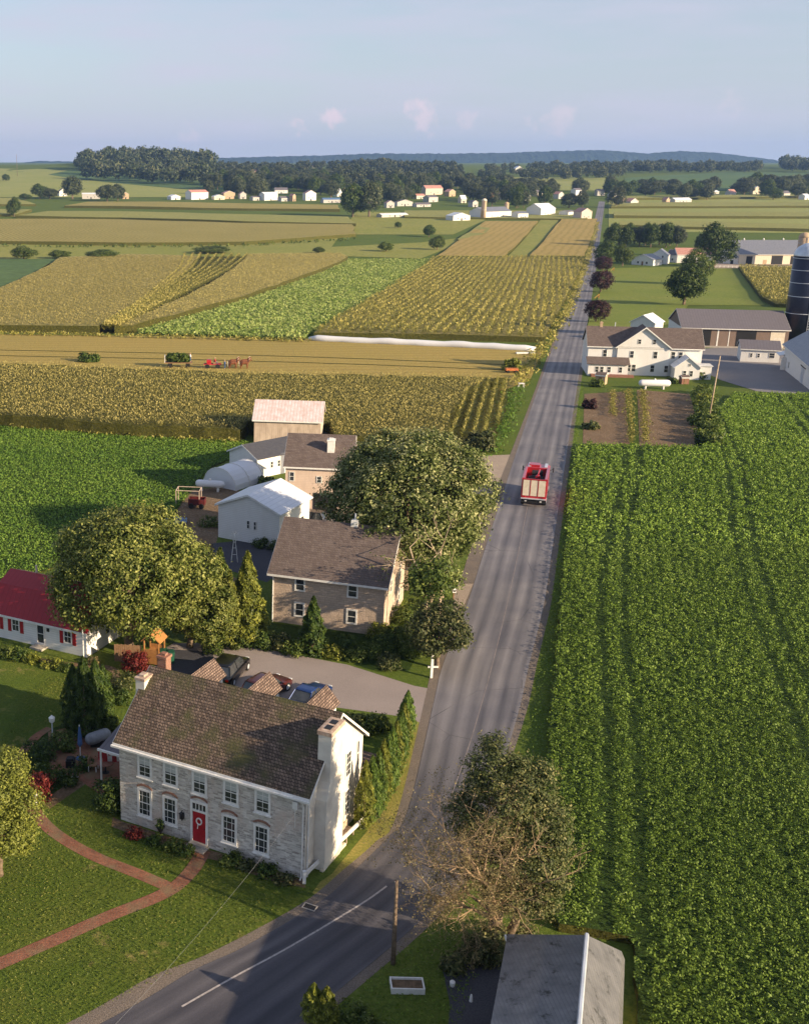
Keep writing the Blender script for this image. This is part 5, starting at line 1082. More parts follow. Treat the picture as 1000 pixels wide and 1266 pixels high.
# long white silage tube, white board stack
P = [G(382, 421), G(470, 425), G(560, 429), G(662, 434)]; m = MB(); pts = []
for a, b in zip(P, P[1:]):
    for k in range(8): t_ = k / 8; pts.append((a[0] + (b[0] - a[0]) * t_, a[1] + (b[1] - a[1]) * t_, Tz(*a) + .55 + .05 * math.sin(k * 2.1)))
pts.append((*P[-1], Tz(*P[-1]) + .4)); m.tube(pts, [.3] + [.85 + .06 * math.sin(i * 1.7) for i in range(len(pts) - 2)] + [.5], 12)
tag(m.build('silage_bag', M['plastic'], None, True), 'very long white plastic silage tube lying along the corn edge', 'silage bag')
x, y, z = ground(649, 438); o = MB().box(-2, 2, -.4, .4, .15, .45).box(-1.8, -1.6, -.35, .35, 0, .15).box(1.6, 1.8, -.35, .35, 0, .15).build('white_panel_stack', M['white'], bevel=.03); o.location = (x, y, z); tag(o, 'white panels stacked by the road end of the silage tube', 'panel stack')
x, y, z = ground(644, 479); t = thing('roadside_stand', 'small pale roadside stand at the corner of the corn rows', 'stand', (x, y, z)); MB().box(-.5, .5, -.4, .4, .7, .78).build('table_top', M['white'], t)
for a in (-.45, .45):
    for b in (-.35, .35): MB().box(a - .03, a + .03, b - .03, b + .03, 0, .7).build('leg', M['white'], t)
x, y, z = ground(632, 461); t = thing('produce_wagon', 'small orange wagon under a round bush at the stubble edge', 'wagon', (x, y, z)); MB().box(-1.2, 1.2, -.6, .6, .5, .9).build('bed', M['terra'], t)
for a in (-.8, .8):
    for b in (-1, 1): MB().tube([(a, b * .62, .3), (a, b * .72, .3)], .3, 12).build('wheel', M['tyre'], t)
M['yellow'] = plain('yellow_plastic', (.75, .45, .05), .5)
for k, (px, py, lab) in enumerate(((757, 335, 'yellow garden slide at the upper left of the right lawn'), (738, 369, 'small yellow garden slide by the second purple tree'))):
    x, y, z = ground(px, py); t = thing('toy_slide', lab, 'slide', (x, y, z), R(20)); MB().ext([(-1.4, -.35, .1), (.5, -.35, 1.5), (.5, -.35, 1.6), (-1.4, -.35, .2)], (0, .7, 0)).build('chute', M['yellow'], t); m = MB()
    m.tube([(.6, -.3, 0), (.5, -.3, 1.7)], .06, 5).tube([(.6, .3, 0), (.5, .3, 1.7)], .06, 5).tube([(.58, -.3, .5), (.58, .3, .5)], .05, 5).tube([(.54, -.3, 1.), (.54, .3, 1.)], .05, 5); m.build('ladder', M['terra'], t)
a_, b_ = G(884, 331), G(1010, 333); n_ = 24; t = thing('white_fence', 'low white post and rail fence below the big grey roofed barn', 'fence', (0, 0, 0)); m = MB()
for k in range(n_ + 1):
    x = a_[0] + (b_[0] - a_[0]) * k / n_; y = a_[1] + (b_[1] - a_[1]) * k / n_; MB().box(x - .1, x + .1, y - .1, y + .1, Tz(x, y) - .1, Tz(x, y) + 1.2).build('post', M['white'], t)
for zz in (.5, 1.0): MB().ext([(a_[0], a_[1] - .16, Tz(*a_) + zz), (a_[0], a_[1] - .11, Tz(*a_) + zz), (a_[0], a_[1] - .11, Tz(*a_) + zz + .14), (a_[0], a_[1] - .16, Tz(*a_) + zz + .14)], (b_[0] - a_[0], b_[1] - a_[1], Tz(*b_) - Tz(*a_))).build('rail', M['white'], t)
# ================================================================== POLES
def pole(px, py, h, label, arms=1, lean=(0, 0), wdt=.14, mat='bark'):
    x, y, z = ground(px, py); t = thing('utility_pole', label, 'utility pole', (x, y, z)); MB().tube([(0, 0, -.2), (lean[0], lean[1], h)], [wdt, wdt * .65], 9).build('pole', M[mat], t, True)
    for k in range(arms):
        zz = h - .5 - k * .9; cxx, cyy = lean[0] * zz / h, lean[1] * zz / h; MB().box(cxx - 1.1, cxx + 1.1, cyy - .16, cyy - .06, zz, zz + .12).build('crossarm', M['oldwood'], t)
        for a in (-1, -.4, .4, 1): MB().lathe([(.05, 0), (.07, .1), (.03, .2)], 7, (cxx + a, cyy - .11, zz + .12)).build('insulator', M['silver'], t)
    return t
pole(486, 1192, 4.6, 'wooden pole below the dead branches of the roadside tree', 0, (0, .3), .13, 'bark')
pole(875, 521, HT(875, 521, 440), 'bare wooden utility pole by the vegetable garden', 0, (.5, 0), .13, 'palebark')
pole(22, 218, HT(22, 218, 191), 'far utility pole on the left skyline', 1, (0, 0), .35)
x, y, z = ground(852, 452); 
x, y, z = ground(533, 838); t = thing('white_post_sign', 'white wooden post with short crosspiece at the driveway entrance', 'sign post', (x, y, z)); MB().box(-.09, .09, -.09, .09, 0, 1.9).ext([(-.09, -.09, 1.9), (.09, -.09, 1.9), (0, 0, 2.05)], (0, .02, 0)).build('post', M['white'], t); MB().box(.1, .5, -.04, .04, .85, .99).box(-.3, -.1, -.04, .04, .85, .99).build('crosspiece', M['white'], t)
x, y, z = ground(45, 998); t = thing('path_post', 'short white post beside the red shrub on the brick path', 'post', (x, y, z)); MB().tube([(0, 0, 0), (.03, 0, 1.0)], [.09, .08], 8).build('post', M['white'], t); MB().lathe([(.1, 0), (.06, .08), (.01, .12)], 8, (.03, 0, 1.0)).build('post_cap', M['terra'], t)
x, y, z = ground(560, 745); t = thing('mailbox', 'small white mailbox at the roadside under the pale trunks', 'mailbox', (x, y, z)); MB().box(-.05, .05, -.05, .05, 0, 1.05).build('post', M['wood'], t); MB().box(-.15, .15, -.28, .28, 1.052, 1.3).tube([(0, -.28, 1.28), (0, .28, 1.28)], .15, 12).build('box', M['white'], t)
x, y, z = ground(66, 922); t = thing('garden_lamp_post', 'white lantern on a short post in the garden bed', 'lamp post', (x, y, z)); MB().tube([(0, 0, 0), (0, 0, 1.75)], .045, 8).build('post', M['silver'], t); MB().lathe([(.08, 0), (.18, .08), (.22, .38), (.1, .48), (.03, .56)], 8, (0, 0, 1.75)).build('lantern', M['white'], t)
# drain grate, planter frame, small things by the shed
x, y, z = ground(383, 1122); t = thing('drain_grate', 'small rectangular drain grate in the road edge below the stone house', 'drain', (x, y, z + .03), R(-28)); MB().box(-.38, .38, -.25, -.19, 0, .03).box(-.38, .38, .19, .25, 0, .03).box(-.38, -.32, -.19, .19, 0, .03).box(.32, .38, -.19, .19, 0, .03).build('frame', M['concrete'], t)
m = MB()
for k in range(7): m.box(-.28 + k * .09, -.25 + k * .09, -.19, .19, -.005, .015)
m.build('bar', M['black'], t)
x, y, z = ground(503, 1222); t = thing('planter_bed', 'white framed rectangular planter of dark soil on the lower lawn', 'planter', (x, y, z), R(-2)); MB().box(-.8, .8, -.42, -.36, 0, .32).box(-.8, .8, .36, .42, 0, .32).box(-.8, -.74, -.36, .36, 0, .32).box(.74, .8, -.36, .36, 0, .32).build('frame', M['white'], t); MB().box(-.74, .74, -.36, .36, 0, .2).build('soil', M['soil'], t)
for px, py, nm, lab, a, b, c in ((559, 1219, 'white_bucket', 'small white bucket on the dark ground by the ribbed roof shed', .12, .14, .3), (582, 1238, 'white_jug', 'slim white jug left of the ribbed roof shed', .09, .06, .38)):
    x, y, z = ground(px, py); o = MB().lathe([(a, 0), (b, c * .8), (b * .6, c), (.03, c + .02)], 10).build(nm, M['white']); o.location = (x, y, z); tag(o, lab, nm.split('_')[1])
# ================================================================== WHITE RAIL FENCE
FP = [(376, 1092), (412, 1058), (447, 1024), (470, 985), (484, 960), (500, 928)]
t = thing('rail_fence', 'low white plank rail fence along the road beside the hedge', 'fence', (0, 0, 0)); W = wpoly(FP)
for i, (a, b) in enumerate(zip(W, W[1:])):
    if i in (2,): continue
    d = Vector((b[0] - a[0], b[1] - a[1], 0)); n_ = Vector((-d.y, d.x, 0)).normalized() * .05
    MB().ext([(a[0] - n_.x, a[1] - n_.y, .42), (a[0] + n_.x, a[1] + n_.y, .42), (a[0] + n_.x, a[1] + n_.y, .66), (a[0] - n_.x, a[1] - n_.y, .66)], tuple(d * .985)).build('rail', M['white'], t)
for a in W: MB().box(a[0] - .09, a[0] + .09, a[1] - .09, a[1] + .09, 0, .8).build('post', M['white'], t)
# bench beside the gable
x, y, z = ground(428, 1036); t = thing('wooden_bench', 'small pale wooden bench between the gable wall and the rail fence', 'bench', (x, y, z), R(60)); MB().box(-.55, .55, -.25, .2, .42, .47).build('seat', M['palebark'], t); MB().box(-.55, .55, .2, .26, .5, .9).build('backrest', M['palebark'], t)
for a in (-.5, .5):
    MB().box(a - .04, a + .04, -.25, -.18, 0, .42).build('leg', M['palebark'], t); MB().box(a - .04, a + .04, .2, .27, 0, .5).build('leg', M['palebark'], t)
for k, (px, py) in enumerate(((408, 1066), (416, 1056))):
    x, y, z = ground(px, py); o = MB().box(-1.1, 1.1, -.1, .1, 0, .14).box(-1.05, 1.05, -.08, .08, .14, .2).build('landscape_timber', M['cream'], bevel=.02); o.location = (x, y, z); o.rotation_euler[2] = R(58); tag(o, ('lower', 'upper')[k] + ' of the two pale timbers edging the bed below the big chimney', 'timber', 'pale timbers below the chimney')
# ================================================================== PATIO
x, y, z = ground(100, 938); t = thing('garden_umbrella', 'closed blue garden umbrella standing on the patio', 'umbrella', (x, y, z)); MB().tube([(0, 0, 0), (0, 0, 2.5)], .03, 7).build('pole', M['white'], t); MB().lathe([(.05, .9), (.17, 1.1), (.13, 1.7), (.06, 2.3), (.01, 2.45)], 9).build('folded_canopy', M['bluecloth'], t); MB().lathe([(.3, 0), (.3, .08), (.05, .12)], 12).build('umbrella_base', M['bluecloth'], t)
x, y, z = ground(122, 922); m = MB(); capsule(m, (0, 0, .7), (.8, .6, 0), 1.9, .42); o = m.build('covered_grill', M['greytarp'], None, True); MB().box(-.5, .5, -.25, .25, 0, .5).build('grill_cart', M['black'], o); o.location = (x, y, z); tag(o, 'grey covered barrel grill at the back of the patio', 'grill')
for k, (px, py, mt, lab) in enumerate(((127, 948, 'redcloth', 'red cushioned patio chair nearest the stone wall'), (140, 938, 'whitecloth', 'white patio chair at the house corner'), (116, 952, 'wood', 'wooden patio chair in front of the others'))):
    t = thing('patio_chair', lab, 'chair', at(px, py), R(40 * k)); MB().box(-.28, .28, -.28, .28, .4, .47).build('seat', M[mt], t); MB().box(-.28, .28, .24, .3, .47, .95).build('backrest', M[mt], t)
    for a in (-.25, .25):
        for b in (-.25, .25): MB().box(a - .025, a + .025, b - .025, b + .025, 0, .4).build('leg', M['white'], t)
x, y, z = ground(131, 955); t = thing('patio_table', 'round dark patio table among the chairs', 'table', (x, y, z)); MB().lathe([(.55, .7), (.55, .74)], 16).build('table_top', M['brick'], t); MB().lathe([(.3, 0), (.05, .06), (.05, .7)], 10).build('pedestal', M['black'], t)
m = MB()
for k in range(5): m.add([(k * .3, -.01, 1.2 + .05 * (k % 2)), (k * .3 + .3, -.01, 1.2 + .05 * ((k + 1) % 2)), (k * .3 + .3, .1, .75), (k * .3, .1, .75)], [(0, 1, 2, 3)], k % 2)
m.box(-.05, 1.55, .1, .16, .7, .78, 0)
o = m.build('bunting', [M['redcloth'], M['whitecloth']]); o.location = at(128, 955); tag(o, 'red and white bunting hung beside the corner of the stone farmhouse', 'bunting')
x, y, z = ground(88, 947); o = MB().box(-.3, .3, -.3, .3, 0, .5).box(-.22, .22, -.22, .22, .5, .62).build('fire_pit', M['black']); o.location = (x, y, z); tag(o, 'dark square fire pit left of the closed umbrella', 'fire pit')
x, y, z = ground(93, 965); o = MB().lathe([(.16, 0), (.24, .3), (.2, .34), (.02, .34)], 12).build('flower_pot', M['white']); o.location = (x, y, z); tag(o, 'small pale flower pot at the front edge of the patio', 'pot')
x, y, z = ground(199, 1034); t = thing('iron_urn', 'black urn with dark plant against the farmhouse front', 'urn', (x, y, z)); MB().lathe([(.2, 0), (.08, .15), (.1, .3), (.26, .65), (.24, .7), (.02, .7)], 12).build('urn', M['black'], t); q, tt = crown_q(np.random.RandomState(2), [(0, 0, .85, .25, .25, .25)], 20, 8, .1, .08); quads('foliage', q, tt, M['leafE'], t)
for k, (px, py) in enumerate(((283, 1062), (262, 1048))):
    pass
# ================================================================== VEHICLES
def paint(name, col): 
    m = plain(name, col, .28, tuple(c * .9 for c in col), 2, .3, spec=.6); m.node_tree.nodes['Principled BSDF'].inputs['Coat Weight'].default_value = .6; return m
M['carblack'] = paint('black_car_paint', (.006, .006, .008)); M['carred'] = paint('dark_red_car_paint', (.08, .015, .012)); M['carblue'] = paint('blue_car_paint', (.01, .04, .17)); M['truckred'] = paint('red_truck_paint', (.5, .03, .04))
M['lamp'] = plain('lamp_lens', (.7, .7, .68), .15, spec=.8); M['tail'] = plain('tail_lens', (.4, .01, .01), .2)
def loft(mb, st, m=0):
    """st: (y, half width, z0, z1, shoulder) cross-sections along the length"""
    V = []; Fs = []; n = 10
    for y, hw, z0, z1, sh in st:
        c = min(.12, (z1 - z0) * .3)
        V += [(-hw * .92, y, z0), (-hw, y, z0 + c), (-hw, y, z1 - c * sh), (-hw * .93, y, z1 - c * .25), (-hw * .7, y, z1), (hw * .7, y, z1), (hw * .93, y, z1 - c * .25), (hw, y, z1 - c * sh), (hw, y, z0 + c), (hw * .92, y, z0)]
    for i in range(len(st) - 1):
        for k in range(n): Fs.append((i * n + k, i * n + (k + 1) % n, (i + 1) * n + (k + 1) % n, (i + 1) * n + k))
    Fs += [tuple(range(n))[::-1], tuple(range((len(st) - 1) * n, len(st) * n))]; return mb.add(V, Fs, m)
def car(px, py, ang, label, name, pm, L_, W_, H_, suv):
    t = thing(name, label, 'car', at(px, py), ang); h2 = W_ / 2; b = H_ * (.58 if suv else .56); f, r = L_ / 2, -L_ / 2
    loft(MB(), [(r, h2 * .82, .35, b * .86, 1), (r + .12, h2 * .94, .25, b * .97, 1), (r + .8, h2, .2, b, 1), (0, h2, .2, b, 1), (f - 1.2, h2, .2, b * .97, 1), (f - .35, h2 * .95, .22, b * .84, 1), (f - .05, h2 * .84, .3, b * .7, 1), (f, h2 * .7, .35, b * .6, 1)]).build('body', M[pm], t, True)
    ca, cb = (r + .22, f - 1.35) if suv else (r + .55, f - 1.45); ta, tb = (r + .55, f - 2.1) if suv else (r + 1.25, f - 2.25); hw, tw = h2 * .9, h2 * .72
    g = MB(); V = [(-hw, ca, b - .02), (hw, ca, b - .02), (hw, cb, b - .04), (-hw, cb, b - .04), (-tw, ta, H_ - .07), (tw, ta, H_ - .07), (tw, tb, H_ - .07), (-tw, tb, H_ - .07)]
    g.add(V, [(0, 1, 5, 4), (1, 2, 6, 5), (2, 3, 7, 6), (3, 0, 4, 7), (4, 5, 6, 7)]); g.build('window', M['glass'], t)
    rf = MB(); loft(rf, [(ta - .06, tw * .96, H_ - .1, H_ - .03, 1), (ta + .25, tw * 1.03, H_ - .09, H_, 1), (tb - .25, tw * 1.03, H_ - .09, H_, 1), (tb + .06, tw * .96, H_ - .11, H_ - .04, 1)]); rf.build('roof', M[pm], t, True)
    pl = MB()
    for s in (-1, 1):
        for (y0, y1) in ((ca, ta), (cb, tb), ((ca + cb) / 2, (ta + tb) / 2)): pl.tube([(s * (hw + .005), y0, b - .03), (s * (tw + .01), y1, H_ - .06)], .035, 5)
    pl.build('pillar', M[pm], t)
    for s in (-1, 1):
        for yy in (r + .85, f - .85):
            w_ = MB().tube([(s * (h2 - .2), yy, .34), (s * (h2 + .01), yy, .34)], .34, 18).build('wheel', M['tyre'], t); MB().tube([(s * (h2 + .012), yy, .34), (s * (h2 + .02), yy, .34)], .2, 12).build('rim', M['silver'], w_)
        MB().box(s * h2 * .62 - .14, s * h2 * .62 + .14, f - .16, f - .015, b * .62, b * .74).build('headlight', M['lamp'], t)
        MB().box(s * h2 * .72 - .12, s * h2 * .72 + .12, r - .01, r + .1, b * .68, b * .86).build('taillight', M['tail'], t)
        MB().box(s * (h2 + .1) - .09, s * (h2 + .1) + .09, cb - .35, cb - .2, b, b + .14).build('mirror', M[pm], t)
    return t
car(284, 836, R(-22), 'black sports utility car parked in the driveway, leftmost of three', 'parked_car', 'carblack', 4.8, 1.95, 1.75, True)
car(330, 858, R(-40), 'dark red car in the driveway hidden behind the middle dormer', 'parked_car', 'carred', 4.5, 1.85, 1.6, True)
car(383, 868, R(-32), 'blue saloon car parked in the driveway, rightmost of three', 'parked_car', 'carblue', 4.6, 1.8, 1.42, False)
car(381, 648, R(70), 'dark vehicle parked by the open door of the pinkish building', 'parked_car', 'carblack', 4.2, 1.8, 1.6, True)
# red fire tender driving away
t = thing('fire_truck', 'red fire truck driving away on the road, three cream shutters at its rear', 'truck', at(655, 625), -ROAD_ANG); tz = t.location; 
cy_ = t.location.y + 3.; cx_ = 28.2 + RK * (cy_ - 110) + 3.9; t.location = (cx_, cy_, .03); t.scale = (1.1, 1.1, 1.12)
hl, hw = 3.6, 1.28
m = MB(); m.box(-hw, hw, -hl, 1.3, .75, 2.0); m.box(-hw, -hw + .3, -hl, 1.3, 2., 3.05); m.box(hw - .3, hw, -hl, 1.3, 2., 3.05); m.box(-hw + .3, hw - .3, -hl, -hl + .3, 2., 2.9); m.box(-hw + .3, hw - .3, 1., 1.3, 2., 3.05); m.build('body', M['truckred'], t, bevel=.04)
loft(MB(), [(1.4, 1.24, .75, 2.95, 1), (3.0, 1.24, .7, 2.95, 1), (3.5, 1.2, .7, 2.3, 1), (3.75, 1.1, .7, 1.9, 1)]).build('cab', M['truckred'], t)
cab = MB().add([(-1.1, 3.06, 2.8), (1.1, 3.06, 2.8), (1.12, 3.5, 2.02), (-1.12, 3.5, 2.02)], [(0, 1, 2, 3)]); cab.box(-1.26, -1.245, 1.8, 2.9, 1.9, 2.6).box(1.245, 1.26, 1.8, 2.9, 1.9, 2.6); cab.build('window', M['glass'], t)
for a in (-.78, 0, .78): s = MB().box(a - .34, a + .34, -hl - .04, -hl - .002, 1.2, 2.85); s.build('rear_shutter', M['cream'], t)
m = MB()
for a in (-.39, .39): m.box(a - .035, a + .035, -hl - .06, -hl - .002, 1.15, 2.9)
m.box(-hw, hw, -hl - .06, -hl - .002, 2.88, 3.0); m.build('rear_frame', M['truckred'], t)
MB().box(-1.25, 1.25, -hl - .3, -hl - .002, .9, .96).build('rear_step', M['silver'], t); MB().box(-1.2, 1.2, -hl - .12, -hl - .003, .45, .84).build('bumper', M['black'], t)
for s in (-1, 1):
    MB().box(s * 1.0 - .12, s * 1.0 + .12, -hl - .1, -hl - .003, 1.0, 1.14).build('taillight', M['tail'], t); MB().box(s * .75 - .1, s * .75 + .1, -hl - .16, -hl - .123, .6, .74).build('reverse_light', M['lamp'], t)
    for yy in (-2.4, 2.4):
        w_ = MB().tube([(s * .9, yy, .5), (s * 1.27, yy, .5)], .5, 20).build('wheel', M['tyre'], t); MB().tube([(s * 1.272, yy, .5), (s * 1.3, yy, .5)], .28, 12).build('rim', M['silver'], w_)
    MB().tube([(s * 1.24, 3.1, 2.3), (s * 1.6, 3.2, 2.5)], .03, 5).box(s * 1.6 - .05, s * 1.6 + .05, 3.15, 3.3, 2.1, 2.6).build('mirror', M['black'], t)
    MB().box(s * .85 - .14, s * .85 + .14, 1.5, 3., 2.98, 3.08).build('roof_beacon', M['silver'], t)
m = MB(); 
for k in range(5): m.tube([(-.8, -2.2 + k * .5, 2.25 + .1 * (k % 2)), (0, -2.1 + k * .5, 2.45), (.8, -2.2 + k * .5, 2.3)], .14, 7)
m.tube([(-.5, .4, 2.6), (.6, .5, 2.6)], .32, 12); m.build('hose', M['black'], t)
MB().lathe([(.25, 0), (.25, .35), (.1, .5)], 12, (.2, -1.3, 2.4)).tube([(.2, -1.3, 2.9), (.3, -.3, 3.2)], .07, 7).build('water_monitor', M['truckred'], t)
MB().box(-.9, .2, 1.6, 2.6, 2.96, 3.2).build('roof_box', M['truckred'], t)
# ================================================================== HARVEST TEAM (horses, wagon, people)
def skin_obj(name, V, E_, rad, mat, parent=None, lv=1):
    me = bpy.data.meshes.new(name); me.from_pydata(V, E_, []); o = link(name, me, M[mat], parent)
    s = o.modifiers.new('skin', 'SKIN'); s.use_smooth_shade = True
    for i, r_ in enumerate(rad):
        a, b = r_ if isinstance(r_, tuple) else (r_, r_); me.skin_vertices[0].data[i].radius = (a, b)
    me.skin_vertices[0].data[0].use_root = True
    u = o.modifiers.new('sub', 'SUBSURF'); u.levels = lv; u.render_levels = lv; return o
def horse(px, py, ang, label, dx=0, dy=0, mat='horse'):
    x, y, z = ground(px, py); t = thing('draft_horse', label, 'horse', (x + dx, y + dy, z), ang)
    V = [(0, 0, 1.2), (.55, 0, 1.22), (-.55, 0, 1.28), (.8, 0, 1.42), (1.1, 0, 1.8), (1.25, 0, 1.92), (1.55, 0, 1.62), (-.8, 0, 1.25), (-.92, 0, .7)]
    E_ = [(0, 1), (0, 2), (1, 3), (3, 4), (4, 5), (5, 6), (2, 7), (7, 8)]; Rr = [.36, .36, .36, .26, .16, .14, .085, .12, .06]
    for s in (-1, 1):
        b = len(V); k = .06 * s
        V += [(.6, .2 * s, 1.0), (.62 + k, .22 * s, .58), (.58 + 2 * k, .22 * s, .12), (.64 + 2 * k, .22 * s, .03)]; E_ += [(1, b), (b, b + 1), (b + 1, b + 2), (b + 2, b + 3)]; Rr += [.15, .08, .055, .075]
        b = len(V); V += [(-.55, .2 * s, 1.0), (-.45 - k, .22 * s, .78), (-.72 - k, .22 * s, .5), (-.66 - k, .22 * s, .1), (-.6 - k, .22 * s, .03)]; E_ += [(2, b), (b, b + 1), (b + 1, b + 2), (b + 2, b + 3), (b + 3, b + 4)]; Rr += [.19, .13, .075, .055, .075]
    skin_obj('body', V, E_, Rr, mat, t)
    m = MB(); m.tube([(.8, 0, 1.62), (1.05, 0, 1.98), (1.22, 0, 2.1)], .05, 5); m.tube([(-.9, 0, 1.28), (-1.02, 0, .9), (-1., 0, .5)], [.07, .09, .03], 6); m.build('mane_and_tail', M['cream'], t)
    MB().tube([(.72, -.3, 1.2), (.85, -.27, 1.55), (.78, 0, 1.78), (.85, .27, 1.55), (.72, .3, 1.2)], .05, 6).build('harness', M['black'], t); return t
for k, (px, dy, lab) in enumerate(((288, -1.1, 'chestnut work horse, near one of the rear pair pulling the cart'), (288, 1.3, 'chestnut work horse, far one of the rear pair pulling the cart'), (302, -1.0, 'chestnut work horse, near one of the leading pair'), (302, 1.4, 'chestnut work horse, far one of the leading pair'))):
    horse(px, 455, R(3 * (k % 2)), lab, 0, dy)
def person(loc, ang, label, shirt, pants='bluecloth', hat='tan', seated=False, up=0.):
    t = thing('person', label, 'person', (loc[0], loc[1], loc[2] + up), ang); k = .45 if seated else 0
    hip = (0, 0, .95 - k); V = [hip, (0, 0, 1.2 - k), (0, 0, 1.42 - k), (0, 0, 1.52 - k), (0, 0, 1.68 - k)]; E_ = [(0, 1), (1, 2), (2, 3), (3, 4)]; Rr = [(.15, .11), (.14, .1), (.16, .1), .055, .1]
    for s in (-1, 1):
        b = len(V); V += [(s * .2, 0, 1.4 - k), (s * .27, .05, 1.12 - k), (s * .22, .26, 1.0 - k), (s * .2, .36, 1.0 - k)]; E_ += [(2, b), (b, b + 1), (b + 1, b + 2), (b + 2, b + 3)]; Rr += [.065, .048, .036, .042]
        b = len(V)
        V += [(s * .1, .02, .9 - k), (s * .12, .42 if seated else .06, .9 - k if seated else .5), (s * .12, .45 if seated else -.02, .5 - k if seated else .08), (s * .12, .58 if seated else .12, .45 - k if seated else .03)]
        E_ += [(0, b), (b, b + 1), (b + 1, b + 2), (b + 2, b + 3)]; Rr += [.1, .07, .045, .04]
    skin_obj('body', V, E_, Rr, 'skin', t)
    m = MB(); z0 = .92 - k; m.lathe([(.17, z0), (.19, z0 + .25), (.22, z0 + .45), (.1, z0 + .58)], 10)
    for s in (-1, 1): m.tube([(s * .17, 0, 1.42 - k), (s * .28, .05, 1.12 - k), (s * .235, .2, 1.02 - k)], [.085, .07, .055], 7)
    m.build('shirt', M[shirt], t); m = MB(); m.lathe([(.17, z0 - .08), (.175, z0 + .02)], 10)
    for s in (-1, 1): m.tube([(s * .1, 0, .92 - k), (s * .12, .42 if seated else .06, .9 - k if seated else .5), (s * .12, .45 if seated else -.02, .55 - k if seated else .12)], [.12, .09, .07], 8)
    m.build('trousers', M[pants], t); MB().lathe([(.22, 1.72 - k), (.22, 1.735 - k), (.11, 1.74 - k), (.1, 1.84 - k), (.02, 1.85 - k)], 12).build('straw_hat', M[hat], t)
    return t
wx, wy, wz = ground(222, 454); t = thing('hay_wagon', 'flat farm wagon with white end rack behind the horse team', 'wagon', (wx, wy, wz), 0)
MB().box(-2.9, 2.6, -1.1, 1.1, .95, 1.08).build('bed', M['wood'], t)
m = MB()
for a in (-.9, -.3, .3, .9): m.box(-2.9, -2.82, a - .05, a + .05, 1.08, 2.3)
m.box(-2.92, -2.8, -1., 1., 2.3, 2.42).box(-2.92, -2.8, -1., 1., 1.6, 1.7); m.build('end_rack', M['white'], t)
for a in (-1.9, 1.7):
    for b in (-1, 1): MB().tube([(a, b * .95, .45), (a, b * 1.08, .45)], .45, 16).build('wheel', M['tyre'], t)
MB().tube([(2.6, 0, .6), (4.8, 0, .6)], .05, 5).build('drawbar', M['wood'], t)
rs = np.random.RandomState(12); q, tt = crown_q(rs, [(-1.5, 0, 1.9, 1.15, 1.1, .85), (-.4, 0, 1.95, 1.1, 1.1, .9), (.8, 0, 1.9, 1., 1.1, .85), (1.4, 0, 1.7, .6, 1., .7)], 420, 10, .18, .22, .75); q[:, :, 2] = np.maximum(q[:, :, 2], 1.09)
o = quads('tobacco_load', q, tt, M['leafE']); o.location = (wx, wy, wz); tag(o, 'heap of dark green leaves loaded on the farm wagon', 'leaf load')
person((wx + 2.2, wy, wz), R(-90), 'person in white shirt and dark trousers standing on the front of the loaded wagon', 'whitecloth', up=1.085)
cx_, cy_, cz_ = ground(262, 455); t = thing('horse_cart', 'red horse drawn cart hitched between the wagon and the horses', 'cart', (cx_, cy_, cz_))
MB().box(-1.6, 1.9, -.8, .8, .75, .9).build('bed', M['redcloth'], t); MB().box(-1., -.1, -.7, .7, .9, 1.7).build('hopper', M['red'], t); MB().box(.3, .8, -.7, .7, .9, 1.32).build('bench_seat', M['wood'], t)
for a in (-.9, 1.2):
    for b in (-1, 1): MB().tube([(a, b * .82, .45), (a, b * .92, .45)], .45, 16).build('wheel', M['black'], t)
MB().tube([(1.9, 0, .7), (7.5, 0, .8)], .05, 5).build('tongue', M['wood'], t)
person((cx_ + .65, cy_ - .3, cz_), R(-90), 'person in pale red clothes and straw hat seated on the horse cart', 'redcloth', seated=True, up=.82)
x, y, z = ground(278, 456); person((x, y, z), R(-90), 'person in blue clothes walking behind the near rear horse', 'bluecloth')
# ================================================================== FINISHING TREES
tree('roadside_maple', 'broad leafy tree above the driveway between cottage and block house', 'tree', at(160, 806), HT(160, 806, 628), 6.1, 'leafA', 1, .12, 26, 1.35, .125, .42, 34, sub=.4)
tree('tall_linden', 'largest leafy tree with painted pale highlights beside the road near the fire truck', 'tree', at(498, 728), HT(498, 728, 530), 7.5, 'leafB', 2, .13, 28, 1.4, .135, .45, 36, sub=.36)
tree('background_tree', 'yellow green tree half hidden behind the maple and conifers', 'tree', at(235, 800), HT(235, 800, 690), 3.6, 'leafA', 3, .1, 12, 1., .11, .32, 28)
for k, (px, py, pt, r_, lab) in enumerate(((272, 792, 678, 2.0, 'left one of three bushy spruces by the driveway'), (305, 790, 682, 2.1, 'right one of three bushy spruces by the driveway'), (284, 798, 706, 1.3, 'slim spruce in front of the bushy pair by the driveway'))):
    conifer('spruce', lab, 'conifer', at(px, py), HT(px, py, pt), r_, 'leafY' if k else 'leafD', 10 + k, 9000 if k < 2 else 4000, .15, 'cone')
conifer('young_spruce', 'pointed spruce standing before the block house front wall', 'conifer', at(386, 807), HT(386, 807, 738), 1.45, 'leafE', 15, 6000, .13)
for k, (px, py, pt, r_, mt, lab) in enumerate(((527, 800, 694, 1.8, 'leafD', 'leafy tree with thin pale trunks right of the block house'), (545, 770, 696, 1.2, 'leafB', 'slender pale trunked tree closest to the road bend'))):
    tree('pale_trunk_tree', lab, 'tree', at(px, py), HT(px, py, pt), r_, mt, 20 + k, .55, 8, .8, .14, .34, 14, 'palebark', trunk_r=.12)
tree('dark_garden_tree', 'small dark rounded tree behind the white post at the driveway', 'tree', at(540, 826), HT(540, 826, 748), 2.3, 'leafC', 24, .2, 10, 1., .12, .3, 16)
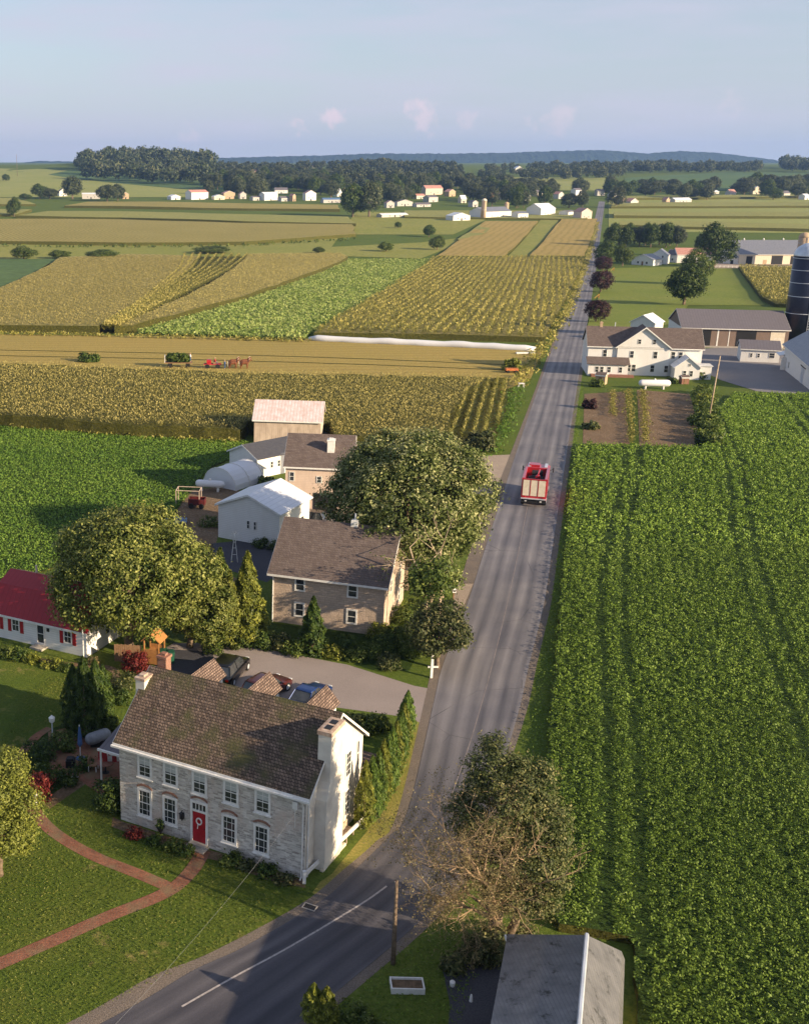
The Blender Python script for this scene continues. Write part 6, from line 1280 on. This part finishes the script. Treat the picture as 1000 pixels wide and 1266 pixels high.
# bare pale limbs reaching up between linden and house
for k, (px, py, pt, lab) in enumerate(((523, 790, 668, 'bare pale forked trunk left of the roadside pair'), (541, 772, 660, 'bare pale trunk nearest the road under the big tree'))):
    rs = np.random.RandomState(50 + k); t = thing('bare_tree', lab, 'tree', at(px, py)); mb = MB(); tips = []; h = HT(px, py, pt)
    mb.tube([(0, 0, 0), (.1, 0, h * .45)], [.16, .12], 7); branching(mb, rs, (.1, 0, h * .45), Vector((.1, 0, 1)), h * .5, .11, 2, tips, .08); branching(mb, rs, (.1, 0, h * .4), Vector((-.6, 0, .9)), h * .35, .09, 1, tips, .08); mb.build('trunk', M['palebark'], t)
    C = np.array(tips); q = diamonds(rs, np.repeat(C, 5, 0) + rs.normal(0, .15, (len(C) * 5, 3)), np.tile([0, 0, 1.], (len(C) * 5, 1)), np.full(len(C) * 5, .1)); quads('crown', q, rs.rand(len(q)) * .6 + .3, M['leafD'], t)
# roadside tree, half dead
def halfdead():
    rs = np.random.RandomState(7); base = at(612, 1168); t = thing('half_dead_tree', 'roadside tree, dark leafy above with bare dry branches on its left', 'tree', base); tx = base[0]; H_ = HT(612, 1168, 930)
    lb = [(.5, .8, H_ * .7, 2.1, 2., 2.1), (-.1, .8, H_ * .88, 1.3, 1.3, 1.3), (1.5, .2, H_ * .83, 1.3, 1.3, 1.3), (2.4, .2, H_ * .62, 1.4, 1.4, 1.5), (1.8, -.2, H_ * .45, 1.5, 1.4, 1.5), (-.9, 1, H_ * .62, 1.3, 1.3, 1.4), (.4, 0, H_ * .42, 1.4, 1.3, 1.2), (2.6, .1, H_ * .38, 1.0, 1., 1.1), (1.7, -.3, H_ * .27, 1.3, 1.1, .9), (2.9, 0, H_ * .25, 1., 1., .8), (.6, -.3, H_ * .3, 1.1, 1., .8)]
    for _ in range(16): a_ = lb[rs.randint(8)]; v_ = rs.normal(size=3); v_ /= np.linalg.norm(v_); s_ = rs.uniform(.45, .85); lb.append((a_[0] + v_[0] * a_[3] * .95, a_[1] + v_[1] * a_[4] * .95, a_[2] + v_[2] * a_[5] * .95, s_, s_, s_ * .8))
    lb = [(a_[0] - .55, *a_[1:]) for a_ in lb]
    q, tt = crown_q(rs, lb, 2700, 24, .24, .075, .5); quads('crown', q, tt, M['leafC'], t)
    mb = MB(); tips = []; mb.tube([(0, 0, -.1), (-.1, 0, 1.2), (0, .1, 2.2)], [.42, .34, .28], 10); mb.tube([(.35, 0, -.1), (.9, 0, 1.3), (1.2, 0, 2.6)], [.3, .22, .16], 8)
    mb.build('trunk', M['bark'], t, True); mb = MB()
    for d, z, L_, r_ in (((-.75, 0, 1.2), 1.6, 4.6, .13), ((-.9, 0, .8), 1.5, 3.8, .11), ((-.6, -.5, .8), 1.4, 3.2, .1), ((-.4, .1, 1.4), 2., 4.4, .12), ((-1, -.3, .35), 1.2, 2.7, .09), ((-.3, -.7, .8), 1.5, 2.7, .09), ((-.8, .2, 1.), 1.5, 4., .1)):
        branching(mb, rs, (-.05, 0, z), Vector(d).normalized(), L_, r_, 4, tips, .05)
    for d, z, L_, r_ in (((.9, -.5, .9), 2.4, 2.6, .09), ((.3, -.7, 1.3), 2.6, 3.4, .1), ((.1, -.4, 1.4), 2.3, 4.0, .1)): branching(mb, rs, (.9, 0, z), Vector(d).normalized(), L_, r_, 2, tips, .1)
    mb.build('bare_branches', M['deadbark'], t); C = np.array(tips); left = C[:, 0] < 1.5; C = C[left]; n = 4
    c = np.repeat(C, n, 0) + rs.normal(0, .07, (len(C) * n, 3)); k = rs.rand(len(c)) < .5; c = c[k]
    quads('dry_foliage', diamonds(rs, c, rs.normal(size=c.shape), np.full(len(c), .045)), rs.rand(len(c)), M['leafO'], t)
    return t
halfdead()
for k, (px, py) in enumerate(((387, 1262), (403, 1268))): conifer('dwarf_conifer', ('left', 'right')[k] + ' one of two yellow green conifers at the bottom edge', 'conifer', at(px, py), HT(px, py, 1216 + 4 * k), .5, 'leafY', 60 + k, 3500, .07, 'column', 'conifers at the bottom edge')
# golden green tree cut by the left frame edge
tree('weeping_tree', 'yellow green tree cut off by the left frame edge', 'tree', at(0, 1082), HT(0, 1082, 925), 2.4, 'leafW', 70, .12, 14, 1., .075, .24, 26)
# arborvitae hedge along the gable: one thing each
hedge = [(442, 1024), (450, 1016), (458, 1006), (464, 996), (470, 985), (475, 975), (480, 963), (484, 951), (487, 940), (490, 928), (493, 917), (495, 906)]
tops = [955, 948, 940, 928, 920, 912, 905, 900, 893, 884, 872, 868]
ordn = ['nearest', 'second nearest', 'third nearest', 'fourth nearest', 'fifth nearest', 'sixth nearest', 'seventh nearest', 'eighth nearest', 'ninth nearest', 'third farthest', 'second farthest', 'farthest']
for k, ((px, py), pt) in enumerate(zip(hedge, tops)): conifer('arborvitae', ordn[k] + ' column shaped evergreen of the hedge beside the stone gable', 'conifer', at(px + 7, py), HT(px + 7, py, pt - 14), .56, 'leafH' if k % 3 else 'leafY', 80 + k, 3600, .085, 'column', 'column evergreens in the hedge')
for k, (px, py, pt, r_, lab) in enumerate(((93, 902, 822, .85, 'left'), (106, 910, 812, 1., 'middle'), (120, 900, 816, .9, 'right'), (129, 892, 822, .7, 'rear right'))): conifer('arborvitae', lab + ' one of the dark column evergreens on the lawn behind the patio', 'conifer', at(px, py), HT(px, py, pt), r_, 'leafE', 95 + k, 6000, .1, 'column', 'dark column evergreens behind the patio')
# shrubs: (px, py, radius, height, material, label)
SHR = [(47, 985, 1.05, 1.4, 'leafR', 'round dark red shrub beside the white path post'), (135, 1003, 1.05, 2.3, 'leafE', 'dark evergreen bush at the left corner of the stone farmhouse'), (50, 938, 1.0, 1.2, 'leafE', 'dark green bush in the garden bed left of the lamp'),
       (78, 925, .9, 1.1, 'leafD', 'mid green bush right of the garden lamp'), (62, 962, .9, .8, 'leafD', 'low bush between the red shrub and the patio'), (84, 968, .7, .8, 'leafE', 'small bush on the front edge of the garden bed'), (140, 905, .5, 1.3, 'leafD', 'pale bush by the side porch of the stone house'),
       (105, 950, .6, .7, 'leafE', 'low dark bush in front of the umbrella'), (168, 830, 1.1, 1.7, 'leafR', 'reddish shrub below the playhouse'), (152, 850, 1.0, 1.1, 'leafC', 'dark brown green shrub left of the brick chimney'), (150, 870, .8, 1., 'leafE', 'dark shrub behind the white chimney'), (30, 802, .0, 0, '', ''),
       (167, 1034, .5, .4, 'leafR', 'low reddish plant below the leftmost front window'), (215, 1050, .6, .55, 'leafD', 'low green shrub left of the red front door'), (232, 1056, .5, .45, 'leafD', 'second low shrub left of the red front door'), (287, 1068, .6, .55, 'leafD', 'low green shrub right of the red front door'), (305, 1074, .45, .4, 'leafC', 'small brown plant right of the door shrub'),
       (330, 1082, .6, .45, 'leafE', 'dark low shrub under the rightmost front window'), (352, 1091, .5, .35, 'leafC', 'ground hugging plant near the house corner'), (190, 1042, .45, .35, 'leafE', 'tiny plant left of the black urn'),
       (298, 800, 1.1, 1.1, 'leafD', 'shrub under the right spruce'), (322, 800, 1.0, 1.2, 'leafE', 'dark shrub at the left corner of the block house'), (345, 802, 1.0, 1.1, 'leafC', 'brownish flowering shrub below the left window of the block house'), (362, 808, .9, .9, 'leafD', 'yellow green shrub left of the young spruce'), (410, 812, .9, .9, 'leafY', 'bright shrub right of the young spruce'),
       (428, 805, .9, 1.3, 'leafE', 'dark shrub below the right window of the block house'), (440, 816, .8, .7, 'leafD', 'pale leaved shrub at the driveway edge'), (458, 812, 1., .9, 'leafD', 'shrub at the right end of the block house bed'), (475, 808, 1.1, 1.6, 'leafE', 'dark bush by the block house corner'), (492, 800, 1.1, 1.9, 'leafD', 'tall bush beside the block house corner'),
       (482, 826, .9, 1., 'leafC', 'brown green bush near the driveway edge'), (508, 812, 1., 1.6, 'leafD', 'bush under the pale trunk tree'), (470, 790, 1.0, 1.4, 'leafY', 'yellow green bush against the block house gable'), (500, 770, 1.2, 1.6, 'leafD', 'bush behind the block house gable corner'), (518, 762, 1.2, 1.5, 'leafE', 'dark bush between the pale trunks'),
       (380, 800, .7, .8, 'leafR', 'red flowering plant beside the young spruce'), (265, 808, .8, .9, 'leafD', 'low shrub at the foot of the left spruce'), (438, 905, .9, 1.3, 'leafC', 'round brownish bush behind the stone gable'), (452, 905, .9, 1.2, 'leafD', 'round bush at the far end of the hedge'), (468, 900, .8, 1., 'leafD', 'small round bush near the driveway by the hedge'),
       (8, 812, .8, .7, 'leafD', 'flower bush below the left cottage window'), (24, 815, .8, .7, 'leafE', 'dark flower bush left of the cottage door'), (40, 818, .6, .6, 'leafY', 'yellow flowering bush beside the cottage door'), (64, 824, .8, .5, 'leafY', 'golden plants right of the cottage door'), (80, 828, .7, .5, 'leafD', 'green plants below the right cottage window'), (117, 822, .35, .6, 'leafO', 'orange plant at the right cottage corner'),
       (592, 556, 1.9, 2.4, 'leafC', 'dark round bush at the end of the corn rows'), (632, 458, 1.6, 2.2, 'leafY', 'round yellow green bush above the orange wagon'), (110, 447, 2.2, 1.2, 'leafE', 'low dark heap of cut leaves left of the wagon'),
       (322, 676, .8, .7, 'leafE', 'shrub below the white barn wall'), (345, 680, 1., .8, 'leafD', 'shrub by the block house rear'), (245, 690, 1.6, .9, 'leafO', 'dry brown weeds on the rough ground'), (222, 700, 1.6, 1., 'leafC', 'tangled weeds right of the big maple'), (262, 650, 1.2, .8, 'leafD', 'weeds at the white barn corner'), (330, 600, 1.1, .8, 'leafD', 'weeds beside the dark roof shed'),
       (737, 478, 1.2, 1.2, 'leafD', 'bush near the small tan shed'), (870, 500, 1.6, 1.6, 'leafY', 'hedge like bush at the upper right of the garden'), (865, 525, 1.5, 1.6, 'leafD', 'bush at the middle right of the garden'), (872, 550, 1.4, 1.6, 'leafE', 'bush at the lower right garden corner'), (862, 468, 1.4, 1.4, 'leafD', 'bush beside the farmhouse wing'), (830, 474, .9, .9, 'leafE', 'bush left of the farmhouse wing'),
       (728, 505, 1.1, 1.3, 'leafP', 'purple flowering plants at the garden left edge'), (730, 530, 1.1, .9, 'leafC', 'brownish plants at the lower left of the garden'),
       (917, 326, 1.7, 3.4, 'leafE', 'dark bush before the first bay of the big barn'), (938, 326, 2., 3.8, 'leafE', 'dark conical bush before the second bay of the big barn'), (956, 326, 2., 3.2, 'leafC', 'dark bush before the right bay of the big barn'),
       (440, 1262, .8, .5, 'leafD', 'low bush right of the bottom edge conifers'), (465, 1290, 1.0, .7, 'leafD', 'ground cover clump at the bottom edge'), (560, 1200, .6, .8, 'leafC', 'dark sapling at the foot of the roadside tree'), (590, 1190, .8, 1.6, 'leafC', 'shaded bush below the dead branches'), (606, 1188, 1.0, 2.0, 'leafC', 'dark bush hiding the foot of the roadside tree trunk'), (645, 1165, .7, 1., 'leafC', 'dark bush against the ribbed roof shed')]
for k, (px, py, r_, h_, mt, lab) in enumerate(SHR):
    if r_: shrub('shrub', lab, at(px, py), r_, h_, mt, 200 + k, 2.6 if py > 640 else 2., .09 if py > 640 else .2)
# vegetable garden rows
vg = []
for (a, b) in (((757, 486), (757, 516)), ((776, 484), (780, 549)), ((794, 486), (798, 550))):
    p, q_ = G(*a), G(*b); n = int(math.dist(p, q_) / .5)
    for i in range(n): vg.append((p[0] + (q_[0] - p[0]) * i / n, p[1] + (q_[1] - p[1]) * i / n))
vg += [(p[0] + rs.normal(0, .4), p[1] + rs.normal(0, .3)) for p in list(vg)]
crop_plants('vegetable_rows', np.array(vg), .05, .7, .25, 10, .14, M['corn_row'], 77, 'rows of vegetables growing in the brown garden plots', 'vegetables', .8)
he = [(866 + (878 - 866) * i / 26 + rs.normal(0, 1.4), 486 + 66 * i / 26) for i in range(27)]
crop_plants('garden_hedge', np.array([G(*p) for p in he for _ in (0, 1, 2)]) + rs.normal(0, .7, (81, 2)), .05, 1.6, .5, 70, .22, M['leafD'], 78, 'uneven green hedge along the right side of the garden', 'hedge', .6)
# tufts of long grass on the verges beside the bend and below the shed
pv = wpoly([(715, 470), (720, 478), (714, 540), (702, 640), (688, 780), (674, 900), (655, 1000), (650, 990), (650, 935), (672, 800), (690, 680), (705, 560)])
pv2 = wpoly([(402, 1266), (490, 1180), (560, 1150), (600, 1170), (560, 1290), (400, 1340)])
for nm, pv_, ht, lab, sd in (('verge_grass', pv, .22, 'long shaded grass on the verge right of the road', 5), ('lawn_grass', pv2, .12, 'grass blades on the small lawn at the bottom centre', 6)):
    Q = rows(pv_, .3, .3, .3, rs, .1, .5); crop_plants(nm, Q, .0, ht, .12, 4, .08, M['crop'], sd, lab, 'grass', .5, lambda q: .1 * vnoise(q[:, 0], q[:, 1], 3, 4) - .1, .3)
# ================================================================== MIDDLE AND FAR TREES
def proto(name, mat, seed, n=420, nl=9, per=9, cone=0., size=.11):
    rs = np.random.RandomState(seed); lb = mklobes(rs, 1., .8, 1.05, nl, .5, cone); q, tt = crown_q(rs, lb, n, per, .12, size, .7, .3)
    o = quads(name, q, tt, [M[mat], M['bark']]); me = o.data
    mb = MB().tube([(0, 0, -.05), (0, 0, .9)], [.09, .04], 5); bmv = np.array(mb.v)
    tr = mb.build('trunk', M['bark']); tm = tr.data; bpy.data.objects.remove(tr); bpy.data.objects.remove(o); return me, tm, (q, tt)
PR = {}
for k, (nm, mt, s, cn) in enumerate((('g0', 'leafF', 1, 0), ('g1', 'leafF', 2, .2), ('g2', 'leafF', 3, 0), ('c0', 'leafD', 4, 0), ('p0', 'leafP', 5, 0), ('a0', 'leafE', 6, .3), ('n0', 'leafE', 8, .1))): PR[nm] = proto('crown', mt, s, 900, 13, 14, cn, .055)
WP = [proto('crown', 'leafF', 20 + k, 150, 8, 8, 0., .13)[2] for k in range(4)]
def ftree(kind, px, py, pt, wpx, label, name='tree', group=None, rz_=0.):
    x, y, z = ground(px, py); h = HT(px, py, pt); s = F / math.hypot(y, CAMH); r_ = max(1., wpx / 2 / (F / (y * cp + CAMH * sp)))
    t = thing(name, label, 'tree', (x, y, z), rz_, group); me, tm, _ = PR[kind]
    for nm_, m_ in (('crown', me), ('trunk', tm)):
        o = bpy.data.objects.new(nm_, m_); COL.objects.link(o); o.parent = t; o.scale = (r_, r_, h / 1.85)
    return t
FT = [('a0', 845, 377, 331, 50, 'large dark round tree on the right lawn'), ('c0', 858, 352, 312, 32, 'lighter tree in front of the faded red roof'), ('p0', 736, 398, 372, 27, 'nearest purple leaved tree beside the road'), ('p0', 742, 361, 336, 26, 'second purple leaved tree beside the road'), ('p0', 745, 336, 318, 20, 'third purple leaved tree beside the road'),
      ('n0', 748, 325, 300, 26, 'dark tree at the road behind the purple ones'), ('c0', 769, 329, 305, 20, 'bright green tree left of the white bungalow'), ('n0', 882, 330, 281, 42, 'tall dark tree between red roof and the big barn'), ('n0', 870, 318, 290, 24, 'smaller dark tree right behind the faded red roof'),
      ('c0', 540, 309, 293, 18, 'small round tree in the green meadow'), ('a0', 530, 293, 279, 16, 'loose tree up slope of the small meadow tree'), ('n0', 492, 282, 275, 9, 'tiny dark tree in the far meadow'), ('c0', 477, 311, 300, 18, 'low bush like tree at the meadow strip'), ('n0', 436, 268, 231, 30, 'dark tall tree at the meadow edge, left of two'), ('g1', 456, 268, 226, 32, 'dark tall tree at the meadow edge, right of two'),
      ('n0', 18, 268, 246, 16, 'lone leaning tree on the far left slope'), ('c0', 30, 321, 306, 28, 'leftmost round bush along the hay strip'), ('c0', 75, 320, 310, 26, 'second low bush along the hay strip'), ('c0', 128, 320, 309, 36, 'wide low bush along the hay strip'), ('c0', 262, 313, 305, 42, 'long low bush in the middle of the hay strip'), ('c0', 394, 313, 306, 14, 'small bush at the right of the hay strip'),
      ('n0', 8, 224, 216, 10, 'small dark tree on the left hill'), ('n0', 50, 246, 229, 20, 'brownish tree left of the white gabled house'), ('g0', 62, 246, 233, 18, 'low tree beside the brownish one'), ('g1', 90, 246, 219, 26, 'tall tree right of the far white gabled house'), ('g0', 133, 249, 229, 24, 'round dark tree by the white shed on the slope'), ('g2', 146, 248, 229, 18, 'paler round tree behind the dark one'), ('n0', 32, 247, 240, 14, 'low hedge tree at the far left houses')]
for k, (kd, px, py, pt, wp, lab) in enumerate(FT): ftree(kd, px, py, pt, wp, lab, 'purple_tree' if kd == 'p0' else 'tree', None, k * 1.3)
rs = np.random.RandomState(99)
rowt = [(755 + i * 8.2 + rs.uniform(-2, 2), 306 - (i % 2) * 3 + rs.uniform(-1, 1)) for i in range(11)]
for k, (px, py) in enumerate(rowt): ftree(('n0', 'g0', 'a0')[k % 3], px, py, 279 + rs.uniform(-2, 4), 19, 'dark tree in the dense row behind the right farm houses', 'tree', 'dense tree row behind the farm houses', k)
# village trees between and behind the houses
vt = []
for x0, x1, b0, b1, n, hp in ((258, 300, 226, 242, 14, 24), (293, 330, 222, 246, 18, 24), (330, 400, 214, 244, 36, 22), (395, 430, 222, 250, 14, 22), (460, 530, 230, 254, 38, 22), (530, 600, 226, 256, 36, 22), (600, 672, 234, 258, 32, 20), (672, 735, 236, 258, 22, 20), (745, 776, 238, 256, 10, 20), (776, 880, 236, 248, 26, 18), (880, 1000, 234, 248, 34, 22)):
    for i in range(n): vt.append((rs.uniform(x0, x1), rs.uniform(b0, b1), hp))
for k, (px, py, hp) in enumerate(sorted(vt, key=lambda v: v[1])):
    if 728 < px < 752 and py > 236: px += 26
    if any(a - 5 < px < b + 5 and c - 1 < py < c + 9 for a, b, c in HOUSES): continue
    ftree(('g0', 'g1', 'g2', 'n0')[k % 4], px, py, py - hp * rs.uniform(.7, 1.15) * (.55 + .45 * (py - 215) / 35), rs.uniform(12, 22), 'green tree among the far village houses', 'tree', 'trees among the far village houses', k * .7)
# far woods that read as one mass
def wood(name, label, poly, n, pmin, pmax, seed, hm=(16, 24), mt='leafF'):
    rs = np.random.RandomState(seed); W_ = wpoly(poly); A = np.array(W_); lo, hi = A.min(0), A.max(0); Qs = []; Ts = []; c = 0
    while c < n:
        p = rs.uniform(lo, hi, (1, 2))
        if not inside(p, W_)[0]: continue
        q, tt = WP[c % 4]; k = rs.rand(len(q)) < .8; q = q[k]; a = rs.rand() * 6.28; nz_ = float(vnoise(p[0, 0], p[0, 1], 160, seed)); h = rs.uniform(*hm) * (1 + .38 * nz_)
        if nz_ < -.5 and rs.rand() < .7: n -= .5; continue
        r_ = h * rs.uniform(.36, .5)
        R_ = np.array([[math.cos(a), -math.sin(a), 0], [math.sin(a), math.cos(a), 0], [0, 0, 1]]); m = (q - q.mean(1, keepdims=True)) * 1.15 + q.mean(1, keepdims=True)
        m = (m @ R_.T) * [r_, r_, h / 1.85] + [p[0, 0], p[0, 1], Tz(p[0, 0], p[0, 1])]; Qs.append(m); Ts.append(np.clip(tt[k] * .9 + rs.uniform(-.15, .25), 0, 1)); c += 1
    return tag(quads(name, np.concatenate(Qs), np.concatenate(Ts), M[mt]), label, 'woodland', None, 'stuff')
wood('woodland', 'wooded hill on the left skyline', [(92, 222), (150, 226), (252, 230), (262, 212), (250, 204), (100, 202)], 260, 0, 0, 1, (20, 30))
wood('woodland', 'woods behind the village left of centre', [(258, 226), (410, 226), (400, 206), (262, 207)], 190, 0, 0, 2, (10, 16))
wood('woodland', 'tall central woods behind the village', [(400, 236), (470, 240), (560, 236), (585, 228), (560, 208), (405, 208)], 240, 0, 0, 3, (12, 20))
wood('woodland', 'woods right of centre below the blue ridge', [(590, 225), (770, 222), (770, 208), (600, 209)], 220, 0, 0, 4, (10, 17))
wood('woodland', 'long tree belt on the right skyline', [(770, 215), (940, 214), (940, 207), (770, 207)], 190, 0, 0, 5, (11, 18))
wood('woodland', 'group of trees on the skyline at the right edge', [(965, 214), (1030, 214), (1030, 206), (965, 206)], 60, 0, 0, 6, (16, 24))
# blue wooded ridges on the horizon
def ridge(name, y0, prof, depth=900):
    rs = np.random.RandomState(int(y0)); xs = np.linspace((-320 - CX) / F * y0, (1250 - CX) / F * y0, 420); V = []; Fs = []; n = 9
    for x in xs:
        px = CX + x / y0 * F; top = np.interp(px, [p[0] for p in prof], [p[1] for p in prof]); zt = CAMH + (200 - top) / F * y0 * 1.07
        for j in range(n): t = j / (n - 1); V.append((x, y0 + t * depth + rs.uniform(-9, 9), -5 + (zt + 5) * math.sin(t * math.pi) ** .8 + (rs.uniform(-2, 3) if 0 < j < n - 1 else 0)))
    for i in range(len(xs) - 1):
        for j in range(n - 1): Fs.append((i * n + j, (i + 1) * n + j, (i + 1) * n + j + 1, i * n + j + 1))
    me = bpy.data.meshes.new(name); me.from_pydata(V, [], Fs); me.update(); tag(link(name, me, M['hill']), kind='structure')
M['hill'] = groundmat('wooded_hill', (.03, .05, .03), (.04, .06, .035), (.022, .036, .024), .004, .02, 1., None, 6.)
#ridge('hills', 12000, [(-300, 201), (0, 203), (300, 200), (600, 197), (900, 197), (960, 196), (1300, 198)])
ridge('hills', 7500, [(-300, 206), (0, 204), (50, 199), (100, 200), (300, 195), (400, 193), (460, 191), (560, 191), (620, 190), (740, 187), (800, 191), (840, 188), (880, 190), (930, 195), (960, 199), (1300, 203)], 700)
# ================================================================== HAZE
hz_ = MB().box(-9500, 9500, -400, 8600, -22, 170).build('haze', bpy.data.materials.new('haze_air')); m = hz_.data.materials[0]; m.use_nodes = True; n = m.node_tree; n.nodes.clear()
o = n.nodes.new('ShaderNodeOutputMaterial'); v = n.nodes.new('ShaderNodeVolumePrincipled'); v.inputs['Color'].default_value = (.3, .5, 1, 1); v.inputs['Density'].default_value = 6.5e-5; v.inputs['Anisotropy'].default_value = .2
n.links.new(v.outputs[0], o.inputs['Volume']); hz_['kind'] = 'stuff'
